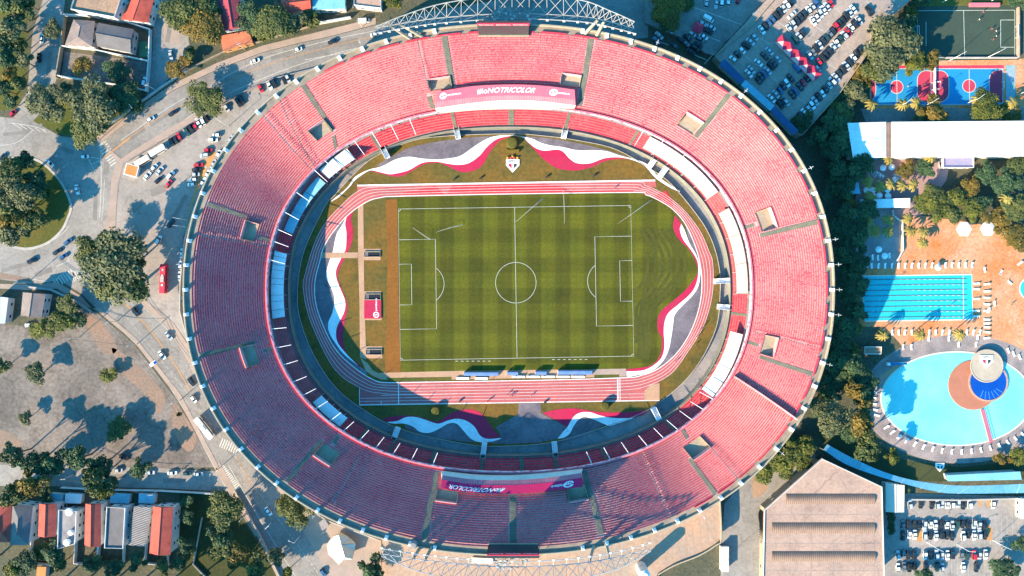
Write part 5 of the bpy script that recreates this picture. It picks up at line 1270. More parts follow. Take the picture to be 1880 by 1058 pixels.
# vehicles
carrow((378,216), (315,261), -62, 'kwwrkn rkk', 'the kerb row of the sunlit lot', 'avenue tree', group='cars in the sunlit lot')
carrow((397,248), (390,257), 5, 'ww', 'the pair under the stadium rim', 'avenue side', group='cars in the sunlit lot')
carrow((382,276), (375,285), 5, 'rs', 'the pair beside the yellow bay', 'avenue side', group='cars in the sunlit lot')
carrow((364,303), (352,339), 5, 'rksww', 'the row below the yellow bay', 'bay end', group='cars in the sunlit lot')
for a in [(282.6,308,50,'w','hatchback','beside the second white box truck'), (293,314,50,'s','saloon','in the lot middle, nearest the white truck shadow'), (270,323,48,'w','saloon','closest to the orange kiosk'), (290,331,42,'k','hatchback','between kiosk and big tree shadow'),
          (313,322,50,'w','suv','alone in the lot middle'), (309,338,48,'r','saloon','at the tip of the big tree shadow'), (423,257,62,'s','saloon','on the lane under the stadium rim, topmost'), (401,283,62,'w','hatchback','on the rim lane beside the yellow bay'),
          (392,301,62,'s','saloon','on the rim lane, below the yellow bay top'), (380.5,320.6,62,'w','saloon','on the rim lane, near the lowest bay corner'), (372,335,64,'w','hatchback','on the rim lane, last before the dark gap'),
          (415.5,198.5,-55,'s','hatchback','alone by the avenue tree'), (437,188,-58,'k','suv','beside the avenue tree shadow'), (443.5,183,-58,'k','saloon','next to the black tall car by the tree shadow'), (478,162,-62,'r','hatchback','alone on the upper kerb bays'),
          (494,156,-62,'w','saloon','on the upper kerb bays beside the red hatchback'), (503,153,-62,'k','suv','on the upper kerb bays beside the white saloon'), (521,146,-65,'k','saloon','near the upper end of the kerb bays'), (528,144,-65,'s','hatchback','last at the upper end of the kerb bays'),
          (468,112,20,'w','saloon','on the avenue at the tree shadow edge'), (547,91,20,'w','hatchback','on the avenue below the leafy hedge'), (610.6,76,18,'k','saloon','on the avenue below the pale blue roof'), (689,63,12,'w','saloon','on the avenue at the stadium shadow edge'), (655,10,10,'g','saloon','by the small white building above the avenue'),
          (276,219,33,'w','hatchback','heading for the zebra on the avenue'), (317,207,33,'k','saloon','on the avenue centre line before the tree'), (91,299,-45,'w','saloon','in the roundabout tree shade'), (155,288,8,'w','hatchback','leaving the roundabout by the striped bay'),
          (141,348,-78,'w','saloon','circling the island on the shaded side'), (124,444,38,'b','saloon','foremost in the queue under the great tree'), (104.5,462,30,'k','saloon','in the outer lane of the queue'), (116,471,32,'b','hatchback','in the inner lane of the queue'), (58,479,20,'k','suv','alone on the sunlit western road'), (4,290,60,'k','saloon','cut by the frame edge beside the island'),
          (313,410,52,'k','saloon','in the great tree shadow of the lot'), (291,441,65,'w','suv','in the middle of the great tree shadow'), (339,440,85,'r','hatchback','in the lane between yellow kerb and stadium'), (334,465,86,'w','saloon','in the stadium lane below the red car'), (331,487,88,'w','hatchback','in the stadium lane opposite the bus front'),
          (330,507,90,'s','saloon','in the stadium lane opposite the bus tail'), (331,530,90,'k','saloon','in the shaded stadium lane below the bus'), (333,550,-88,'s','suv','last in the shaded stadium lane'),
          (248,573,-55,'k','suv','on the main road nearest the great tree'), (309.6,617,-50,'s','saloon','on the main road by the stadium corner'), (297,652,-50,'w','saloon','on the main road lane beside the dirt lot'), (351,701,-55,'k','suv','on the main road near the first footbridge shade'), (355,733,-55,'w','hatchback','behind the black tall car on the main road'),
          (492.6,939,-55,'w','saloon','alone on the shaded road below the zebra'), (593,1052,-58,'b','hatchback','leaving at the bottom edge'), (217,864,2,'s','hatchback','parked on the lower street, first from the row houses side'), (275,868,2,'s','saloon','parked on the lower street, under the small tree'), (316,869,2,'w','saloon','parked on the lower street, before the green one'), (343,870,2,'n','hatchback','parked on the lower street between two pale cars'), (364,871,2,'s','saloon','parked on the lower street nearest the zebra'),
          (227,840,-20,'k','suv','alone on the dirt lot edge'), (54,597,5,'w','saloon','in the yard of the grey gabled house'), (76,70,88,'w','saloon','driving on the wide shaded street'), (71,106,88,'k','saloon','parked on the wide shaded street by the verge'), (23,208,45,'r','hatchback','by the verge end at the frame edge'),
          (313,101,-80,'s','saloon','in the yard off the narrow shaded street'), (340,95,80,'k','hatchback','under the trees off the narrow street'), (265,150,80,'w','suv','in the overgrown yard by its wall')]:
    x, y, an, c, kd, txt = a; car(x, y, an, c, kd, txt, group='cars on the western streets')
bus(301,512,88,M['redpaint'],13,'red coach parked beside the great tree, by the stadium lane')
bus(376,786,-52,M['white'],11.5,'white bus waiting by the dirt lot corner before the zebra')
bus(290.7,277,30,M['tile_w'],7.6,'white box truck along the kerb, farther from the orange kiosk','truck','box_truck')
bus(263,296,30,M['membrane'],7.2,'cream white box truck parked next to the orange kiosk','truck','box_truck')
car(668, 38, 5, 'w', 'van', 'parked by the truss end above the avenue')

# trees of the west side
for a in [(20,-5,26,15.3,'d','at the frame corner above the verge'), (52,8,12,10.2,'l','at the verge top by the wide street'), (22,45,26,15.3,'g','on the verge, second group from the top'), (36,78,16,11.9,'o','on the verge beside the parked black car'), (14,105,18,13.6,'d','on the verge by the frame edge, darker one'), (16,135,18,11.9,'y','low on the verge by the frame edge'), (8,165,16,11.9,'d','at the verge bottom by the frame edge'),
          (38,22,22,14,'o','on the verge, third from the top'), (42,112,18,12,'g','on the verge, opposite the overgrown yard'), (4,82,20,13,'d','on the verge, cut by the frame'), (32,150,18,11,'o','on the verge, near its lower end'), (20,188,15,9,'d','last on the verge above the red hatchback'), (62,342,24,15,'d','on the island, in the middle of the canopy'), (18,380,28,16,'o','on the island, filling the frame side'), (48,372,20,15,'g','on the island, at its very centre'), (101,53,17,8.1,'g','on the pavement between wide street and brown tiled house'), (85,190,35,13.5,'g','at the street mouth left of the tall pair'), (118,168,12,6.0,'d','between the street mouth tree and the tall pair'), (140,180,16,7.0,'y','in the gap before the tall pair'),
          (175,190,42,17.6,'g','tallest of the pair beside the avenue'), (165,235,36,14.9,'o','at the avenue corner of the tall pair'), (225,175,30,12.2,'d','in the shade behind the low avenue wall'), (250,190,18,7.0,'d','at the far end of the low avenue wall'), (150,122,14,6.2,'y','alone in the overgrown yard'), (215,125,24,6.2,'d','in the shaded half of the overgrown yard'),
          (340,18,40,13.8,'o','at the top edge beside the narrow street'), (372,52,36,13.8,'y','beside the crimson roofed house'), (350,99,13,10.0,'o','below the crimson roof by the orange roof'), (385,20,24,11.2,'d','wedged against the crimson roof wall'), (318,130,20,6.2,'y','at the narrow street mouth'), (342,112,13,6.2,'y','on the slope above the avenue wall'),
          (466,30,30,11.2,'d','between orange roof and weathered red roof, dark one'), (500,45,34,12.5,'o','between orange roof and weathered red roof, tall one'), (486,62,15,8.8,'l','leaning over the avenue wall by the orange roof'), (540,45,22,10.0,'g','right under the weathered red roof'), (571,35,13,7.5,'o','at the corner of the pale blue roof'), (720,5,18,7.5,'l','above the left end of the top truss'),
          (376,180,30,9.0,'o','standing in the avenue kerb, casting a long shadow'),
          (22,320,30,17.1,'o','on the island, uppermost'), (48,300,18,14.0,'d','on the island edge, upper right'), (30,352,32,18.6,'g','on the island, second from the top'), (10,395,26,17.1,'y','on the island by the frame edge'), (60,400,22,14.0,'o','on the island middle, towards the road'), (22,430,26,14.0,'g','on the island, lowest'), (84,352,11,5.0,'l','alone in the dark half of the island'), (50,420,14,9.3,'d','on the island near the sunny grass'),
          (205,480,56,23.0,'g','standing over the car lot, upper half of the great clump'), (225,525,44,20.2,'o','standing over the road, lower half of the great clump'), (165,465,30,16.2,'o','on the roundabout side of the great clump'), (240,470,30,17.6,'d','on the lot side of the great clump'),
          (120,563,22,8.0,'o','beside the grey gabled house, in the sun'), (112,597,22,8.4,'l','low by the grey gabled house yard'), (75,608,22,7.0,'l','along the yard edge of the grey gabled house'), (140,590,14,7.0,'d','on the shaded side beside the gabled house'), (62,690,20,8.0,'g','alone on the dirt lot with a long shadow'), (3,672,14,8.0,'o','on the dirt lot, cut by the frame edge'), (199,688,12,4.5,'l','in the middle of the dirt lot'), (211,787,22,7.0,'o','round on the shaded dirt lot'), (46,768,12,6.0,'g','on the shaded dirt lot, by the frame side'), (25,835,24,18.0,'g','at the dirt lot bottom by the frame side'),
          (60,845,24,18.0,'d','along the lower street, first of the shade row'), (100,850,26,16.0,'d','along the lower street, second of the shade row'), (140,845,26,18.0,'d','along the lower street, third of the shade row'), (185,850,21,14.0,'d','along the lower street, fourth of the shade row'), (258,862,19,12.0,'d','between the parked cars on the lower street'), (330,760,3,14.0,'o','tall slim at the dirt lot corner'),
          (20,905,24,18.0,'o','before the red row house cut by the frame'), (60,890,26,20.0,'y','before the grey hipped row house'), (85,910,12,7.0,'d','before the narrow red row house'), (165,885,24,18.0,'o','on the street before the roof window cutout house'), (190,905,16,14.0,'l','on the street before the grey flat row house'), (205,885,15,14.0,'d','on the lower street pavement, dark one'),
          (415,937,34,16.0,'o','in the park by the zebra crossing'), (405,985,24,14.4,'d','in the park, dark middle one'), (412,1000,26,14.4,'o','in the park, beside the path wall'), (440,1015,24,12.8,'y','in the park, near the bottom edge'), (470,1040,22,12.8,'o','at the bottom edge beside the road wall'), (505,1020,18,12.8,'g','in the road wall gap at the bottom'), (528,1050,13,11.2,'l','at the bottom edge by the road'), (540,938,30,14.4,'o','beneath the stadium rim by the road'), (522,925,16,12.8,'y','between road and stadium rim'),
          (35,1052,20,8.0,'d','in the back yards at the bottom frame, first'), (75,1012,14,6.0,'o','in the back yard of the narrow red row house'), (170,1034,14,6.0,'d','in the back yard of the roof window cutout house'), (212,1046,18,7.0,'d','behind the grey flat row house at the bottom frame'), (300,1044,18,7.0,'o','behind the largest red row house'), (331,1034,16,7.0,'d','in the corner behind the largest red row house'), (345,920,14,7.0,'d','in the dark park strip, by the street wall'), (100,1015,22,11.2,'d','in the back yards behind the brown terrace'), (110,1035,18,9.6,'o','in the back yards by the orange awning'), (45,1025,22,9.6,'d','in the back yards behind the grey hipped row house'), (250,1030,18,9.6,'d','in the back yards behind the slatted roof'), (340,950,16,8.0,'d','beside the largest red row house'), (345,1000,18,12.8,'d','in the dark park strip, lower one'), (685,1045,24,14.4,'d','at the end of the bottom truss'), (20,1050,18,9.6,'l','at the bottom frame corner')]:
    tree(*a)
pole(76,180,'white utility pole at the verge bottom',20); pole(52,105,'white utility pole on the verge by the two parked cars',30); pole(72,28,'white utility pole at the verge top',15); pole(182,258,'utility pole at the zebra corner of the avenue',40)
pole(285,165,'utility pole at the narrow street mouth',30); pole(450,92,'utility pole beside the orange roof',20); pole(665,50,'utility pole left of the top truss',10); pole(145,620,'slim utility pole on the dirt lot by the yard',0); pole(215,590,'utility pole where the road leaves the great tree',50); pole(252,632,'utility pole by the bus shelter',50)
pole(331,735,'utility pole by the white bus',50); pole(400,862,'utility pole at the long zebra crossing',60); pole(453,945,'utility pole along the park wall, upper',60); pole(135,872,'utility pole on the lower street in front of the brown terrace',0); pole(292,900,'utility pole before the largest red row house',0); pole(50,520,'utility pole at the western road kerb',40)
for x, y, t_, r_ in [(345,405,'white street lamp on the yellow kerb, upper of the pair',170), (344,418,'white street lamp on the yellow kerb, lower of the pair',175), (420,232,'street lamp in the sunlit lot near the rim',150), (255,200,'street lamp on the avenue pavement by the shaded wall',-50), (550,985,'street lamp on the road by the tensile tent',150), (498,960,'street lamp on the shaded road by the white saloon',40)]: pole(x, y, t_, r_, 1)

for i, (x, y, h) in enumerate([(70,1096,22),(120,1094,20),(170,1098,22),(225,1095,22),(275,1100,22),(325,1096,20),(375,1098,22),(430,1102,22),(-40,1040,22)]):  # unseen trees added only to cast shade into the lower corner
    tree(x, y, 30, h, 'd', '', label=f'unseen tree added for shade outside the lower corner, {nth(i)} along the frame edge', group='unseen trees added for shade beyond the lower corner')

# repairs in the road surface and overhead cables
g = MB()
for x, y, a, l, w_ in [(250,246,33,9,2.2),(300,215,33,14,1.8),(352,190,30,7,2.6),(520,100,18,12,2),(575,100,18,8,3),(430,140,25,10,1.6),(640,78,15,9,2.4),(60,235,10,9,2.5),(120,275,-20,8,2),(30,245,5,12,1.5),(175,380,88,12,1.8),(195,310,85,6,2.4),(30,490,15,14,1.8),(80,500,20,8,2.4),(225,560,-48,9,2),(275,610,-48,14,1.6),(330,690,-52,10,2.2),(360,740,-52,8,1.8),(430,840,-55,11,2),(470,930,-56,14,1.6),(530,1010,-56,9,2.6),(200,875,2,16,1.6),(320,882,2,10,2),(90,120,85,12,1.8),(80,160,70,8,2.2),(310,60,80,9,2),(250,380,40,9,3),(330,380,60,12,2),(290,350,20,7,3.5)]:
    c = W(x, y); g.box(c, l, w_, .030, .0335 + .0001 * len(g.v) / 8, R(a))
setting(g, 'road_patch', mat('fresh_bitumen', (.205,.18,.16), (.16,.14,.125), .3, .9))
def cable(p, q, h0, h1, lab):
    a, b = Vector(W(*p)), Vector(W(*q)); a.z, b.z = h0, h1; g = MB(); n = 12
    P = [a.lerp(b, i / n) - Vector((0, 0, 4 * .035 * (b - a).length * (i / n) * (1 - i / n))) for i in range(n + 1)]
    for e in (-.7, .7):
        for u_, v_ in zip(P, P[1:]): g.tube(u_ + Vector((e, 0, 0)), v_ + Vector((e, 0, 0)), .05, n=4, cap=False)
    solo(g, 'overhead_cable', M['dark'], lab, 'cable', 'overhead cables', tuple(a))
for p, q, l in [((76,180),(52,105),'pair of cables over the verge between lower and middle poles'),((52,105),(72,28),'pair of cables over the verge between middle and upper poles'),((182,258),(285,165),'pair of cables along the shaded avenue wall'),((285,165),(450,92),'pair of cables along the avenue between narrow street and orange roof'),((450,92),(665,50),'pair of cables along the avenue up to the truss end'),
                ((215,590),(252,632),'pair of cables between great tree corner and bus shelter pole'),((252,632),(331,735),'pair of cables along the dirt lot pavement'),((331,735),(400,862),'pair of cables from the white bus to the long zebra'),((145,620),(252,632),'pair of cables crossing the bare dirt lot'),((400,862),(453,945),'pair of cables along the park wall'),((135,872),(292,900),'pair of cables before the row houses'),((50,520),(215,590),'pair of cables past the grey gabled house')]:
    cable(p, q, 8.3, 8.3, l)
# ================================================================ EAST SIDE: car decks, courts, club pools
DZ = 6.5
def deck(name, pts, z, m, label=None):
    return setting(MB().prism([W(*p, z)[:2] for p in pts], 0, z), name, m)
deck('car_park_terrace', [(1430,-25),(1312,103),(1330,122),(1362,152),(1470,250),(1540,172),(1594,98),(1604,60),(1700,-25)], DZ, M['deck'])
deck('lower_car_park', [(1185,-25),(1429,-25),(1311,102),(1296,98),(1262,74),(1225,58),(1185,42)], 2.0, M['asphalt'])
g = MB()
def D_(pts, w=.2, z=DZ): g.band([W(*p, z)[:2] for p in pts], w, z + .02 + .0004 * (len(g.v) % 20))
for a in (((1365,101),(1431,153)), ((1463,179),(1480,192)), ((1394,69),(1414,83)), ((1440,105),(1465,125)), ((1475,132),(1508,159)), ((1428,40),(1450,56)), ((1458,8),(1480,22)), ((1496,48),(1512,58)), ((1528,10),(1552,30)), ((1555,85),(1570,98)), ((1522,118),(1540,130)), ((1590,2),(1615,20)), ((1332,108),(1357,132)), ((1513,60),(1540,38))): D_(a)
for a in (((1275,14),(1363,46)), ((1300,68),(1322,76)), ((1212,77),(1240,88)), ((1275,101),(1298,111)), ((1293,118),(1312,97))): D_(a, .25, 2.0)
setting(g, 'bay_markings', M['roadline'])
def wz(name, label, pts, z, h, m, w=.25, cat='wall'): return solo(MB().wall([W(*p, z)[:2] for p in pts], w, z, z + h), name, m, label, cat, None, (*W(*pts[0], z)[:2], z))
wz('parapet_wall', 'pale parapet dividing the upper car terrace from the lower car park', [(1431,-12),(1380,47),(1312,103)], DZ, 1.1, M['cream'])
wz('parapet_wall', 'pale parapet along the outer edge of the car terrace by the trees', [(1600,62),(1592,98),(1540,172),(1471,249)], DZ, 1.1, M['cream'])
house('car_shelter', 'dark blue sheet roof strip at the stadium end of the car terrace', [(1320,119),(1330,108),(1368,146),(1359,155)], DZ + 3, 'flat', mat('navy_sheet', (.03,.09,.20), None, .3, .5), M['steel'], windows=False, cat='shelter', zb=DZ)
house('car_shelter', 'bright turquoise sheet roof strip below the car terrace', [(1360,156),(1369,147),(1422,194),(1414,204)], DZ + 3.1, 'flat', M['blueroof'], M['steel'], windows=False, cat='shelter', zb=DZ)
house('car_shelter', 'navy sheet roof strip nearest the trees below the car terrace', [(1415,205),(1423,195),(1466,240),(1457,249)], DZ + 3, 'flat', mat('navy_sheet', (.03,.09,.20)), M['steel'], windows=False, cat='shelter', zb=DZ)
house('gate_house', 'dark flat gatehouse roof between lower car park and terrace', [(1330,78),(1352,62),(1378,60),(1345,96)], 5, 'flat', M['dark'], M['moat'], windows=False, cat='gatehouse', zb=2.0)
def gazebo(x, y, z, ang, s, label, two):
    w = W(x, y, z + 2.8); t = thing('gazebo', label, 'gazebo', (w[0], w[1], z), R(ang), 'red gazebos' if two else None); h = s / 2
    q = [(-h,-h,2.3),(h,-h,2.3),(h,h,2.3),(-h,h,2.3),(0,0,3.9)]
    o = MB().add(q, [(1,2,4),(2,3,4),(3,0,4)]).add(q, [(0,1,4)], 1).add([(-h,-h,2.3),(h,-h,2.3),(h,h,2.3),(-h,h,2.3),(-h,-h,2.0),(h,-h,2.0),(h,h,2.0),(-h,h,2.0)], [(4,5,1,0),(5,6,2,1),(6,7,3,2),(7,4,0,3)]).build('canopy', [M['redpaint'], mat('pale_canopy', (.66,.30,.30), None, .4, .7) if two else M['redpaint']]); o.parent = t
    for sx in (-h+.1, h-.1):
        for sy in (-h+.1, h-.1): o = MB().tube((sx, sy, 0), (sx, sy, 2.3), .05).build('post', M['steel']); o.parent = t
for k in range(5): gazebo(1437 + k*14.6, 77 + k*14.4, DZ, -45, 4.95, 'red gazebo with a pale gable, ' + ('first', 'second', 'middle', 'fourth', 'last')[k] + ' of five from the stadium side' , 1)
gazebo(1282, 50, 2.0, -25, 4.4, 'single red gazebo among cars in the shaded lower car park', 0)
UP = 'cars on the car terrace'
carrow((1399,55), (1452,2), -58, 'wkbbkkswk', 'the row along the terrace parapet', 'gatehouse end', DZ, UP)
carrow((1449,51), (1499,6), -55, 'sskkkwsb', 'the single row above the red gazebos', 'gazebo end', DZ, UP)
carrow((1461,73), (1526,5), -55, 'nsk  wwswsr', 'the row touching the first gazebo', 'gazebo end', DZ, UP)
carrow((1487,102), (1567,17), -55, 'sgkskngkrkkksw', 'the long row facing the gazebos', 'gazebo end', DZ, UP)
carrow((1504,114), (1577,37), -55, 'rkkkswnsrwks', 'the long row behind the painted kerb', 'gazebo end', DZ, UP)
carrow((1471,214), (1580,92), -52, 'kwswskwkssskkskwkk', 'the row along the tree side parapet', 'stadium end', DZ, UP)
carrow((1346,108), (1386,68), -42, 'wkwkss', 'the first shaded row below the parapet', 'stadium end', DZ, UP)
for a in [(1454,27,42,'w','saloon','driving in the sunny aisle'), (1596,20,-60,'k','pickup','parked across the far corner'), (1598.6,51,-115,'k','saloon','beside the great tree, alone'), (1501,126,-50,'s','hatchback','at the last gazebo corner'),
          (1375,135,-50,'w','saloon','in shade, nearest the navy sheet roof'), (1380,128,-50,'s','saloon','in shade, second from the navy sheet roof'), (1393,148,-50,'k','hatchback','in shade by the turquoise roof'), (1397,141,-50,'k','saloon','in shade beside the white divider line'), (1403,135,-50,'b','saloon','in shade touching the divider line'),
          (1393,115,-40,'w','saloon','alone above the divider line'), (1404,103,-45,'k','saloon','in the pair above the divider line'), (1413,94,-45,'s','saloon','topmost in the pair above the divider line'), (1428,108,-45,'s','hatchback','across from the first gazebos'), (1421,116,-45,'k','saloon','left of the pair facing the gazebos'), (1416,121,-45,'k','suv','last of the group facing the gazebos'), (1410,130,-45,'s','saloon','at the divider line middle'),
          (1444,152,-50,'w','suv','at the lower end of the divider line'), (1452,143,-50,'k','saloon','above the white tall car at the divider end'), (1438,158,-50,'k','hatchback','below the white tall car at the divider end'), (1425,173,-50,'s','saloon','in the shaded trio near the turquoise roof'), (1417,181,-50,'w','saloon','first of the shaded trio by the turquoise roof'), (1433,166,-50,'b','hatchback','behind the shaded trio'), (1437,184,-50,'k','saloon','in the dark cluster at the turquoise roof end'), (1444,188,-50,'s','hatchback','peeking from the dark cluster'), (1433,192,-50,'k','suv','lowest of the dark cluster'),
          (1461,167,-50,'b','saloon','in the open shade right of the divider'), (1455,174,-50,'k','saloon','in the open shade beside the blue saloon'), (1475,152,-50,'r','hatchback','in the shade below the last gazebo'), (1469,159,-50,'k','saloon','next to the shaded red hatchback'), (1482,144,-50,'k','hatchback','between shaded red hatchback and last gazebo'), (1464,126,-50,'b','van','behind the gazebo row')]:
    car(*a, z=DZ, group=UP)
LO = 'cars in the lower car park'
for a in [(1205.5,74,-45,'b','saloon','at the rim corner under the tree shade'), (1210.6,65,-45,'s','saloon','second from the rim corner'), (1230,55,-45,'s','hatchback','half hidden by the tree shade'), (1300.7,34,-30,'w','van','near the single red gazebo'), (1306,50,-30,'s','saloon','right of the single red gazebo'), (1292,67,-32,'w','saloon','below the single red gazebo'), (1271,62,-30,'s','hatchback','left below the single red gazebo'), (1300,57,-30,'k','saloon','between the two pale cars by the gazebo'), (1290,43,-30,'s','hatchback','tucked above the single red gazebo'),
          (1262,68,-32,'k','saloon','in the dark block, top left'), (1253,75,-32,'k','suv','in the dark block, middle left'), (1282,82,-32,'k','saloon','in the dark block, right end'), (1277,88,-32,'k','suv','in the dark block, lower right'), (1269,95,-32,'k','saloon','in the dark block, lowest'), (1259,79,-32,'g','saloon','in the dark block, centre'), (1237,83,-32,'k','saloon','by the rim wall alone'), (1286,72,-32,'g','suv','just below the white saloon in the dark block'),
          (1297,6,80,'s','hatchback','at the top edge of the lower lot, first'), (1315,6,85,'s','pickup','at the top edge of the lower lot'), (1325,3,85,'w','suv','at the top edge beside the pickup'), (1337,3,85,'w','hatchback','at the top edge, cut by the frame'), (1356,0,70,'r','hatchback','at the top edge where the sunlight starts'), (1388,31,-60,'w','saloon','beside the terrace parapet'), (1379.6,40,-60,'r','suv','beside the terrace parapet and the white saloon'), (1398,22,-60,'k','saloon','in the trio above the parapet, lowest'), (1406,14,-60,'k','suv','in the trio above the parapet, middle'), (1414,6,-60,'k','hatchback','in the trio above the parapet, top')]:
    car(*a, z=2.0, group=LO)

# ---- courts
sheet('football_court', [(1676,12),(1870,10),(1870,110),(1676,112)], .03, mat('court_turf', (.040,.062,.043), (.033,.052,.037), .1, .9))
sheet('tennis_surround', [(1597,112),(1880,108),(1880,200),(1597,203)], .025, M['pooldeck'])
sheet('blue_court', [(1600,126),(1714,126),(1714,193),(1600,193)], .045, mat('blue_court', (.012,.22,.42), (.012,.19,.38), .1, .7))
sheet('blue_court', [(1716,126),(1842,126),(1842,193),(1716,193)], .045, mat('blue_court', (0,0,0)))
sheet('red_border', [(1640,121),(1843,120),(1843,125.5),(1640,125.5)], .043, M['redpaint'])
g, gl = MB(), MB()
def arcp(cx, cy, rx, ry, a0, a1, n=24): return [(cx + rx*math.cos(a), cy - ry*math.sin(a)) for a in np.linspace(a0, a1, n)]
def redz(P, closed): 
    g.poly([(*W(*p)[:2], .055) for p in P]); gl.band([W(*p) for p in P], .3, .068, 0, closed)
redz(arcp(1646,160,12,12,0,TAU), True); redz(arcp(1779,158,12,12,0,TAU), True)
redz([(1713.5,131)] + arcp(1700,147,16,17,PI/2,PI,10) + arcp(1700,171,16,17,PI,PI*1.5,10) + [(1713.5,187)], False)
redz([(1717,130)] + arcp(1726,147,16,17,PI/2,0,10) + arcp(1726,170,16,17,0,-PI/2,10) + [(1717,187)], False)
redz([(1841,128)] + arcp(1832,146,16,17,PI/2,PI,10) + arcp(1832,172,16,17,PI,PI*1.5,10) + [(1841,190)], False)
redz([(1600,139)] + arcp(1600,162,8,22,PI/2,-PI/2,10) + [(1600,185)], False)
for a in (((1646,126),(1647,193)), ((1779,126),(1780,193)), ((1640,126.5),(1713,126.5)), ((1717,126.5),(1841,126.5)), ((1709,130),(1709,188)), ((1841,127),(1841,193)), ((1602,192),(1712,192)), ((1717,192),(1841,192))): gl.band([W(*p) for p in a], .25, .075)
setting(g, 'red_court_zones', mat('court_red', (.46,.04,.075), (.40,.035,.07), .2, .7))
for a in (((1684,20),(1863,19)), ((1863,19),(1863,106)), ((1863,106),(1684,106)), ((1684,106),(1684,20)), ((1769,20),(1771,106)), ((1837,37),(1837,87)), ((1837,37),(1863,37)), ((1837,87),(1863,87)), ((1700,40),(1700,85))): gl.band([W(*p) for p in a], .22, .062)
setting(gl, 'court_markings', M['line'])
def goal(x, y, ang, w_, txt):
    w = W(x, y); t = thing('goal', txt, 'goal', (w[0], w[1], 0), R(ang), 'goals on the club courts')
    for nm, seg in (('post', ((0,-w_/2,0),(0,-w_/2,2.1))), ('post', ((0,w_/2,0),(0,w_/2,2.1))), ('crossbar', ((0,-w_/2,2.1),(0,w_/2,2.1))), ('stay', ((0,-w_/2,2.1),(1.2,-w_/2,0))), ('stay', ((0,w_/2,2.1),(1.2,w_/2,0)))):
        o = MB().tube(*seg, .08).build(nm, M['white']); o.parent = t
goal(1864,60,0,5,'white goal at the sunny end of the dark green court'); goal(1683,60,180,5,'white goal at the tree shaded end of the dark green court'); goal(1709,160,0,3.2,'white goal on the far blue court beside the divider'); goal(1722,158,180,3.2,'white goal on the near blue court beside the divider'); goal(1838,158,0,3.2,'white goal before the teal mural strip')
fence('court_fence', 'pale kerb and mesh fence under the dark green court', [(1735,107),(1800,107),(1866,107)], 1.0, M['curb'], .5, 'fence')
fence('court_fence', 'sand coloured wall at the sunny end of the dark green court', [(1867,15),(1867,107)], 1.6, M['beigeroof'], .6, 'fence')
fence('court_fence', 'white divider wall between the two blue courts', [(1715,126),(1715,190)], 1.2, M['white'], .35, 'fence')
sheet('mural', [(1847,120),(1864,120),(1864,191),(1847,191)], .05, mat('mural_paint', (.10,.30,.30), (.30,.32,.36), .12, .8))
solo(MB().box(W(1806,10), 13.5, 1.6, 0, 1.1), 'bench_canopy', M['pink'], 'long magenta bench cover at the top of the dark green court', 'bench cover')
sheet('grass_verge', [(1676,-20),(1900,-20),(1900,12),(1676,12)], .02, M['grass'])
for x, y, r_, tx in [(1645,198,40,'first lamp beside the lower fence of the blue courts'), (1693,196,35,'second lamp beside the lower fence of the blue courts'), (1775,190,40,'third lamp beside the lower fence of the blue courts'), (1742,112,30,'lamp between dark green court and far blue court'), (1812,106,30,'lamp at the sunny side of the dark green court'), (1730,5,30,'lamp at the top fence of the dark green court'), (1820,2,30,'lamp by the magenta bench cover'), (1866,175,30,'lamp beside the teal mural')]:
    pole(x, y, 'white floodlight ' + tx, r_, 1)

# ---- club hall and plaza
sheet('hall_lane', [(1580,200),(1900,198),(1900,224),(1590,226)], .03, M['asphalt'])
house('club_hall', 'long white roofed hall across the club grounds', [(1637,224),(1900,222),(1900,287),(1637,289)], 8, 'flat', M['tile_w'], M['whitewall'], cat='hall')
house('tent_hall', 'white square tent roof at the end of the long white hall', [(1556,226),(1627,224),(1627,289),(1566,290)], 7.5, 'hip', M['tile_w'], M['whitewall'], 1.2, cat='hall')
house('roof_truss', 'rusty lattice strip between tent roof and long white hall', [(1628.5,225),(1635.5,225),(1635.5,290),(1628.5,290)], 7.8, 'flat', M['corr'], M['steel'], windows=False, cat='roof strip')
house('annexe', 'small flat annexe with white parapet below the long white hall', [(1731,290),(1787,289),(1787,308),(1731,308)], 4, 'flat', mat('lilac_roof', (.30,.24,.32), (.22,.22,.36), .3, .8), M['whitewall'], parapet=.6)
house('bar_kiosk', 'long white bar roof half shaded between the two patios', [(1603,366),(1671,364),(1671,381),(1604,382)], 3.4, 'flat', M['tile_w'], M['plaster'], cat='bar')
house('bar_kiosk', 'small turquoise kiosk roof in the tree belt shade', [(1560,335),(1576,335),(1580,356),(1562,356)], 3.2, 'flat', M['blueroof'], M['plaster'], windows=False, cat='kiosk')
house('zigzag_canopy', 'pale angular canopy beside the long white bar roof', [(1580,366),(1585,366),(1592,374),(1598,370),(1594,380),(1579,396)], 3, 'flat', M['tile_w'], M['steel'], windows=False, cat='canopy')
house('zigzag_canopy', 'pale triangular canopy at the tree belt edge', [(1568,403),(1579,394),(1579,416),(1572,416)], 3, 'flat', M['blueroof'], M['steel'], windows=False, cat='canopy')
house('changing_hut', 'small terracotta roofed hut between the two pools', [(1586,637),(1618,637),(1617,650),(1586,650)], 3.2, 'flat', M['plaza'], M['cream'], parapet=.5, cat='hut')
sheet('plaza', [(1575,290),(1745,290),(1738,330),(1690,398),(1640,402),(1570,392)], .03, mat('pink_paving', (.36,.215,.195), (.29,.19,.185), .15, .9, .2))
sheet('patio', [(1568,385),(1652,385),(1650,480),(1640,492),(1572,492)], .04, mat('patio_paving', (.34,.29,.27), (.22,.20,.20), .12, .9, .2))
sheet('pool_terrace', [(1575,492),(1640,480),(1650,400),(1690,396),(1760,405),(1900,430),(1900,840),(1868,815),(1890,740),(1850,670),(1760,642),(1660,640),(1625,600),(1578,600)], .035, M['pooldeck'])
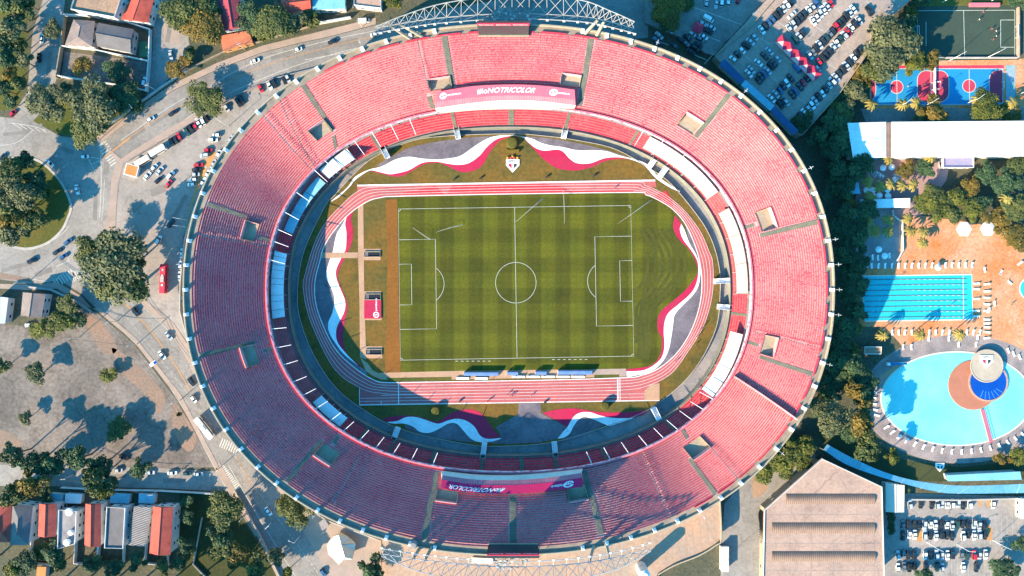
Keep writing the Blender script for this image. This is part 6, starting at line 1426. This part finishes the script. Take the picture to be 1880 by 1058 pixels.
sheet('lawn', [(1690,330),(1745,308),(1900,300),(1900,436),(1810,420),(1760,408),(1695,395)], .028, M['earth'])
MBx = [W(*p) for p in arcp(1762, 733, 181, 118, 0, TAU, 72)]
setting(MB().poly([(x, y, .038) for x, y, z in MBx]), 'stone_terrace', M['stone'])
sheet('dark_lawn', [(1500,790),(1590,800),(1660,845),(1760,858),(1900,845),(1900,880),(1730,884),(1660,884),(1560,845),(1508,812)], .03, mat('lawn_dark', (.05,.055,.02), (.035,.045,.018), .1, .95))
def pool(name, label, P, water, rimw=.6):
    c = W(sum(p[0] for p in P)/len(P), sum(p[1] for p in P)/len(P)); t = thing(name, label, 'swimming pool', (c[0], c[1], 0)); Q = [W(*p)[:2] for p in P]
    MB().poly([(*q, .07) for q in Q]).build('water', water, t); MB().wall(Q, rimw, 0, .14, 0, True).build('rim', M['membrane'], t); return t
lap = pool('lap_pool', 'rectangular turquoise lap pool with dark lane lines', [(1580,507),(1784,504),(1786,587),(1588,590)], M['pool'])
for k in range(8):
    f = (k + .6) / 8.2; a, b = W(1586 + 5*f, 508 + 81*f), W(1775, 505.5 + 81*f)
    MB().tube((*a[:2], .1), (*b[:2], .1), .13, n=5).build('lane_rope', mat('rope', (.16,.03,.04), (.05,.06,.09), .9, .6), lap)
g = MB(); g.band([W(1768,506), W(1769,587)], .3, .085)
for k in range(8):
    for j in range(16): a = W(1600 + j*10.5, 513.5 + k*9.8); g.band([a, (a[0]+1.3, a[1])], .12, .083)
g.build('lane_marks', M['white'], lap)
mpale = mat('shallow_water', (.22,.64,.60), (.15,.56,.54), .05, .12, .03, .5)
leis = pool('leisure_pool', 'wide oval leisure pool with an island', arcp(1756, 732, 139, 86, 0, TAU, 64), mpale)
c = W(1786, 707); isl_ = thing('pool_island', 'round terracotta island inside the oval leisure pool', 'island', (c[0], c[1], 0))
MB().lathe((c[0], c[1], 0), [(11.2, 0), (11.2, .3), (10.6, .34), (0, .34)], 48).build('paving', mat('island_paving', (.40,.15,.09), (.35,.13,.08), .2, .9), isl_)
c2 = W(1813, 701); MB().lathe((c2[0], c2[1], 0), [(8.9, .3), (8.9, .75), (8.2, .75), (8.2, .5)], 40).build('tub_wall', M['beigeroof'], isl_)
MB().lathe((c2[0], c2[1], 0), [(8.3, .6), (0, .6)], 40).build('tub_water', M['bluetub'], isl_)
g = MB()
for k in range(6): 
    a = -2.2 + k * .28; g.band([(c2[0] + r*math.cos(a + r*.02), c2[1] + r*math.sin(a + r*.02)) for r in np.linspace(4.5, 7.9, 6)], .18, .63)
g.build('water_streaks', mat('streak', (.12,.34,.5), None, 1, .4), isl_)
cz = 1.9; c = W(1812, 672, cz); t = thing('water_tower_disc', 'round raised concrete disc bearing a crest above the blue tub', 'tower', (c[0], c[1], 0))
MB().lathe((c[0], c[1], 0), [(2.2, 0), (1.7, .5), (2.0, 1.), (7.2, cz - .5), (7.5, cz - .1), (7.4, cz), (7.0, cz), (7.0, cz - .12), (0, cz - .12)], 40).build('disc', mat('disc_concrete', (.42,.33,.25), (.36,.29,.22), .3, .9), t)
shield((c[0] - .2, c[1] + 1.9), 2.9, cz - .1, (M['white'], RED, bl, M['white'], bl), 'club_crest', '', '', t)
a, b = W(1802,752), W(1818,812); t = thing('footbridge', 'narrow footbridge with red rails from the island to the pool edge', 'footbridge', (a[0], a[1], 0))
MB().wall([a[:2], b[:2]], 1.1, .15, .45).build('walkway', M['pink'], t)
d = Vector((b[0]-a[0], b[1]-a[1], 0)); n_ = Vector((-d.y, d.x, 0)).normalized() * .55
for s in (1, -1):
    MB().tube(Vector((a[0], a[1], 1.2)) + n_*s, Vector((b[0], b[1], 1.2)) + n_*s, .09).build('rail', M['redpaint'], t)
for k in range(13): p = Vector((a[0], a[1], .4)) + d * (k / 12); MB().add([p + n_ - d*.012, p - n_ - d*.012, p - n_ + d*.012, p + n_ + d*.012], [(0,1,2,3)]).build('deck_bar', M['redpaint'], t)
rp_ = pool('plunge_pool', 'small round pool cut by the frame beside the terrace', arcp(1893, 530, 21, 21, 0, TAU, 30), M['pool'], .5)
t = thing('water_slide', 'short blue slide running into the oval pool', 'water slide', W(1640,668)); a, b = Vector(W(1633,669,2)), Vector(W(1664,667,.6))
g = MB(); g.wall([a[:2], b[:2]], .9, .9, 1.2); g.wall([(a.x, a.y+.5), (b.x, b.y+.5)], .15, .9, 1.6); g.wall([(a.x, a.y-.5), (b.x, b.y-.5)], .15, .9, 1.6); g.build('chute', mat('slide_blue', (.03,.22,.42), None, .5, .4), t)
MB().box((a.x, a.y), 1.2, 1.2, 0, 1.8).build('platform', M['white'], t)
sheet('sand_bank', [(1612,692),(1640,674),(1655,672),(1640,686),(1618,698)], .09, M['sandpath'])
g = shield(W(1725,858)[:2], 2.0, .05, (M['white'], bl, bl, M['white'], bl), 'lawn_crest', 'small white crest painted on the dark lawn below the oval pool', 'crest')
# loungers
for i in range(17):
    lounger(1588 + i*12.3, 489 - i*.1, -90 + rnd.uniform(-8, 8), f'{nth(i)} along the upper edge of the lap pool from the tree belt')
for i, x in enumerate((1638,1650,1661,1674,1706,1718,1730,1743,1775,1787,1799)): lounger(x, 611, -90 + rnd.uniform(-8, 8), f'{nth(i)} along the lower edge of the lap pool from the tree belt')
for i, y in enumerate((522,535,547,559,571,587,594,601,610,621)): lounger(1811, y, 180 + rnd.uniform(-8, 8), f'{nth(i)} down the long column at the lap pool end')
for i, y in enumerate((521,531,549,571,581)): lounger(1792, y, 180, f'{nth(i)} down the short column touching the lap pool end')
for i, (x, y) in enumerate(((1705,622),(1742,622),(1795,620),(1760,633),(1792,633))): lounger(x, y, -90, f'{nth(i)} of the stray ones between the two pools')
for i, (x, y) in enumerate(((1808,496),(1838,500),(1854,519),(1872,484),(1826,558),(1814,570))): lounger(x, y, rnd.uniform(0, 360), f'{nth(i)} of the scattered ones at the terrace corner')
for i, (x, y) in enumerate(((1851,644),(1861,650),(1872,656))): lounger(x, y, -65, f'{nth(i)} of the three beside the raised disc')
for i in range(6): a = PI + .30 - i*.105; lounger(1762 + 160*math.cos(a), 733 - 100*math.sin(a) , -a*57.3, f'{nth(i)} on the tree side of the oval pool stone ring')
for i in range(17): a = PI*1.19 + i*.112; lounger(1760 + 161*math.cos(a), 727 - 103*math.sin(a), math.degrees(a), f'{nth(i)} around the lower arc of the oval pool')
for i, (x, y) in enumerate(((1658,638),(1673,638),(1602,473),(1612,474),(1633,470))): lounger(x, y, -85, f'{nth(i)} of those lying in the patio and hut shade')
for i, (x, y, tx) in enumerate(((1622,308,'first under the tent roof'),(1638,307,'second under the tent roof'),(1643,330,'alone before the palm row'),(1592,349,'first of the upper bar row'),(1603,349,'second of the upper bar row'),(1630,348,'third of the upper bar row'),(1603,359,'first of the lower bar row'),(1615,359,'second of the lower bar row'),(1631,360,'third of the lower bar row'),(1614,458,'on the grey patio, upper one'),(1625,470,'on the grey patio, lower one'),(1723,491,'among the loungers above the lap pool'))): parasol(x, y, tx)
parasol(1770, 421, 'nearer the patio wall', 1); parasol(1814, 420, 'nearer the dark shrubs', 1)
for i in range(18):
    x, y = rnd.choice([(1613,325),(1600,318),(1650,318),(1622,330)]); x += rnd.uniform(-14, 14); y += rnd.uniform(-10, 10); w = W(x, y); g = MB()
    g.box(w, .8, .8, .7, .76); g.tube((*w[:2], 0), (*w[:2], .7), .05)
    for a in range(4): g.box((w[0] + .75*math.cos(a*1.57), w[1] + .75*math.sin(a*1.57)), .4, .4, .4, .45, a*1.57)
    solo(g, 'cafe_table', M['white'], 'white cafe table with four chairs on the shaded pink plaza', 'table', 'cafe tables on the plaza')
fence('patio_wall', 'white stepped wall between grey patio and terracotta terrace', [(1637,386),(1638,396),(1655,408),(1656,460),(1645,479)], 1.2, M['whitewall'], .5)
fence('garden_kerb', 'thin white curved kerb beside the big parasols', [(1816,392),(1828,398),(1838,412),(1846,432),(1852,437)], .6, M['white'], .35, 'kerb')
for a in [(1596,335,6,'first of the plaza row from the tree belt'),(1615,340,6,'second of the plaza row'),(1637,339,6,'third of the plaza row'),(1659,340,5.5,'fourth of the plaza row'),(1678,341,5.5,'fifth of the plaza row, by the shrubs'),(1600,361,5,'between the bar parasols'),(1630,404,4.5,'on the grey patio, upper'),(1632,424,5,'on the grey patio, middle'),(1594,405,4.5,'on the grey patio by the tree belt, upper'),(1592,426,4.5,'on the grey patio by the tree belt, lower'),(1609,426,4,'on the grey patio, dim one'),
          (1669,403,5,'on the terracotta terrace by the bar'),(1674,423,5,'on the terracotta terrace, pair nearer the wall'),(1697,424,5.5,'on the terracotta terrace, pair nearer the parasols'),(1694,444,5,'lowest on the terracotta terrace'),(1620,617,7,'below the lap pool, nearest the tree belt'),(1690,613,7,'below the lap pool, middle'),(1761,614,7,'below the lap pool, far end'),(1602,190,7,'under the far blue court'),(1656,193,6,'between the two floodlights under the blue court'),(1683,190,6,'beside the second floodlight'),(1795,182,7,'by the near blue court fence'),(1860,191,6,'by the teal mural end'),(1848,365,7,'bright one in the shrubs'),(1632,290,5,'at the long white hall corner'),(1710,287,6,'by the small annexe')]:
    palm(a[0], a[1], a[2], a[3], 1.15)

# ---- south: big roof, curved canopy, car park, forecourt
sheet('service_road', [(1322,1080),(1326,985),(1330,925),(1395,850),(1500,835),(1402,940),(1400,1080)], .03, M['asphalt_old'])
sheet('car_park', [(1622,905),(1900,912),(1900,1080),(1622,1080)], .03, M['lot'])
big = house('shed_hall', 'huge flat beige roofed hall with three rusty ridge vents', [(1509,841),(1402,936),(1399,1080),(1625,1080),(1620,893)], 9, 'flat', M['beigeroof'], M['cream'], parapet=.5, cat='hall')
for (x0, y0, x1, y1) in ((1445,908,1608,927), (1419,961,1608,981), (1419,1014,1609,1033)):
    a, b = W(x0, y1, 10.3), W(x1, y0, 10.3); n = 8; g = MB(); w_ = b[1]-a[1]
    P = [(a[1] + w_*i/n, 9.05 + .8*math.sin(PI*i/n)) for i in range(n+1)]
    g.strip([(a[0], y, z) for y, z in P], [(b[0], y, z) for y, z in P]); 
    for x in (a[0], b[0]): g.add([(x, y, z) for y, z in P], [tuple(range(n+1))])
    g.build('ridge_vent', M['corr'], big)
g = MB()
for x in (1450,1490,1530,1570,1605): g.band([W(x, 950, 9)[:2], W(x, 1060, 9)[:2]], .12, 9.02)
for y in (945,998,1048): g.band([W(1404, y, 9)[:2], W(1620, y, 9)[:2]], .12, 9.025)
g.build('roof_seam', M['moat'], big)
P = [W(*p) for p in smooth([(1503,843),(1450,888),(1399,934),(1396,965),(1398,1000)], False, 9)]
t = thing('fin_row', 'row of dark upright fins along the edge of the beige roofed hall', 'fins', (P[18][0], P[18][1], 0))
for p in P[::1]: MB().box(p, 1.6, .35, 0, 5.5, R(-40)).build('fin', M['dark'], t)
cano_o = smooth([(1519,816),(1563,840),(1616,864),(1668,880),(1724,889),(1782,892),(1900,888)], False, 7); cano_i = smooth([(1512,826),(1554,853),(1611,874),(1662,889),(1713,901.5),(1759,906.5),(1900,905)], False, 7)
t = thing('curved_canopy', 'long curved turquoise canopy sweeping past the beige roofed hall', 'canopy', W(1616,868))
MB().strip([W(*p, 6.2) for p in cano_i], [W(*p, 5.4) for p in cano_o]).build('roof_sheet', M['blueroof'], t)
MB().strip([W(*p, 6.2) for p in cano_i], [W(*p, 5.7) for p in cano_i]).build('fascia', M['white'], t)
for i in range(0, len(cano_i), 5):
    a = W(*cano_i[i], 6); MB().tube((a[0], a[1], 0), a, .12).build('post', M['steel'], t)
    MB().tube(W(*cano_i[i], 6.25), W(*cano_o[i], 5.45), .07, n=4).build('rib', M['white'], t)
house('stair_roof', 'turquoise sheet roof strip above the curved canopy', [(1738,873),(1873,866),(1876,881),(1740,884)], 4.5, 'flat', M['blueroof'], M['steel'], windows=False, cat='roof')
house('pump_house', 'white double pitched roof between beige hall and car park', [(1626,887),(1661,891),(1660,941),(1626,940)], 4.5, 'gable', M['membrane'], M['whitewall'], .6, windows=False)
house('guard_house', 'white guard building cut by the frame at the car park', [(1874,916),(1900,916),(1900,953),(1874,953)], 4, 'flat', M['tile_w'], M['whitewall'])
fence('car_park_wall', 'long low wall under the curved canopy closing the car park', [(1664,916),(1760,917),(1872,914)], 1.6, M['curb'], .6)
g = MB()
for k in range(22):
    g.band([W(1655 + k*10.2, 946), W(1655 + k*10.2, 1000)], .1, .045)
    g.band([W(1645 + k*10.2, 1004), W(1645 + k*10.2, 1056)], .1, .045)
setting(g, 'bay_markings', M['roadline'])
for q in ([(1684,976),(1693,972),(1692,995),(1683,995)], [(1812,962),(1822,972),(1821,992),(1812,993)], [(1797,917),(1802,917),(1802,931),(1797,931)], [(1812,917),(1818,917),(1818,931),(1812,931)]): sheet('painted_bay', q, .05, M['yellow'])
SP = 'cars in the southern car park'
for xs, y, codes, nm, en in (((1671,1691,1711,1721,1730,1740,1749,1760,1769,1781,1824), 926, 'skksswwskww', 'the row under the canopy wall', 'beige hall'),
        ((1658,1668,1679,1688.5,1698,1709,1718,1729,1739,1749,1758,1768,1778,1789,1799,1809), 964, 'gkkkswwkwsnkkssk', 'the upper double row', 'beige hall'),
        ((1658,1670,1680,1698,1709,1719,1730,1739,1749,1769,1779,1789,1799,1809), 983, 'kwwskwkkkwkwsk', 'the lower double row', 'beige hall'),
        ((1649,1658.5,1668,1679,1699,1710,1720,1730,1740,1749,1766,1777,1789,1799,1810), 1019, 'sgkkwksswkgnrsw', 'the row with the red car', 'beige hall'),
        ((1649,1660,1670,1680,1700,1721,1730,1769,1793), 1041, 'wgkkknswk', 'the bottom row', 'beige hall')):
    for i, (x, c) in enumerate(zip(xs, codes)):
        car(x, y + rnd.uniform(-1.5, 1.5), 90 + rnd.uniform(-2, 2) + (180 if i % 3 else 0), c, ('hatchback', 'saloon', 'suv')[(i*7 + int(y)) % 3], f'{nth(i)} from the {en} in {nm}', 0., SP)
pole(1757, 1000, 'tall grey lamp post in the middle of the southern car park', 0, 1); pole(1822, 992, 'white lamp post by the yellow bay of the southern car park', -25, 1); pole(1700, 995, 'white lamp post by the gap bay of the southern car park', -25, 1)
# forecourt roof under the lower truss
FP = [(702,985),(760,1000),(857,1012),(940,1013),(1030,1008),(1130,992),(1220,960),(1321,915),(1323,988),(1313,1000),(1282,1019),(1237,1037),(1207,1054),(1200,1080),(700,1080)]
mfc = mat('forecourt_concrete', (.43,.255,.165), (.30,.225,.18), .045, .9, .12, bump=.1)
fr = thing('forecourt_roof', 'ochre concrete forecourt roof curving under the lower truss', 'roof deck', W(1050,1040))
MB().prism([W(*p, 5)[:2] for p in FP], 0, 5).build('slab', mfc, fr)
MB().wall([W(*p, 5)[:2] for p in smooth([(1321,920),(1323.5,988),(1313,1000.5),(1282,1019.5),(1237,1037.5),(1207,1055)], False, 4)], .5, 4.5, 5.9).build('parapet', M['cream'], fr)
g = MB()
for k in range(46):
    x = 715 + k*13.2; y0 = 1012 + 8 - abs(x - 940)**2*.00058; g.band([W(x, y0, 5)[:2], W(x + (x-940)*.02, min(1070, y0 + 70 if x < 1160 else 1046 - (x - 1160)*.26), 5)[:2]], .1, 5.015 + .0003*k)
g.build('slab_joint', M['yellow'], fr)
a = W(1176, 1040, 5); t = thing('water_tank_tower', 'tall rounded white tank standing on the ochre forecourt roof', 'tank', (a[0], a[1], 5))
MB().lathe((a[0], a[1], 5), [(2.4, 0), (2.4, 10), (2.2, 10.7), (1.2, 11.3), (0, 11.4)], 28).build('shell', M['white'], t)
MB().lathe((a[0], a[1], 5), [(2.48, 5), (2.55, 5.2), (2.48, 5.4)], 28).build('band', M['steel'], t)
house('clerestory', 'white skylight box on the ochre forecourt roof beside the truss lamps', [(866,1024),(905,1026),(905,1035),(866,1034)], 6.2, 'flat', M['tile_w'], M['cream'], windows=False, cat='skylight', zb=5)
w = W(760, 1000, 25); solo(MB().lathe((w[0], w[1], 23.85), [(1.5, 0), (1.5, 2.6), (1.2, 3), (0, 3.1)], 16), 'water_tank', M['moat'], 'grey tank on the rim walkway beside the lower truss struts', 'water tank')
pole(1320, 1035, 'lamp post at the corner of the service road', 40, 1)
house('glass_lift', 'narrow glazed lean-to along the service road', [(1324,1004),(1338,1004),(1338,1050),(1324,1050)], 3, 'flat', M['membrane'], M['whitewall'], windows=False, cat='lean-to')
sheet('curved_wall_court', [(1380,878),(1392,872),(1410,895),(1385,915)], .05, M['plaza'], True)

# ---- trees of the east side
TREES = [(1230,12,34,11,'y','at the lower car park, sunlit'), (1215,30,22,9,'d','at the lower car park, shaded side'), (1262,4,18,8,'o','at the top edge of the lower car park'),
 (1640,85,48,20,'g','crowning the car terrace corner'), (1620,120,30,16,'o','below the crown of the terrace corner tree'), (1676,112,26,10,'l','between terrace corner and far blue court'), (1714,112,17,8,'y','leaning over the red border of the blue court'), (1665,60,26,17,'d','behind the terrace corner, facing the dark green court'), (1672,25,11,5,'y','at the top corner of the dark green court'),
 (1585,140,22,9,'y','at the parapet end of the terrace'), (1565,172,26,10,'g','below the parapet by the far blue court'), (1550,203,24,9,'o','above the square tent roof'), (1532,180,18,7,'d','between terrace parapet and stadium'),
 (1718,206,28,9,'y','in the lane under the blue courts, left of the gap'), (1692,208,16,7,'o','in the lane beside the yellowing one'), (1808,196,30,10,'l','in the lane under the near blue court'), (1840,200,15,6,'l','in the lane near the teal mural'), (1858,213,13,5,'y','in the lane at the frame side'), (1690,-2,20,7,'d','at the top edge by the dark green court'), (1870,0,20,7,'d','at the top right frame corner'),
 (1700,375,24,8,'l','at the patio end of the shrubbery'), (1722,384,24,8,'l','behind the big parasols, first'), (1750,389,22,8,'o','behind the big parasols, second'), (1782,385,22,8,'l','behind the big parasols, third'), (1718,352,20,8,'o','on the plaza side of the shrubbery'), (1752,368,22,8,'l','in the middle of the shrubbery'), (1785,345,22,7,'y','reddish in the shrubbery middle'), (1800,380,20,7,'d','in the shrubbery, dark hollow'), (1832,400,26,7,'y','by the curved white kerb'), (1868,385,28,8,'o','at the frame side of the shrubbery'), (1866,428,28,6,'y','lowest at the frame side of the shrubbery'), (1850,338,26,8,'d','under the long white hall, frame side'), (1815,318,22,8,'d','below the small annexe'), (1872,308,20,8,'o','under the long white hall at the frame'), (1840,405,12,5,'l','between the kerb and the big parasols'), (1697,310,20,7,'d','squared off beside the small annexe'), (1668,312,18,6,'y','on the plaza before the hall'),
 (1555,335,17,7,'y','at the tree belt edge beside the turquoise kiosk'), (1562,372,15,7,'y','at the tree belt edge below the turquoise kiosk'), (1572,600,14,6,'l','at the tree belt edge beside the lap pool corner'), (1564,640,12,5,'l','at the tree belt edge beside the small hut'), (1573,570,16,7,'o','at the tree belt edge by the lap pool'),
 (1525,766,36,17,'g','largest between stadium and oval pool'), (1583,770,28,17,'y','beside the oval pool stone ring, orange tinted'), (1566,718,20,15,'y','above the orange tinted one'), (1600,820,26,19,'o','below the oval pool, first'), (1640,838,15,10,'l','below the oval pool, second'), (1560,800,20,8,'d','between the largest and the curved canopy'), (1520,690,14,6,'l','in the shade beside the stadium rim lamp'), (1835,842,10,4,'y','on the dark lawn under the pool'), (1870,838,14,5,'l','at the dark lawn end by the frame'), (1855,845,8,3,'y','small on the dark lawn'),
 (1408,868,22,8,'l','in the grove by the rim, lowest'), (1428,852,24,9,'l','in the grove by the rim, second'), (1450,834,24,9,'l','in the grove by the rim, third'), (1472,818,22,8,'l','in the grove by the rim, fourth'), (1445,868,18,7,'o','in the grove by the fins, lower'), (1478,842,18,7,'l','in the grove by the fins, upper'), (1425,828,14,7,'o','in the grove against the rim wall'),
 (1660,895,10,4,'d','by the white double pitched roof'), (1845,1040,26,8,'d','at the bottom right of the southern car park'), (1875,1000,14,6,'d','at the frame beside the southern car park'), (1700,1058,20,7,'d','at the bottom edge of the southern car park')]
for a in TREES: tree(*a)
BELT = [(1478,225),(1500,250),(1530,225),(1522,280),(1545,270),(1535,310),(1548,345),(1530,345),(1556,395),(1545,420),(1568,440),(1550,465),(1575,475),(1560,505),(1575,530),(1556,545),(1568,575),(1556,600),(1548,632),(1560,665),(1535,668),(1540,705),(1520,730),(1500,745),(1585,690),(1590,720),(1545,240),(1582,300),(1572,310),(1590,385),(1566,420)]
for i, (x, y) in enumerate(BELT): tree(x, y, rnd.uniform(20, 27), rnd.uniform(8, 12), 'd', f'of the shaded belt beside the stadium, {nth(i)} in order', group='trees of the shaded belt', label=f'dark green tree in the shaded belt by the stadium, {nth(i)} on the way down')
for i in range(6): tree(1636 + rnd.uniform(-3, 3), 946 + i*6.5, 6, 4, 'd', 'cypress', label=f'slim dark shrub beside the beige hall, {nth(i)} below the double pitched roof', noun='bush', group='shrubs along the beige hall')

# ---- clipped bushes, floodlights and people of the arena
for x, y, r, lab in ((940,263,10.5,'clipped round topiary bush above the crest'), (800,754,8,'clipped topiary bush beside the home straight, clay strip side'), (1110,745,8,'clipped topiary bush beside the red wave near the landing pit')):
    w = W(x, y, 1); solo(MB().lathe((w[0], w[1], 0), [(r/4.07*.95, 0), (r/4.07, .6), (r/4.07*.98, 2.2), (r/4.07*.8, 2.6), (0, 2.75)], 24), 'topiary', mat('clipped_hedge', (.115,.10,.014), (.07,.07,.012), 1.2, .95, .3, bump=.8), lab, 'bush')
a, b = W(928.5, 280), W(953, 275.5); solo(MB().prism([(a[0],a[1]),(b[0],a[1]),(b[0],b[1]),(a[0],b[1])], 0, 1.3), 'hedge', mat('hedge_gold', (.20,.12,.012), (.13,.09,.012), 1.5, .95, .3, bump=.8), 'low golden hedge bar between topiary and crest', 'hedge')
for k, (x, y) in enumerate(((834,330),(882,328),(1004,325.5),(1091,323),(845,736),(1001,738))):
    w = W(x, y); t = thing('ground_floodlight', 'small black floodlight box on the grass, ' + ('first from the bend above the back straight','second above the back straight, near the crest','third above the back straight, past the crest','fourth above the back straight','beside the home straight near the topiary','beside the home straight at the grey forecourt')[k], 'floodlight', w, R(30), 'floodlight boxes on the grass')
    for nm, m_, f in (('housing', M['dark'], lambda g: g.box((0,0), 1.2, .7, .35, 1.1)), ('stand', M['steel'], lambda g: g.box((0,0), .9, .5, 0, .35)), ('lens', M['glass'], lambda g: g.box((0,-.37), 1.0, .06, .45, 1.0))):
        g = MB(); f(g); o = g.build(nm, m_); o.parent = t
for x, y, an, c, ps, tx in [(932,724,180,'k','run','running abreast on the home straight, upper lane'), (936,727,180,'w','run','running abreast on the home straight, middle lane'), (941,726,180,'k','run','running abreast on the home straight, lower lane'), (895,737,0,'k','run','running on the outermost lane of the home straight'), (898,735,0,'r','run','trailing close on the outermost lane'),
        (975,727,180,'w','stand','standing on the home straight midway'), (1127,347,180,'r','run','running on the back straight'), (600,417,240,'k','run','running in the upper bend'), (1292,597,80,'k','run','leading the group in the far bend'), (1285,606,80,'r','run','second in the group of the far bend'), (1283,613,80,'k','run','third in the group of the far bend'), (1278,620,80,'w','run','fourth in the group of the far bend'), (1276,633,80,'k','run','last in the group of the far bend'),
        (945,694,30,'k','stand','between the dugouts, bench side'), (957,693,-30,'b','stand','between the dugouts with a blue mat'), (970,693,100,'w','stand','between the dugouts near the home straight'), (998,692,20,'k','stand','by the second short dugout'), (906,693,20,'k','stand','by the longest dugout'),
        (1795,38,20,'w','run','chasing the ball near the midline of the dark green court'), (1802,24,0,'r','run','by the top line of the dark green court'), (1818,55,200,'r','run','entering the goal box of the dark green court'), (1826,59,180,'w','run','in front of the goal box of the dark green court'), (1826,68,150,'w','run','at the lower goal box corner'), (1821,74,120,'r','run','lowest player on the dark green court'),
        (1664,160,0,'w','stand','on the far blue court right of its circle'), (1695,157,0,'k','run','on the red zone of the far blue court'), (1700,176,0,'w','stand','low on the red zone of the far blue court'), (1730,176,0,'k','stand','on the red zone of the near blue court'), (865,232+6,0,'r','stand','on the moat walkway behind the white wave'), (1240,663,90,'k','stand','by the grey wave beside the far bend'),
        (1858,1010,0,'k','stand','walking in the southern car park'), (1741,940,0,'k','stand','behind the first row of the southern car park'), (1745,560,0,'r','stand','at the lap pool edge'), (1855,560,0,'k','stand','on the terracotta terrace, alone'), (1702,325,0,'k','stand','on the pink plaza by the annexe'), (1706,337,0,'r','stand','on the pink plaza by the shrubs')]:
    person(x, y, an, c, ps, tx)
dups = {k: v for k, v in LABELS.items() if len(v) > 1}
print('DUP LABELS', len(dups), list(dups)[:12])
print('LONG', [k for k in LABELS if not 4 <= len(k.split()) <= 16][:20])
